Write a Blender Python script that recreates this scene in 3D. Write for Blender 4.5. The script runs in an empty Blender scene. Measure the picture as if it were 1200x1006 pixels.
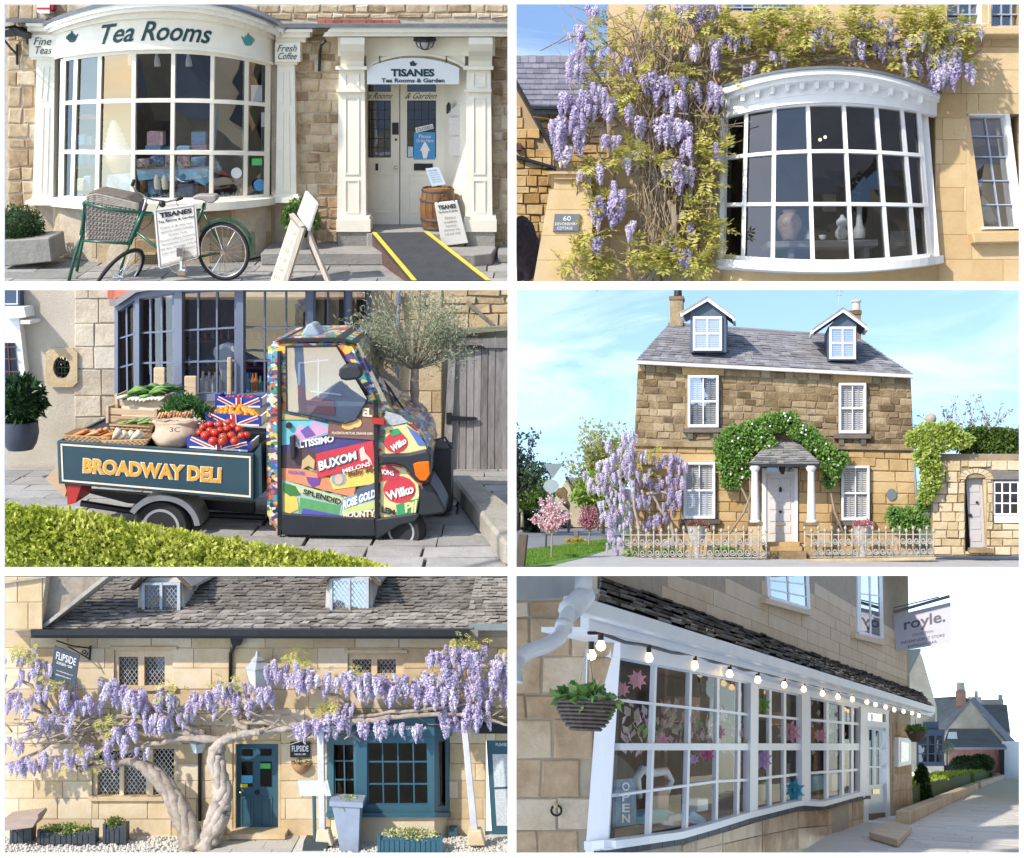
import bpy,bmesh,math,random
from mathutils import Vector,Matrix,noise
rnd=random.Random(7)
scn=bpy.context.scene
COL=scn.collection
# ------------------------------------------------------------------ camera, sky, sun, exposure
CAM=Vector((0,0,9.0));FPX=1500.0;CX=600.0;CY=503.0
cd=bpy.data.cameras.new('camera');cam=bpy.data.objects.new('camera',cd);COL.objects.link(cam)
cam.location=CAM;cam.rotation_euler=(math.radians(90),0,0)
cd.sensor_fit='HORIZONTAL';cd.sensor_width=36;cd.lens=36*FPX/1200;cd.clip_end=2000;cd.clip_start=0.1
scn.camera=cam
SUN_AZ=46;SUN_EL=38  # degrees: to the left of straight behind the camera, and up
w=bpy.data.worlds.new('World');scn.world=w;w.use_nodes=True
nt=w.node_tree;nt.nodes.clear()
def wn(t,**k):
 n=nt.nodes.new(t)
 for a,b in k.items():setattr(n,a,b)
 return n
out=wn('ShaderNodeOutputWorld');bg=wn('ShaderNodeBackground');bg.inputs[1].default_value=0.15
sky=wn('ShaderNodeTexSky',sky_type='NISHITA',sun_disc=False)
sky.sun_elevation=math.radians(SUN_EL);sky.sun_rotation=math.radians(180+SUN_AZ)
sky.altitude=100;sky.air_density=1.0;sky.dust_density=0.6;sky.ozone_density=2.0
tc=wn('ShaderNodeTexCoord');off=wn('ShaderNodeVectorMath',operation='ADD');off.inputs[1].default_value=(0,0,0.25)
nrm=wn('ShaderNodeVectorMath',operation='NORMALIZE')
nt.links.new(tc.outputs['Generated'],off.inputs[0]);ab_=wn('ShaderNodeVectorMath',operation='ABSOLUTE');sx_=wn('ShaderNodeSeparateXYZ');sa_=wn('ShaderNodeSeparateXYZ');cb_=wn('ShaderNodeCombineXYZ')
for q_ in((off.outputs[0],ab_.inputs[0]),(off.outputs[0],sx_.inputs[0]),(ab_.outputs[0],sa_.inputs[0]),(sx_.outputs[0],cb_.inputs[0]),(sx_.outputs[1],cb_.inputs[1]),(sa_.outputs[2],cb_.inputs[2])):nt.links.new(*q_)
nt.links.new(cb_.outputs[0],nrm.inputs[0]);nt.links.new(nrm.outputs[0],sky.inputs[0])
mp=wn('ShaderNodeMapping');mp.inputs['Scale'].default_value=(1.6,1.6,7.0);mp.inputs['Rotation'].default_value=(0.1,0.35,0.2)
nz=wn('ShaderNodeTexNoise');nz.inputs['Scale'].default_value=2.3;nz.inputs['Detail'].default_value=9;nz.inputs['Roughness'].default_value=0.6;nz.inputs['Distortion'].default_value=0.6
cr=wn('ShaderNodeValToRGB');cr.color_ramp.elements[0].position=0.47;cr.color_ramp.elements[1].position=0.85
cr.color_ramp.elements[0].color=(0,0,0,1);cr.color_ramp.elements[1].color=(0.8,0.8,0.8,1)
mx=wn('ShaderNodeMixRGB');mx.inputs[2].default_value=(6.2,6.6,7.2,1)
nt.links.new(nrm.outputs[0],mp.inputs[0]);nt.links.new(mp.outputs[0],nz.inputs[0]);nt.links.new(nz.outputs[0],cr.inputs[0])
nt.links.new(cr.outputs[0],mx.inputs[0]);nt.links.new(sky.outputs[0],mx.inputs[1]);nt.links.new(mx.outputs[0],bg.inputs[0]);nt.links.new(bg.outputs[0],out.inputs[0])
sd=bpy.data.lights.new('sun','SUN');sd.energy=2.6;sd.angle=math.radians(1.2);sd.color=(1.0,0.93,0.82)
sun=bpy.data.objects.new('sun',sd);COL.objects.link(sun);sun.location=(-20,-20,40)
a,e=math.radians(SUN_AZ),math.radians(SUN_EL)
SDIR=Vector((-math.sin(a)*math.cos(e),-math.cos(a)*math.cos(e),math.sin(e)))
sun.rotation_euler=(-SDIR).to_track_quat('-Z','Y').to_euler()
vs=scn.view_settings;vs.view_transform='Standard';vs.look='None';vs.exposure=1.05;vs.gamma=1
scn.render.engine='CYCLES'
scn.cycles.max_bounces=7;scn.cycles.transparent_max_bounces=10;scn.cycles.glossy_bounces=3;scn.cycles.caustics_reflective=False;scn.cycles.caustics_refractive=False
# ------------------------------------------------------------------ frames: a pixel is a direction, the plane it meets gives the distance
def ray(px,py):return Vector(((px-CX)/FPX,1,(CY-py)/FPX))
class Frame:
 def __init__(s,px,py,depth,pitch=0.0,axes=None,yaw=0.0):
  s.o=CAM+ray(px,py)*depth
  p=math.radians(pitch)
  if axes:s.ex,s.ey,s.ez=axes
  else:s.ex=Vector((1,0,0));s.ey=Vector((0,math.cos(p),math.sin(p)));s.ez=Vector((0,-math.sin(p),math.cos(p)))
  if yaw:a_=math.radians(yaw);s.ex,s.ey=s.ex*math.cos(a_)-s.ey*math.sin(a_),s.ex*math.sin(a_)+s.ey*math.cos(a_)
 def P(s,px,py,y=0.0):
  r=ray(px,py);return CAM+r*((s.o+s.ey*y-CAM).dot(s.ey)/r.dot(s.ey))
 def G(s,px,py,z=0.0):
  r=ray(px,py);return CAM+r*((s.o+s.ez*z-CAM).dot(s.ez)/r.dot(s.ez))
 def X(s,px,py,x):
  r=ray(px,py);return CAM+r*((s.o+s.ex*x-CAM).dot(s.ex)/r.dot(s.ex))
 def L(s,x,y,z):return s.o+s.ex*x+s.ey*y+s.ez*z
 def loc(s,p):d=p-s.o;return Vector((d.dot(s.ex),d.dot(s.ey),d.dot(s.ez)))
 def ppm(s,px,py,y=0.0):  # pixels per metre at a spot
  return FPX/(s.P(px,py,y)-CAM).y
F=None
def setf(f):
 global F;F=f
def yy(y,px):return y(px)if callable(y)else y
def P(px,py,y=0.0):return F.P(px,py,yy(y,px))
def G(px,py,z=0.0):return F.G(px,py,z)
# ------------------------------------------------------------------ materials
MATS={}
def _mat(name):
 m=bpy.data.materials.new(name);m.use_nodes=True;t=m.node_tree
 b=t.nodes['Principled BSDF'];return m,t,b
def _n(t,ty,ins=None,**k):
 n=t.nodes.new(ty)
 for a_,b_ in k.items():setattr(n,a_,b_)
 for a_,b_ in(ins or{}).items():n.inputs[a_].default_value=b_
 return n
def rgb(c):return(c[0],c[1],c[2],1)
def paint(name,c,rough=0.5,var=0.12,scale=6,metal=0.0,bump=0.05,spec=0.4,rndv=0.0,dirt=None):
 if name in MATS:return MATS[name]
 m,t,b=_mat(name);lk=t.links.new
 g=_n(t,'ShaderNodeNewGeometry')
 nz=_n(t,'ShaderNodeTexNoise',{'Scale':scale,'Detail':7,'Roughness':0.62});lk(g.outputs['Position'],nz.inputs[0])
 mr=_n(t,'ShaderNodeMapRange',{1:0.25,2:0.75,3:1-var,4:1+var});lk(nz.outputs[0],mr.inputs[0])
 mul=_n(t,'ShaderNodeVectorMath',operation='MULTIPLY');mul.inputs[0].default_value=c;lk(mr.outputs[0],mul.inputs[1])
 last=mul.outputs[0]
 if rndv:
  oi=_n(t,'ShaderNodeObjectInfo');m2=_n(t,'ShaderNodeMapRange',{3:1-rndv,4:1+rndv});lk(oi.outputs['Random'],m2.inputs[0])
  u=_n(t,'ShaderNodeVectorMath',operation='MULTIPLY');lk(last,u.inputs[0]);lk(m2.outputs[0],u.inputs[1]);last=u.outputs[0]
 if dirt:
  n2=_n(t,'ShaderNodeTexNoise',{'Scale':dirt[1],'Detail':8,'Roughness':0.7});lk(g.outputs['Position'],n2.inputs[0])
  m3=_n(t,'ShaderNodeMapRange',{1:0.52,2:0.72});lk(n2.outputs[0],m3.inputs[0])
  q=_n(t,'ShaderNodeMixRGB',{2:rgb(dirt[0])});lk(m3.outputs[0],q.inputs[0]);lk(last,q.inputs[1]);last=q.outputs[0]
 lk(last,b.inputs['Base Color'])
 b.inputs['Roughness'].default_value=rough;b.inputs['Metallic'].default_value=metal;b.inputs['Specular IOR Level'].default_value=spec
 if bump:
  bp=_n(t,'ShaderNodeBump',{'Strength':bump,'Distance':0.02});n3=_n(t,'ShaderNodeTexNoise',{'Scale':scale*5,'Detail':5});lk(g.outputs['Position'],n3.inputs[0])
  lk(n3.outputs[0],bp.inputs['Height']);lk(bp.outputs[0],b.inputs['Normal'])
 MATS[name]=m;return m
def stone(name,cols,scale=5.0,rough=0.9,bump=0.5,dark=(0.1,0.08,0.06),stain=0.5,perobj=0.8,bscale=None):
 """cols: ramp of stone colours, one picked per block, mottled within the block; stain: how much lichen and soot"""
 if name in MATS:return MATS[name]
 m,t,b=_mat(name);lk=t.links.new
 g=_n(t,'ShaderNodeNewGeometry');oi=_n(t,'ShaderNodeObjectInfo')
 n1=_n(t,'ShaderNodeTexNoise',{'Scale':scale,'Detail':9,'Roughness':0.68});lk(g.outputs['Position'],n1.inputs[0])
 m1=_n(t,'ShaderNodeMapRange',{1:0.28,2:0.72,3:0.5-0.5*perobj,4:0.5+0.5*perobj});lk(oi.outputs['Random'],m1.inputs[0]);m1.inputs[1].default_value=0;m1.inputs[2].default_value=1
 ad=_n(t,'ShaderNodeMath',operation='ADD');lk(m1.outputs[0],ad.inputs[0])
 m2=_n(t,'ShaderNodeMapRange',{1:0.3,2:0.7,3:-0.38,4:0.38});lk(n1.outputs[0],m2.inputs[0]);lk(m2.outputs[0],ad.inputs[1])
 r=_n(t,'ShaderNodeValToRGB');els=r.color_ramp.elements
 while len(els)<len(cols):els.new(0.5)
 for i,c in enumerate(cols):els[i].position=i/(len(cols)-1);els[i].color=rgb(c)
 lk(ad.outputs[0],r.inputs[0])
 n2=_n(t,'ShaderNodeTexNoise',{'Scale':scale*0.55,'Detail':10,'Roughness':0.75});lk(g.outputs['Position'],n2.inputs[0])
 m3=_n(t,'ShaderNodeMapRange',{1:0.5,2:0.75,3:0,4:stain});lk(n2.outputs[0],m3.inputs[0])
 q=_n(t,'ShaderNodeMixRGB',{2:rgb(dark)});lk(m3.outputs[0],q.inputs[0]);lk(r.outputs[0],q.inputs[1])
 lk(q.outputs[0],b.inputs['Base Color']);b.inputs['Roughness'].default_value=rough;b.inputs['Specular IOR Level'].default_value=0.2
 bs=bscale or scale*4
 n3=_n(t,'ShaderNodeTexNoise',{'Scale':bs,'Detail':8,'Roughness':0.7});lk(g.outputs['Position'],n3.inputs[0])
 bp=_n(t,'ShaderNodeBump',{'Strength':bump,'Distance':0.6/bs});lk(n3.outputs[0],bp.inputs['Height']);lk(bp.outputs[0],b.inputs['Normal'])
 MATS[name]=m;return m
def wood(name,c1,c2,scale=4,axis=2,rough=0.75):
 if name in MATS:return MATS[name]
 m,t,b=_mat(name);lk=t.links.new
 g=_n(t,'ShaderNodeNewGeometry');mp_=_n(t,'ShaderNodeMapping');sc=[14,14,14];sc[axis]=0.9;mp_.inputs['Scale'].default_value=sc
 lk(g.outputs['Position'],mp_.inputs[0]);n1=_n(t,'ShaderNodeTexNoise',{'Scale':scale,'Detail':8,'Roughness':0.7,'Distortion':0.4});lk(mp_.outputs[0],n1.inputs[0])
 oi=_n(t,'ShaderNodeObjectInfo');ad=_n(t,'ShaderNodeMath',operation='MULTIPLY_ADD');ad.inputs[1].default_value=0.35;lk(oi.outputs['Random'],ad.inputs[0]);lk(n1.outputs[0],ad.inputs[2])
 r=_n(t,'ShaderNodeValToRGB');r.color_ramp.elements[0].position=0.4;r.color_ramp.elements[1].position=0.95
 r.color_ramp.elements[0].color=rgb(c1);r.color_ramp.elements[1].color=rgb(c2);lk(ad.outputs[0],r.inputs[0]);lk(r.outputs[0],b.inputs['Base Color'])
 b.inputs['Roughness'].default_value=rough;b.inputs['Specular IOR Level'].default_value=0.25
 bp=_n(t,'ShaderNodeBump',{'Strength':0.4,'Distance':0.01});lk(n1.outputs[0],bp.inputs['Height']);lk(bp.outputs[0],b.inputs['Normal'])
 MATS[name]=m;return m
def leafm(name,cols,trans=0.35,rough=0.55):
 """leaf or petal: one colour per leaf, some light let through"""
 if name in MATS:return MATS[name]
 m,t,b=_mat(name);lk=t.links.new
 g=_n(t,'ShaderNodeNewGeometry');oi=_n(t,'ShaderNodeObjectInfo')
 n1=_n(t,'ShaderNodeTexNoise',{'Scale':3.0,'Detail':3});lk(g.outputs['Position'],n1.inputs[0])
 ad=_n(t,'ShaderNodeMath',operation='MULTIPLY_ADD');ad.inputs[1].default_value=0.6;lk(g.outputs['Random Per Island'],ad.inputs[0]);ob_=_n(t,'ShaderNodeMath',operation='MULTIPLY_ADD');ob_.inputs[1].default_value=.36;ob_.inputs[2].default_value=-.18;lk(oi.outputs['Random'],ob_.inputs[0])
 m2=_n(t,'ShaderNodeMapRange',{1:0.3,2:0.7,3:0,4:0.4});lk(n1.outputs[0],m2.inputs[0]);lk(m2.outputs[0],ad.inputs[2]);ad2=_n(t,'ShaderNodeMath',operation='ADD');lk(ad.outputs[0],ad2.inputs[0]);lk(ob_.outputs[0],ad2.inputs[1])
 r=_n(t,'ShaderNodeValToRGB');els=r.color_ramp.elements
 while len(els)<len(cols):els.new(0.5)
 for i,c in enumerate(cols):els[i].position=i/(len(cols)-1);els[i].color=rgb(c)
 lk(ad2.outputs[0],r.inputs[0]);lk(r.outputs[0],b.inputs['Base Color']);b.inputs['Roughness'].default_value=rough;b.inputs['Specular IOR Level'].default_value=0.25
 tr=_n(t,'ShaderNodeBsdfTranslucent');lk(r.outputs[0],tr.inputs[0]);mix=_n(t,'ShaderNodeMixShader',{0:trans});lk(b.outputs[0],mix.inputs[1]);lk(tr.outputs[0],mix.inputs[2])
 lk(mix.outputs[0],t.nodes['Material Output'].inputs[0]);MATS[name]=m;return m
def glassm(name,tint=(0.75,0.8,0.85),refl=0.22,wav=0.02,rough=0.0,fres=.9):
 """old window glass: lets you see in, mirrors what is across the street, slightly wavy"""
 if name in MATS:return MATS[name]
 m,t,b=_mat(name);lk=t.links.new;t.nodes.remove(b)
 g=_n(t,'ShaderNodeNewGeometry');n1=_n(t,'ShaderNodeTexNoise',{'Scale':1.6,'Detail':2});lk(g.outputs['Position'],n1.inputs[0])
 bp=_n(t,'ShaderNodeBump',{'Strength':wav*5,'Distance':0.05});lk(n1.outputs[0],bp.inputs['Height'])
 tr=_n(t,'ShaderNodeBsdfTransparent',{0:rgb(tint)});gl=_n(t,'ShaderNodeBsdfGlossy',{'Roughness':rough,0:(1,1,1,1)});lk(bp.outputs[0],gl.inputs['Normal'])
 dt=_n(t,'ShaderNodeVectorMath',operation='DOT_PRODUCT');lk(g.outputs['Incoming'],dt.inputs[0]);lk(g.outputs['Normal'],dt.inputs[1])
 ab=_n(t,'ShaderNodeMath',operation='ABSOLUTE');lk(dt.outputs['Value'],ab.inputs[0]);om=_n(t,'ShaderNodeMath',operation='SUBTRACT');om.inputs[0].default_value=1;lk(ab.outputs[0],om.inputs[1])
 pw5=_n(t,'ShaderNodeMath',operation='POWER');pw5.inputs[1].default_value=5;lk(om.outputs[0],pw5.inputs[0]);ad=_n(t,'ShaderNodeMath',operation='MULTIPLY_ADD',use_clamp=True);ad.inputs[1].default_value=fres;ad.inputs[2].default_value=refl+.06;lk(pw5.outputs[0],ad.inputs[0])
 mix=_n(t,'ShaderNodeMixShader');lk(ad.outputs[0],mix.inputs[0]);lk(tr.outputs[0],mix.inputs[1]);lk(gl.outputs[0],mix.inputs[2])
 lk(mix.outputs[0],t.nodes['Material Output'].inputs[0]);MATS[name]=m;return m
def lamp(name,c,s):
 if name in MATS:return MATS[name]
 m,t,b=_mat(name);b.inputs['Base Color'].default_value=rgb(c);b.inputs['Emission Color'].default_value=rgb(c);b.inputs['Emission Strength'].default_value=s;b.inputs['Roughness'].default_value=0.3
 MATS[name]=m;return m
# ------------------------------------------------------------------ mesh collector
class MB:
 def __init__(s):s.v=[];s.f=[]
 def add(s,vs,fs):
  n=len(s.v);s.v+=[Vector(q)for q in vs];s.f+=[[i+n for i in q]for q in fs]
 def prism(s,pts,d):  # outline + extrusion vector
  n=len(pts);s.add(list(pts)+[q+d for q in pts],[list(range(n)),list(range(2*n-1,n-1,-1))]+[[i,n+i,n+(i+1)%n,(i+1)%n]for i in range(n)])
 def box(s,c,h,ax=None):  # centre, half sizes, axes
  ax=ax or(F.ex,F.ey,F.ez)
  v=[c+ax[0]*(h[0]*i)+ax[1]*(h[1]*j)+ax[2]*(h[2]*k)for k in(-1,1)for j in(-1,1)for i in(-1,1)]
  s.add(v,[[0,2,3,1],[4,5,7,6],[0,1,5,4],[2,6,7,3],[0,4,6,2],[1,3,7,5]])
 def tube(s,pts,r,n=8,cap=True):
  k=len(pts);rs=r if isinstance(r,(list,tuple))else[r]*k
  up=Vector((0.13,0.31,0.94));vs=[]
  for i,p in enumerate(pts):
   t=(pts[min(i+1,k-1)]-pts[max(i-1,0)])
   t=t.normalized()if t.length>1e-9 else Vector((0,0,1))
   if abs(t.dot(up))>0.97:up=Vector((0.9,0.1,0.2))
   u=t.cross(up).normalized();v=t.cross(u)
   vs+=[p+(u*math.cos(6.28319*j/n)+v*math.sin(6.28319*j/n))*rs[i]for j in range(n)]
  fs=[[i*n+j,i*n+(j+1)%n,(i+1)*n+(j+1)%n,(i+1)*n+j]for i in range(k-1)for j in range(n)]
  if cap:fs+=[list(range(n-1,-1,-1)),list(range((k-1)*n,k*n))]
  s.add(vs,fs)
 def lathe(s,o,prof,n=16,ax=None,cap=True,sx=1,sy=1):  # prof: (radius, height)
  ax=ax or(F.ex,F.ey,F.ez);vs=[]
  for r,h in prof:vs+=[o+ax[2]*h+ax[0]*(r*sx*math.cos(6.28319*j/n))+ax[1]*(r*sy*math.sin(6.28319*j/n))for j in range(n)]
  k=len(prof);fs=[[i*n+j,i*n+(j+1)%n,(i+1)*n+(j+1)%n,(i+1)*n+j]for i in range(k-1)for j in range(n)]
  if cap:fs+=[list(range(n-1,-1,-1)),list(range((k-1)*n,k*n))]
  s.add(vs,fs)
 def blob(s,c,r,amp=0.15,fr=3.0,nu=14,nv=9,seed=0.0,ax=None):
  ax=ax or(F.ex,F.ey,F.ez);r=r if isinstance(r,(tuple,list))else(r,r,r);vs=[]
  for i in range(nv+1):
   th=math.pi*i/nv
   for j in range(nu):
    ph=6.28319*j/nu;d=Vector((math.sin(th)*math.cos(ph),math.sin(th)*math.sin(ph),math.cos(th)))
    k=1+amp*noise.noise(d*fr+Vector((seed,seed*1.7,seed*.3)))
    vs.append(c+ax[0]*(d.x*r[0]*k)+ax[1]*(d.y*r[1]*k)+ax[2]*(d.z*r[2]*k))
  s.add(vs,[[i*nu+j,(i+1)*nu+j,(i+1)*nu+(j+1)%nu,i*nu+(j+1)%nu]for i in range(nv)for j in range(nu)])
 def leaf(s,p,L,W,d=None,nrm=None):  # pointed leaf of two faces folded along its rib
  d=d or rvec();n=nrm or rvec();u=d.cross(n)
  if u.length<1e-4:u=d.orthogonal()
  u.normalize();n=u.cross(d)
  s.add([p,p+d*(L*.5)+u*(W*.5)+n*(W*.15),p+d*L,p+d*(L*.5)-u*(W*.5)+n*(W*.15)],[[0,1,2],[0,2,3]])
 # ---- photograph-pixel shapes on the current frame
 def pp(s,pts,yf=0.0,yb=None,dirv=None):  # pixel outline at depth yf pushed back to yb
  q=[P(x,y,yf)for x,y in pts]
  y0=yy(yf,pts[0][0]);d=F.ey*((yb if yb is not None else y0+0.05)-y0)
  s.prism(q,d)
 def qp(s,x0,y0,x1,y1,yf=0.0,yb=None):s.pp([(x0,y1),(x1,y1),(x1,y0),(x0,y0)],yf,yb)
 def bar(s,a,b,wpx,yf=0.0,yb=None):
  dx,dy=b[0]-a[0],b[1]-a[1];l=math.hypot(dx,dy)or 1;nx,ny=-dy/l*wpx/2,dx/l*wpx/2
  s.pp([(a[0]+nx,a[1]+ny),(b[0]+nx,b[1]+ny),(b[0]-nx,b[1]-ny),(a[0]-nx,a[1]-ny)],yf,yb)
 def ring(s,o,i,yf=0.0,yb=None):  # frame between two pixel quads (tl,tr,br,bl) or rects
  o=rq(o);i=rq(i)
  for k in range(4):s.pp([o[k],o[(k+1)%4],i[(k+1)%4],i[k]],yf,yb)
 def strip(s,xs,top,bot,y,th):  # curved band: pixel columns xs, top(x), bot(x), depth y(x), thickness th
  n=len(xs);fr=[P(x,yy(bot,x),y)for x in xs]+[P(x,yy(top,x),y)for x in xs]
  s.add(fr+[q+F.ey*th for q in fr],[[i,i+1,n+i+1,n+i]for i in range(n-1)]+[[2*n+i+1,2*n+i,3*n+i,3*n+i+1]for i in range(n-1)]
     +[[n+i,n+i+1,3*n+i+1,3*n+i]for i in range(n-1)]+[[i+1,i,2*n+i,2*n+i+1]for i in range(n-1)]
     +[[0,n,3*n,2*n],[n-1,3*n-1,4*n-1,2*n-1]])
 def ptube(s,pts,rpx,y=0.0,n=8):  # tube through pixel points (x, y[, depth]) with radius in pixels
  q=[P(t[0],t[1],t[2]if len(t)>2 else yy(y,t[0]))for t in pts]
  rs=rpx if isinstance(rpx,(list,tuple))else[rpx]*len(q)
  s.tube(q,[r_*(p_-CAM).y/FPX for r_,p_ in zip(rs,q)],n)
 def arc(s,cx,cy,rx,ry,th,a0,a1,y,dep,n=16):  # curved band (mudguard): pixel ellipse, pixel thickness, real depth
  for i in range(n):
   a_,b_=a0+(a1-a0)*i/n,a0+(a1-a0)*(i+1)/n
   q=[F.P(cx+(rx+k)*math.cos(t),cy-(ry+k)*math.sin(t),y)for k,t in((0,a_),(0,b_),(th,b_),(th,a_))];s.prism(q,F.ey*dep)
 def build(s,name,mat,parent=None,smooth=False,bevel=0.0,kind=None):
  return mkobj(name,s.v,s.f,mat,parent,smooth,bevel,kind)
def rq(q):
 return[(q[0],q[1]),(q[2],q[1]),(q[2],q[3]),(q[0],q[3])]if len(q)==4 and not isinstance(q[0],(tuple,list))else q
def rvec(r=None):
 r=r or rnd
 while True:
  v=Vector((r.uniform(-1,1),r.uniform(-1,1),r.uniform(-1,1)))
  if 0.05<v.length<1:return v.normalized()
def mkobj(name,vs,fs,mat,parent=None,smooth=False,bevel=0.0,kind=None):
 lo=Vector((min(v.x for v in vs),min(v.y for v in vs),min(v.z for v in vs)));hi=Vector((max(v.x for v in vs),max(v.y for v in vs),max(v.z for v in vs)))
 base=Vector(((lo.x+hi.x)/2,(lo.y+hi.y)/2,lo.z))
 me=bpy.data.meshes.new(name);me.from_pydata([v-base for v in vs],[],fs);me.update()
 if len(fs)<60000:
  bm=bmesh.new();bm.from_mesh(me);bmesh.ops.recalc_face_normals(bm,faces=bm.faces)
  if bevel:bmesh.ops.bevel(bm,geom=list(bm.edges),offset=bevel,segments=3 if bevel>.02 else 1,affect='EDGES',clamp_overlap=True)
  bm.to_mesh(me);bm.free()
 if smooth:me.shade_smooth()if smooth is True else me.set_sharp_from_angle(angle=math.radians(smooth))
 if smooth and smooth is not True:me.polygons.foreach_set('use_smooth',[True]*len(me.polygons))
 me.materials.append(mat);o=bpy.data.objects.new(name,me);COL.objects.link(o)
 put(o,base,parent)
 if kind:o['kind']=kind
 return o
def put(o,world,parent):
 o['_w']=list(world)
 if parent:o.parent=parent;o.location=world-Vector(parent['_w'])
 else:o.location=world
def tag(o,label,cat,group=None,kind=None):
 o['label']=label;o['category']=cat
 if group:o['group']=group
 if kind:o['kind']=kind
 return o
def thing(name,label,cat,base,group=None):
 o=bpy.data.objects.new(name,None);COL.objects.link(o);o.empty_display_size=0.1;put(o,base,None);return tag(o,label,cat,group)
def struct(o):o['kind']='structure';return o
def inst(name,src,mw,parent,kind=None):
 """another object sharing src's mesh; mw is its world matrix (parents are never rotated)"""
 o=bpy.data.objects.new(name,src if isinstance(src,bpy.types.Mesh)else src.data);COL.objects.link(o);o['_w']=list(mw.translation)
 if parent:o.parent=parent;mw=Matrix.Translation(-Vector(parent['_w']))@mw
 o.matrix_world=mw if not parent else o.matrix_world
 if parent:o.matrix_basis=mw
 return o
def one(name,mat,parent,fn,*a,**k):
 kw={q:k.pop(q)for q in('smooth','bevel','kind')if q in k}
 m=MB();getattr(m,fn)(*a,**k);return m.build(name,mat,parent,**kw)
# ------------------------------------------------------------------ lettering
_tc={}
def textmesh(s,offs=0.0,sp=1.0):
 key=(s,offs,sp)
 if key not in _tc:
  cu=bpy.data.curves.new('t','FONT');cu.body=s;cu.offset=offs;cu.space_character=sp;cu.resolution_u=3
  o=bpy.data.objects.new('t',cu);COL.objects.link(o);dg=bpy.context.evaluated_depsgraph_get();me=bpy.data.meshes.new_from_object(o.evaluated_get(dg))
  vs=[v.co.copy()for v in me.vertices];fs=[list(p.vertices)for p in me.polygons]
  bpy.data.objects.remove(o);bpy.data.curves.remove(cu);bpy.data.meshes.remove(me)
  x0=min(v.x for v in vs);x1=max(v.x for v in vs);y0=min(v.y for v in vs);y1=max(v.y for v in vs)
  _tc[key]=([((v.x-x0)/(x1-x0),(v.y-y0)/(y1-y0))for v in vs],fs)
 return _tc[key]
def text(s,x0,y0,x1,y1,y,mat,parent,quad=None,italic=0.0,bold=0.0,sp=1.0,name='lettering',mapf=None,arc=None):
 """lettering fitted to a pixel box (or quad tl,tr,br,bl) on depth y, a hair proud"""
 uv,fs=textmesh(s,bold,sp);vs=[]
 q=quad or[(x0,y0),(x1,y0),(x1,y1),(x0,y1)]
 for u,v in uv:
  u2=u+italic*(v-.5)
  px=(q[0][0]*(1-u2)+q[1][0]*u2)*v+(q[3][0]*(1-u2)+q[2][0]*u2)*(1-v)
  py=(q[0][1]*(1-u2)+q[1][1]*u2)*v+(q[3][1]*(1-u2)+q[2][1]*u2)*(1-v)
  if arc:py+=arc(px)
  vs.append(mapf(px,py)if mapf else P(px,py,y))
 return mkobj(name,vs,fs,mat,parent)
# ------------------------------------------------------------------ masonry: courses of separate stones over a mortar bed
def courses(x0,y0,x1,y1,hrange,wrange,r,skip=None,jit=0.0):
 """split a pixel rectangle into courses of blocks; skip(cx,cy,x0,y0,x1,y1) drops blocks that meet an opening"""
 out_=[];y=y1
 while y>y0+1:
  h=r.uniform(*hrange);t=y-h
  if t<y0+hrange[0]*.5:t=y0
  x=x0-r.uniform(0,wrange[0]*.7)
  while x<x1:
   w_=r.uniform(*wrange);a_,b_=max(x,x0),min(x+w_,x1)
   if b_-a_>1.5:
    if not(skip and skip((a_+b_)/2,(t+y)/2,a_,t,b_,y)):out_.append((a_,t,b_,y))
   x+=w_
  y=t
 return out_
def clipskip(rects,mn=2.0):
 """blocks are trimmed against openings by the caller; here: drop those mostly inside one"""
 def f(cx,cy,a_,t,b_,bt):
  return any(q[0]<=cx<=q[2]and q[1]<=cy<=q[3]for q in rects)
 return f
def trim(blocks,rects,mn=2.0):
 for q in rects:
  nb=[]
  for(a_,t,b_,bt)in blocks:
   if b_<=q[0]or a_>=q[2]or bt<=q[1]or t>=q[3]:nb.append((a_,t,b_,bt));continue
   if a_<q[0]-mn:nb.append((a_,t,q[0],bt))
   if b_>q[2]+mn:nb.append((q[2],t,b_,bt))
   if t<q[1]-mn:nb.append((max(a_,q[0]),t,min(b_,q[2]),q[1]))
   if bt>q[3]+mn:nb.append((max(a_,q[0]),q[3],min(b_,q[2]),bt))
  blocks=nb
 return blocks
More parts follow.
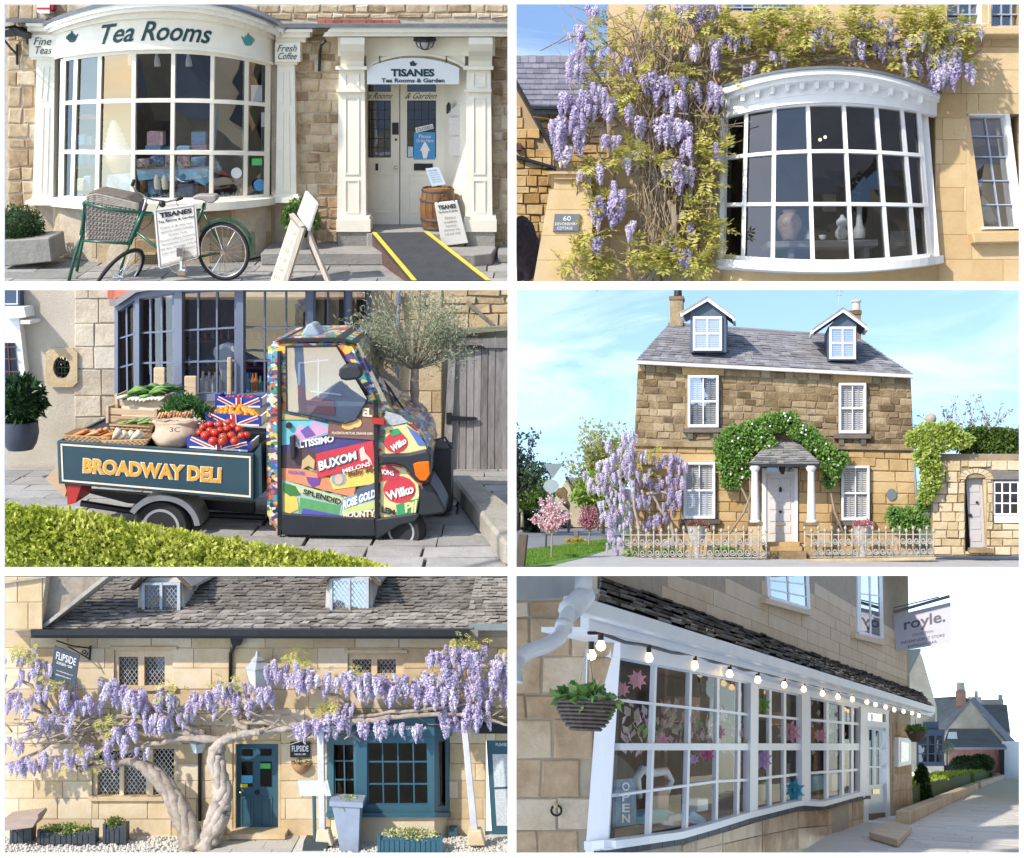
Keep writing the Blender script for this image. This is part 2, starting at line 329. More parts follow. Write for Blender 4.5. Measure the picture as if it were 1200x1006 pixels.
def lay(blocks,mat,parent,y=0.0,proud=(0.012,0.03),gap=0.5,name='stone',r=None,limit=300,wob=0.6,restname=None,chamfer=0.8):
 """each block a stone of its own, its face a little smaller than its bed so the joint reads as a groove"""
 r=r or rnd;rest=MB();blocks=sorted(blocks,key=lambda q:-(q[2]-q[0])*(q[3]-q[1]))
 for i,(a_,t,b_,bt)in enumerate(blocks):
  m=MB()if i<limit else rest
  j=lambda:r.uniform(-wob,wob)
  if b_-a_<3*gap or bt-t<3*gap:continue
  q=[(a_+gap+j(),bt-gap+j()),(b_-gap+j(),bt-gap+j()),(b_-gap+j(),t+gap+j()),(a_+gap+j(),t+gap+j())]
  c=min(chamfer,(b_-a_)*.2,(bt-t)*.2);d=r.uniform(*proud);yb=yy(y,(a_+b_)/2)
  cx_=(q[0][0]+q[2][0])/2;cy_=(q[0][1]+q[2][1])/2
  inn=[(px+(c if px<cx_ else-c),py+(c if py<cy_ else-c))for px,py in q]
  f4=[P(px,py,yy(y,px)-d*r.uniform(.8,1.2))for px,py in inn];b4=[P(px,py,yy(y,px)-d*.45)for px,py in q];k4=[P(px,py,yy(y,px)+0.012)for px,py in q]
  m.add(f4+b4+k4,[[0,1,2,3]]+[[4*s_+4+k,4*s_+4+(k+1)%4,4*s_+(k+1)%4,4*s_+k]for s_ in(0,1)for k in range(4)])
  if i<limit:m.build(name,mat,parent)
 if rest.v:rest.build(restname or name,mat,parent,kind='stuff')
# ------------------------------------------------------------------ foliage
def leaves(m,c,r,n,L,W,surf=0.5,rr=None,droop=0.0,up=None):
 """n leaves through an ellipsoid (axes of the frame), denser near its surface"""
 rr=rr or rnd;r=r if isinstance(r,(tuple,list))else(r,r,r)
 for _ in range(n):
  d=rvec(rr);k=1-(rr.random()**1.6)*(1-surf)if rr.random()<.85 else rr.random()
  p=c+F.ex*(d.x*r[0]*k)+F.ey*(d.y*r[1]*k)+F.ez*(d.z*r[2]*k)
  dd=(d*.6+rvec(rr)+Vector((0,0,-droop))).normalized();s=rr.uniform(.7,1.3)
  m.leaf(p,L*s,W*s,dd,rvec(rr)*.8+Vector((0,-.3,.5)))
def raceme_mesh(name,L,W,n,mat,seed,pet=0.02):
 """hanging wisteria flower cluster: petals in a cone that tapers to a tip, hung from its origin"""
 r=random.Random(seed);m=MB()
 for i in range(n):
  t=(i+r.random())/n;rad=W*.5*(math.sin(math.pi*min(1,(t*.82+.2)))**.7)*(1-.25*t)
  ph=r.random()*6.283;q=rad*r.uniform(.45,1.1);p=Vector((math.cos(ph)*q,math.sin(ph)*q,-t*L))
  d=(Vector((math.cos(ph),math.sin(ph),r.uniform(-.5,.4)))).normalized();s=pet*r.uniform(.7,1.35)*(1-.35*t)
  u=d.orthogonal().normalized();u.rotate(Matrix.Rotation(r.random()*6.28,3,d));v=d.cross(u)
  m.add([p-u*s,p+v*s*.8+d*s*.5,p+u*s,p-v*s*.8+d*s*.3],[[0,1,2],[0,2,3]])
 me=bpy.data.meshes.new(name);me.from_pydata(m.v,[],m.f);me.materials.append(mat);me.update();return me
def rot_z(a_):return Matrix.Rotation(a_,4,'Z')
# ------------------------------------------------------------------ shared builders
def lerp(a_,b_,t):return a_+(b_-a_)*t
def grid_window(name,parent,V,H,y,bw,matf,matg,fw=None,hw=None,glass_back=0.03,depth=0.05,label=None,skippane=None,panes=True,edge=True):
 """sash or leaded window: V = [(x_top, x_bottom)], H = [row or row(x)], each pane its own piece"""
 h0=H[0];h1=H[-1];fw=fw or bw;hw=hw or bw
 def pt(i,j):
  xt,xb=V[i];yt=yy(h0,xt);yb_=yy(h1,xb);py=yy(H[j],xt);t=(py-yt)/((yb_-yt)or 1);px=lerp(xt,xb,t);return(px,yy(H[j],px))
 m=MB();nv,nh=len(V),len(H)
 for i in range(nv):
  wd=fw if i in(0,nv-1)else bw
  if edge or 0<i<nv-1:m.bar(pt(i,0),pt(i,nh-1),wd,y,None if callable(y)else y+depth)
 for j in range(nh):
  wd=(fw if j in(0,nh-1)else hw)/2
  if edge or 0<j<nh-1:
   xs=[]
   for i in range(nv-1):
    k=4 if callable(H[j])or callable(y)else 1
    xs+=[lerp(pt(i,j)[0],pt(i+1,j)[0],q/k)for q in range(k)]
   xs.append(pt(nv-1,j)[0])
   hj=H[j];yv=(lambda px:yy(y,px)-0.004)
   m.strip(xs,lambda px:yy(hj,px)-wd,lambda px:yy(hj,px)+wd,yv,depth)
 fo=m.build(name,matf,parent)
 if label:fo['label']=label
 if panes:
  for i in range(nv-1):
   for j in range(nh-1):
    if skippane and skippane(i,j):continue
    q=[pt(i,j),pt(i+1,j),pt(i+1,j+1),pt(i,j+1)]
    m=MB();ys=[yy(y,a_[0])+glass_back for a_ in q]
    pts=[F.P(a_[0],a_[1],b_)for a_,b_ in zip(q,ys)]
    m.add(pts,[[0,3,2,1]]);m.build('pane',matg,fo)
 return fo
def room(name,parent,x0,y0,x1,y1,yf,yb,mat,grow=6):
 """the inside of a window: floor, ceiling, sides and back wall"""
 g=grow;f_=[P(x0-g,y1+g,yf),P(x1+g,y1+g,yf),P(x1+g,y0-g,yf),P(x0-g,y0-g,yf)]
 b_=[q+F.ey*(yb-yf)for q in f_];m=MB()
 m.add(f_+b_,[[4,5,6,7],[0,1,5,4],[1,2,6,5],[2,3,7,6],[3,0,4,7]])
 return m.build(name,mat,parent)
def flags(name,parent,mat,x0,x1,y0,y1,wr,dr,r,z=0.0,gap=0.012,th=0.03,lim=300,rowaxis='x',keep=None):
 """paving: separate slabs in courses, joints sunk, slabs slightly uneven (local metres)"""
 y=y0;pcs=[]
 while y<y1:
  d=r.uniform(*dr);x=x0-r.uniform(0,wr[0])
  while x<x1:
   w_=r.uniform(*wr);pcs.append((max(x,x0),y,min(x+w_,x1),min(y+d,y1)));x+=w_
  y+=d
 rest=MB()
 for i,(a_,b_,c_,d_)in enumerate(pcs):
  if c_-a_<.03 or d_-b_<.02:continue
  if keep and not keep((a_+c_)/2,(b_+d_)/2):continue
  m=MB()if i<lim else rest
  dz=[r.uniform(-.006,.006)for _ in range(4)];g=gap/2;jj=lambda:r.uniform(-gap*.5,gap*.5)
  q=[(a_+g+jj(),b_+g+jj(),dz[0]),(c_-g+jj(),b_+g+jj(),dz[1]),(c_-g+jj(),d_-g+jj(),dz[2]),(a_+g+jj(),d_-g+jj(),dz[3])]
  m.prism([F.L(u,v,z+s)for u,v,s in q],F.ez*-th)
  if i<lim:m.build(name,mat,parent)
 if rest.v:rest.build(name,mat,parent,kind='stuff')
def ground_slab(name,mat,pts,th=0.15):
 m=MB();m.prism(pts,F.ez*-th);return struct(m.build(name,mat))
def shrub(name,label,cat,c,r,mat,n,L,W,stemmat,parent=None,group=None,core=None,base=None):
 b_=base or(c-F.ez*(r[2]if isinstance(r,(tuple,list))else r));t=parent or thing(name,label,cat,b_,group)
 m=MB();leaves(m,c,r,n,L,W,.62);m.build('foliage',mat,t,kind='stuff')
 if core:
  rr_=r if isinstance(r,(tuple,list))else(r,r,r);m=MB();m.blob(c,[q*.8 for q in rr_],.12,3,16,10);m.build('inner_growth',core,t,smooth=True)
 m=MB()
 for k in range(5):m.tube([b_+F.ex*(.02*k-.04),c+rvec()*.03],[.012,.006],5)
 m.build('stem',stemmat,t);return t
# ------------------------------------------------------------------ common materials
cream=paint('cream_paint',(0.80,0.76,0.64),0.45,0.08,4,bump=0.03)
white=paint('white_paint',(0.80,0.80,0.79),0.45,0.05,3,bump=0.03)
black=paint('black_iron',(0.015,0.016,0.018),0.45,0.3,8)
lead=paint('lead_sheet',(0.13,0.14,0.155),0.6,0.25,5,bump=0.15)
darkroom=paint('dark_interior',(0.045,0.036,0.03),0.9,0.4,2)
ink=paint('dark_green_ink',(0.008,0.045,0.05),0.5,0.05,3,bump=0)
blackink=paint('black_ink',(0.02,0.02,0.02),0.5,0.05,3,bump=0)
greyink=paint('grey_ink',(0.22,0.2,0.18),0.5,0.05,3,bump=0)
whiteink=paint('white_ink',(0.82,0.82,0.8),0.5,0.03,3,bump=0)
barkm=wood('bark',(0.17,0.135,0.10),(0.46,0.39,0.31),2.2,2,0.9)
twigm=paint('twig',(0.30,0.23,0.16),0.85,0.3,20)
glass=glassm('window_glass',(0.8,0.83,0.86),0.14,0.005)
glassdark=glassm('window_glass_dark',(0.5,0.54,0.56),0.16,0.012)
chrome=paint('chrome',(0.7,0.7,0.72),0.18,0.03,5,metal=1.0,bump=0)
brass=paint('brass',(0.6,0.45,0.2),0.3,0.08,8,metal=1.0,bump=0)
rubber=paint('rubber',(0.022,0.022,0.024),0.75,0.2,20)
# ------------------------------------------------------------------ the white lattice that holds the six views apart
framew=paint('frame_white',(0.86,0.86,0.86),0.55,0.02,3,bump=0.0)
setf(Frame(600,503,6.0,0))
lat=thing('lattice_frame','white lattice frame whose bars hold the six views apart','frame',P(600,1004))
for a_ in((-14,-14,5,1020),(595,5,605,1000),(1195,-14,1214,1020)):one('upright',framew,lat,'qp',*a_,0.0,0.008)
for xx in((5,595),(605,1195)):
 for a_,b_ in((-14,5),(330,340),(665,675),(1000,1020)):one('rail',framew,lat,'qp',xx[0],a_,xx[1],b_,0.001,0.007)
one('top_joint',framew,lat,'qp',595,-14,605,5,0.001,0.007);one('bottom_joint',framew,lat,'qp',595,1000,605,1020,0.001,0.007)
# ------------------------------------------------------------------ wisteria
wismat=leafm('wisteria_petal',[(.38,.31,.50),(.53,.45,.63),(.67,.60,.75),(.82,.78,.85)],.3,.6)
wispale=leafm('wisteria_petal_pale',[(.50,.41,.58),(.65,.57,.71),(.78,.73,.82),(.88,.86,.88)],.3,.6)
bronze=leafm('wisteria_leaf',[(.24,.25,.04),(.44,.41,.08),(.66,.60,.20),(.38,.46,.12)],.4)
RAC=[raceme_mesh('flower_cluster',1.0,w_,190,wismat,i,.075)for i,w_ in enumerate((.42,.5,.36))]
RACP=[raceme_mesh('flower_cluster',1.0,w_,190,wispale,i+9,.075)for i,w_ in enumerate((.42,.5,.36))]
def racemes(parent,spots,r,lim=300,meshes=RAC):
 """spots: (px, py, length px, depth); each cluster a piece of its own, hung from its stalk"""
 for i,(px,py,L,y)in enumerate(spots[:lim]):
  p=P(px,py,y);s=L/F.ppm(px,py,yy(y,px));q=Matrix.Rotation(r.uniform(-.25,.25),4,'X')@Matrix.Rotation(r.uniform(-.25,.25),4,'Y')@rot_z(r.random()*6.28)
  k=r.uniform(.85,1.2);inst('flower_cluster',meshes[i%len(meshes)],Matrix.Translation(p)@q@Matrix.Diagonal((s*k,s*k,s,1)),parent)
def clump(cx,cy,w_,h,n,L,y,r,dy=.12):
 return[(cx+r.uniform(-w_,w_)/2,cy-h/2+h*(k+r.random())/n,L*r.uniform(.55,1.35),yy(y,cx)+r.uniform(-dy,dy))for k in range(n)]
def pinnate(m,p,L,r,d=None):
 """compound leaf: a rib with pairs of leaflets"""
 d=d or(rvec(r)+Vector((0,-.5,-.25))).normalized();side=d.cross(Vector((0,-.4,1))).normalized();n=side.cross(d)
 for k in range(4):
  q=p+d*(L*(k+1)/5)
  for s_ in(-1,1):m.leaf(q,L*.42,L*.17,(side*s_+d*.5+n*r.uniform(-.3,.2)).normalized(),n)
 m.leaf(p+d*L*.8,L*.4,L*.17,d,n)
def leafspray(m,px,py,rpx,n,L,y,r,dy=.15):
 for _ in range(n):
  a_=r.random()*6.28;q=r.random()**.6*rpx;pinnate(m,P(px+q*math.cos(a_),py+q*.7*math.sin(a_),yy(y,px)+r.uniform(-dy,dy)),L*r.uniform(.7,1.3),r)
def gnarl(m,pts,r0,r1,seed,amp=2.0,n=9,sub=5,y=0.0):
 """woody stem through pixel points, bent and knobbly, radii in pixels"""
 rr=random.Random(seed);out_=[];k=(len(pts)-1)*sub
 for i in range(k+1):
  t=i/sub;a_=min(int(t),len(pts)-2);f=t-a_;p0,p1=pts[a_],pts[a_+1]
  pm=pts[max(a_-1,0)];pn=pts[min(a_+2,len(pts)-1)]
  cr_=lambda j:.5*(2*p0[j]+(p1[j]-pm[j])*f+(2*pm[j]-5*p0[j]+4*p1[j]-pn[j])*f*f+(3*p0[j]-pm[j]-3*p1[j]+pn[j])*f**3)
  e_=min(1,i,k-i)*amp
  out_.append((cr_(0)+rr.uniform(-1,1)*e_,cr_(1)+rr.uniform(-1,1)*e_,(cr_(2)if len(p0)>2 else yy(y,p0[0]))+rr.uniform(-.01,.01)))
 m.ptube(out_,[lerp(r0,r1,i/k)*rr.uniform(.85,1.18)for i in range(k+1)],n=n)
# ================================================================== view 1: the tea rooms
setf(Frame(300,298,14.0,math.degrees(math.atan(503/1500))))
r1=random.Random(11)
st1=stone('limestone_rough',[(0.25,0.165,0.095),(0.42,0.30,0.18),(0.54,0.42,0.27),(0.64,0.54,0.40)],6,stain=0.55,dark=(0.12,0.085,0.055))
mort1=paint('mortar_pale',(0.50,0.42,0.32),0.95,0.2,8,bump=0.4)
st1b=stone('limestone_base',[(0.30,0.22,0.13),(0.44,0.34,0.21),(0.50,0.40,0.27)],5,stain=0.6,dark=(0.16,0.14,0.12))
pave1=stone('paving_grey',[(0.24,0.235,0.22),(0.33,0.32,0.30),(0.40,0.38,0.35)],4,stain=0.4,dark=(0.14,0.13,0.12))
brick1=paint('brick_red',(0.36,0.12,0.075),0.9,0.3,9,rndv=0.25,bump=0.3)
# ground
gz=[F.loc(G(x,y))for x,y in((-4,336),(606,336))]
pv=ground_slab('pavement',mort1,[F.L(q[0],q[1],-0.032)for q in((gz[0].x,gz[0].y),(gz[1].x,gz[1].y),(2.85,0.2),(-2.95,0.2))],.02)
flags('paving_slab',pv,pave1,-2.85,2.78,gz[0].y+.02,-0.02,(.5,1.0),(.3,.45),r1)
# building
shop=thing('tea_shop','honey stone tea shop with cream bow window and pilastered doorway','building',P(300,298,.2))
OP=[(66,50,318,247),(428,66,547,275)]
walls=MB()
for q in((3,1,66,305),(318,1,428,305),(547,1,597,305),(66,1,318,50),(66,247,318,305),(428,1,547,66),(428,275,547,305)):walls.qp(*q,0.0,0.3)
wall=walls.build('wall',mort1,shop)
bl=courses(9,5,44,298,(11,26),(12,30),r1)+courses(344,40,398,298,(8,16),(10,25),r1)+courses(576,34,596,298,(9,20),(9,20),r1)+courses(62,5,596,24,(7,11),(14,34),r1)
bl=trim(bl,[(372,22,596,30)])
lay(bl,st1,wall,r=r1,gap=.7,wob=1.1,chamfer=1.4,proud=(.006,.022))
for i in range(10):one('brick',brick1,wall,'qp',372+i*9.6,23.5,381+i*9.6,28.5,-.02,.01)
# bow window
def yb(px):return-0.06-0.56*max(0.0,1-abs((px-191)/131)**2.2)**0.6
def arch(l,c,r_=None):
 r_=l if r_ is None else r_
 def f(px):
  t=(px-191)/131;e_=r_ if t>0 else l;return c+(e_-c)*min(1.2,abs(t))**2.2
 return f
XS=[60+262*i/28 for i in range(29)]
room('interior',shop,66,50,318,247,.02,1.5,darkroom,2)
m=MB();m.strip(XS,arch(41,20,46),arch(66,54,74),yb,.08);fas=m.build('fascia',cream,shop,smooth=30)
m=MB();m.strip([56+272*i/28 for i in range(29)],arch(31,7,34),arch(37,13,41),lambda x:yb(x)-.17,.2);m.strip(XS,arch(37,13,41),arch(42,21,47),lambda x:yb(x)-.06,.12)
m.strip([52+280*i/28 for i in range(29)],arch(27,1,29),arch(31.5,7.5,34.5),lambda x:yb(x)-.2,.22)
m.qp(30,27,58,31,-.24,.02);m.qp(32,31,60,37,-.2,.02);m.qp(34,37,61,41,-.13,.02);m.qp(323,34,366,38,-.24,.02);m.qp(323,38,363,44,-.2,.02);m.qp(323,44,358,50,-.13,.02)
m.build('cornice',cream,shop)
m=MB();m.strip([50+284*i/28 for i in range(29)],arch(22,-3,26),arch(26.5,1.5,29.5),lambda x:yb(x)-.22,.6);m.qp(7,22,54,26.5,-.26,.02);m.qp(330,28,372,33,-.26,.02);m.build('lead_roof',lead,shop)
def mapb(px,py):return F.P(px,py,yb(px)-.006)
text('Tea Rooms',116,27,248,50,0,ink,fas,italic=.06,bold=.015,mapf=mapb,arc=lambda px:4.5*((px-185)/65)**2-2)
def teapot(cx,cy,s,mat,par,fl=1):
 b_=[(-5,-4),(-6,0),(-5,5),(-3,7),(3,7),(5,5),(6.5,1),(9,-4),(8,-5),(5.5,-2),(4,-4.5),(1.5,-6),(1,-8),(0,-9),(-1,-8),(-1.5,-6)]
 m=MB();m.add([mapb(cx+fl*x*s,cy+y*s)for x,y in b_],[list(range(len(b_)))])
 h=[(-4-4*math.sin(i*.52),-3+3.4*(1-math.cos(i*.52)))for i in range(7)];m.add([mapb(cx+fl*x*s,cy+y*s)for x,y in h]+[mapb(cx+fl*(x+1.3 if i not in(0,6)else x)*s,cy+(y+(.5 if i in(0,)else 0))*s)for i,(x,y)in enumerate(h)],[[i,i+1,i+8,i+7]for i in range(6)])
 m.build('teapot_emblem',mat,par)
teapot(84,44,.85,ink,fas);teapot(291,47,.95,paint('teal_ink',(.07,.27,.27),.5),fas,-1)
# window sashes
Vt=[(74,71),(89,84),(117,113),(157,155),(203,201),(249,247),(289,287),(314,312)]
yw=lambda px:yb(px)+.05
grid_window('bow_window',shop,Vt,[arch(72,60,77),arch(122,118,124),arch(178,179,181),arch(232,236,230)],yw,4.5,cream,glass,fw=6,hw=4.5,depth=.06)
m=MB();m.strip([64+256*i/28 for i in range(29)],arch(66,54,74),arch(70,58,77),lambda x:yb(x)-.015,.1);m.build('window_head',cream,shop)
m=MB();m.strip([58+266*i/28 for i in range(29)],arch(234,239,232),arch(242,249,240),lambda x:yb(x)-.1,.3);m.qp(29,236,60,241,-.2,.02);m.qp(322,232,350,238,-.2,.02);m.build('window_sill',cream,shop)
m=MB();xb=[62+258*i/20 for i in range(21)];m.strip(xb,arch(240,248,238),arch(296,313,296),lambda x:yb(x)+.06,.4);base=m.build('bay_base',mort1,shop,smooth=30)
cb=[]
for k in range(2):
 x=64
 while x<318:
  w_=r1.uniform(34,50);a_,b_=x,min(x+w_,319);f0,f1=k/2,(k+1)/2;mid=(a_+b_)/2
  cb.append((a_,lerp(arch(241,249,239)(mid),arch(296,313,296)(mid),f0),b_,lerp(arch(241,249,239)(mid),arch(296,313,296)(mid),f1)));x+=w_
lay(cb,st1b,base,y=lambda x:yb(x)+.06,r=r1,gap=.3,proud=(.008,.014),wob=.2)
one('pilaster_left',cream,shop,'pp',[(43,67),(64,67),(62,237),(38,237)],-.1,.02);pl2=one('pilaster_right',cream,shop,'pp',[(325,73),(345,73),(347,233),(323,233)],-.1,.02)
for(q,s_)in(((34,41,67,67),('Fine','Teas')),((322,50,352,73),('Fresh','Coffee'))):
 bx=one('sign_block',cream,shop,'qp',*q,-.16,.02,bevel=.004);hh=(q[3]-q[1]);hx=(q[2]-q[0])
 for k in range(2):text(s_[k],q[0]+hx*(.2-.06*(len(s_[k])>4)),q[1]+hh*(.12+.4*k),q[2]-hx*(.2-.06*(len(s_[k])>4)),q[1]+hh*(.46+.4*k),-.166,ink,bx,italic=.12)
for q in((37,232,66,238),(321,228,349,234),(36,66,66,70),(322,72,348,76)):one('moulding',cream,shop,'qp',*q,-.13,.0)
for x0,x1,x2,x3,rows in((50,58,47,55,((78,118),(126,230))),(331,339,330,340,((84,124),(131,226)))):
 for a_,b_ in rows:m=MB();m.ring([(x0,a_),(x1,a_),(x3,b_),(x2,b_)],[(x0+1.4,a_+1.4),(x1-1.4,a_+1.4),(x3-1.4,b_-1.4),(x2+1.4,b_-1.4)],-.108,-.09);m.build('panel_moulding',cream,shop)
one('air_vent',st1b,shop,'qp',163,297,182,313,lambda x:yb(x)+.02,0)
m=MB()
for i in range(8):
 for j in range(6):m.qp(164.5+i*2.2,299+j*2.3,165.6+i*2.2,300.2+j*2.3,lambda x:yb(x)+.012,0)
m.build('vent_holes',black,shop)
# doorway
one('frieze',cream,shop,'qp',396,44,580,66,-.1,.02)
m=MB();m.pp([(378,43),(595,43),(595,38),(381,38)],-.42,.02);m.pp([(383,38),(595,38),(595,32),(388,32)],-.47,.02);m.build('door_cornice',cream,shop)
m=MB();m.qp(366,28.5,596,32.5,-.5,.02);m.build('door_lead_roof',lead,shop)
for xa,xb_ in((395,429),(545,577)):
 pl=one('door_pilaster',cream,shop,'pp',[(xa+2,82),(xb_-2,82),(xb_,258),(xa,258)],-.16,.02)
 m=MB();m.qp(xa-2,78,xb_+1,82,-.22,.02);m.qp(xa-1,105,xb_-1,108,-.2,-.1);m.build('capital',cream,pl);m=MB();m.qp(xa,254,xb_+4,258,-.22,.02);m.qp(xa-1,258,xb_+5,272,-.24,.02);m.build('pilaster_base',cream,pl)
 m=MB();cv=[(-.16,78),(-.18,72),(-.24,66),(-.34,60),(-.4,52),(-.4,44)]
 pts=[F.P(xa+4,p_,y_)for y_,p_ in cv]+[F.P(xa+4,44,.0),F.P(xa+4,78,.0)];m.prism(pts,F.ex*(26/107));m.build('console_bracket',cream,pl)
 for a_,b_ in((86,102),(114,205),(211,250)):m=MB();m.ring((xa+9,a_,xb_-8,b_),(xa+10.5,a_+1.5,xb_-9.5,b_-1.5),-.17,-.15);m.build('panel_moulding',cream,pl)
 one('plinth_stone',stone('plinth_grey',[(.25,.235,.21),(.33,.31,.28)],5,stain=.4),pl,'qp',xa+1,272,xb_+3,290,-.22,.02)
# arch over the doors
ar=[(429,82)]+[(429+116*i/12,81-17*math.sin(math.pi*i/12)**.75)for i in range(13)]+[(545,82),(545,60),(429,60)]
m=MB();ra=[(429+116*i/12,80-16*math.sin(math.pi*i/12)**.75)for i in range(13)]
for i in range(12):m.pp([ra[i],ra[i+1],(ra[i+1][0],44),(ra[i][0],44)],-.08,.02)
m.build('arch_panel',cream,shop)
m=MB()
for i in range(12):m.pp([(ra[i][0],ra[i][1]+1),(ra[i+1][0],ra[i+1][1]+1),(ra[i+1][0],ra[i+1][1]-2.5),(ra[i][0],ra[i][1]-2.5)],-.11,-.06)
m.build('arch_moulding',cream,shop)
# porch reveals, doors
m=MB();m.add([F.P(547,66,0),F.P(547,275,0),F.P(520,262,.35),F.P(520,66,.35)],[[0,1,2,3]]);m.add([F.P(428,66,0),F.P(428,275,0),F.P(427,262,.35),F.P(427,66,.35)],[[0,1,2,3]]);m.add([F.P(428,64,-.05),F.P(547,64,-.05),F.P(540,66,.36),F.P(428,66,.36)],[[0,1,2,3]]);m.build('porch_lining',cream,shop)
YD=.34
for nm,x0,x1,gx in(('door_left',427,468,(428,458)),('door_right',469,521,(477,511))):
 d=MB()
 for q in((x0,62,gx[0],264),(gx[1],62,x1,264),(gx[0],108,gx[1],118),(gx[0],185,gx[1],264),(gx[0],62,gx[1],90)):d.qp(*q,YD,YD+.06)
 dd=d.build('door',cream,shop)
 grid_window('leaded_light',dd,[(gx[0]+(gx[1]-gx[0])*i/4,)*2 for i in range(5)],[118+67*j/6 for j in range(7)],YD+.02,.7,black,glassdark,fw=1.6,depth=.02,glass_back=.01)
 m=MB();m.ring((gx[0]+2,204,gx[1]+4,250),(gx[0]+3.2,205.2,gx[1]+2.8,248.8),YD-.008,YD+.01);m.build('panel_moulding',cream,dd)
 one('transom_pane',glassdark,dd,'qp',gx[0],90,gx[1],108,YD+.03,YD+.035)
 if x0==469:one('letter_box',black,dd,'qp',485,192,507,200,YD-.015,YD);text('& Garden',476,109,512,116,YD-.004,ink,dd,italic=.12)
 else:
  text('Tea Rooms',424,109,460,116,YD-.004,ink,dd,italic=.12);one('lock_plate',black,dd,'qp',459.5,144,467,158,YD-.012,YD);one('key_plate',black,dd,'qp',440,192,443,200,YD-.01,YD)
  m=MB();m.blob(P(463.5,197,YD-.04),.018,0);m.ptube([(463.5,197,YD),(463.5,197,YD-.04)],1.2);m.build('door_knob',chrome,dd,smooth=True);m=MB();m.blob(P(464,164,YD-.01),.012,0);m.build('keyhole',black,dd)
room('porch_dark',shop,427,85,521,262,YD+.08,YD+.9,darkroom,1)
one('blue_poster',paint('poster_blue',(.07,.28,.55),.4,.1,12),shop,'qp',485,155,510,187,YD-.012,YD-.008)
text('Please',491,158,505,162,YD-.016,whiteink,shop);text('Order Here',488,163,508,167,YD-.016,whiteink,shop)
m=MB();m.pp([(494,177),(502,177),(500,186),(496,186)],YD-.018,YD-.013);m.pp([(492,177),(504,177),(500,169),(498,166),(496,169)],YD-.018,YD-.013);m.build('ice_cream_picture',whiteink,shop)
cs=one('closed_sign',white,shop,'pp',[(486.5,150),(507,145.5),(508,151),(487.5,156)],YD-.03,YD-.025);text('CLOSED',0,0,0,0,YD-.034,blackink,cs,quad=[(488,151),(506,147),(507,150.5),(489,154.5)],bold=.01)
one('door_notice',paint('notice',(.5,.6,.7),.5,.3,60),shop,'qp',478,172,484,184,YD-.012,YD-.008)
for i,(a_,b_)in enumerate(((117,135),(137,158),(160,182))):
 one('menu_sheet',paint('menu_paper',(.62,.58,.56),.6,.25,90),shop,'pp',[(526,b_),(543,b_+1),(543,a_),(526,a_+2+(i==0)*12)],.1,.105)
one('wall_lantern',black,shop,'pp',[(523,134),(528,132),(528,122),(525,120),(523,124)],.1,.16)
# hanging name board
nb=[(430,99),(538,99),(538,80)]+[(538-108*i/10,80-12*math.sin(math.pi*i/10)**.8)for i in range(1,10)]+[(430,80)]
hs=thing('name_board','white arched name board hanging above the tea rooms doors','sign',P(484,99,-.1));one('board',paint('board_white',(.74,.76,.78),.4,.03),hs,'pp',nb,-.15,-.12)
text('TISANES',458,81,509,90,-.156,ink,hs,bold=.045);text('Tea Rooms & Garden',447,92,521,97,-.156,ink,hs,bold=.03)
m=MB();m.add([P(484+x,75.5+y,-.157)for x,y in((-4,-2),(-3,2),(3,2),(5,-1.5),(3,-1),(1,-3.5),(0,-4.5),(-1,-3.5))],[list(range(8))]);m.build('teapot_emblem',ink,hs)
m=MB()
for x in(445,523):m.ptube([(x,75,-.13),(x,66,-.1)],.6)
m.build('hook',black,hs)
lt=thing('bulkhead_lamp','black caged bulkhead lamp under the doorway cornice','lamp',P(498,57,-.3));m=MB();m.lathe(P(498,48,-.25),[(.02,.05),(.11,.035),(.12,0),(.1,-.01)],14);m.build('shade',black,lt,smooth=30)
m=MB();m.blob(P(498,51,-.25),(.085,.085,.06),0);m.build('glass_globe',paint('globe_grey',(.4,.4,.38),.2),lt,smooth=True)
m=MB()
for k in range(6):a_=k*1.047;c_=P(498,49,-.25);m.tube([c_+F.ex*(.095*math.cos(a_)*q)+F.ey*(.095*math.sin(a_)*q)-F.ez*h for q,h in((1,0),(.8,.05),(.3,.075),(0,.08))],.006,5)
m.ptube([(503,46,-.25),(509,38,-.4),(508,30,-.5)],.6);m.build('cage',black,lt)
# brackets, alarm
m=MB();m.ptube([(5,33,-.5),(18,31,-.1),(32,40,-.1)],1.6);m.pp([(5,36),(16,32),(31,40),(31,46),(20,42),(5,44)],-.3,-.05);m.ptube([(5,47,-.35),(12,56,-.18),(20,64,-.05)],1.4);m.ptube([(20,52,-.05),(20,76,-.03)],1.6);m.ptube([(31,41,-.1),(32,52,-.1)],1.2)
tag(m.build('wall_bracket',black),'black iron bracket on the wall left of the tea rooms window','bracket')
m=MB();m.ptube([(377,50,-.4),(376,55,-.2),(375,62,-.06)],1.6);m.ptube([(375,58,-.04),(374,84,-.04)],1.8);m.ptube([(377,52,-.4),(382,47,-.4)],2);tag(m.build('wall_bracket',black),'black iron bracket on the wall between bow window and doorway','bracket')
al=thing('alarm_box','red and white alarm box high on the tea shop wall','alarm',P(52,16,-.1));one('case',white,al,'pp',[(43,14),(46,16),(58,16),(58,1),(43,1)],-.14,.0);one('red_face',paint('alarm_red',(.5,.02,.03),.4),al,'pp',[(58.2,14),(62,11),(62,1),(58.2,1)],-.13,.0);one('red_band',paint('alarm_red',(.5,.02,.03),.4),al,'qp',43,9,58,11,-.146,-.138)
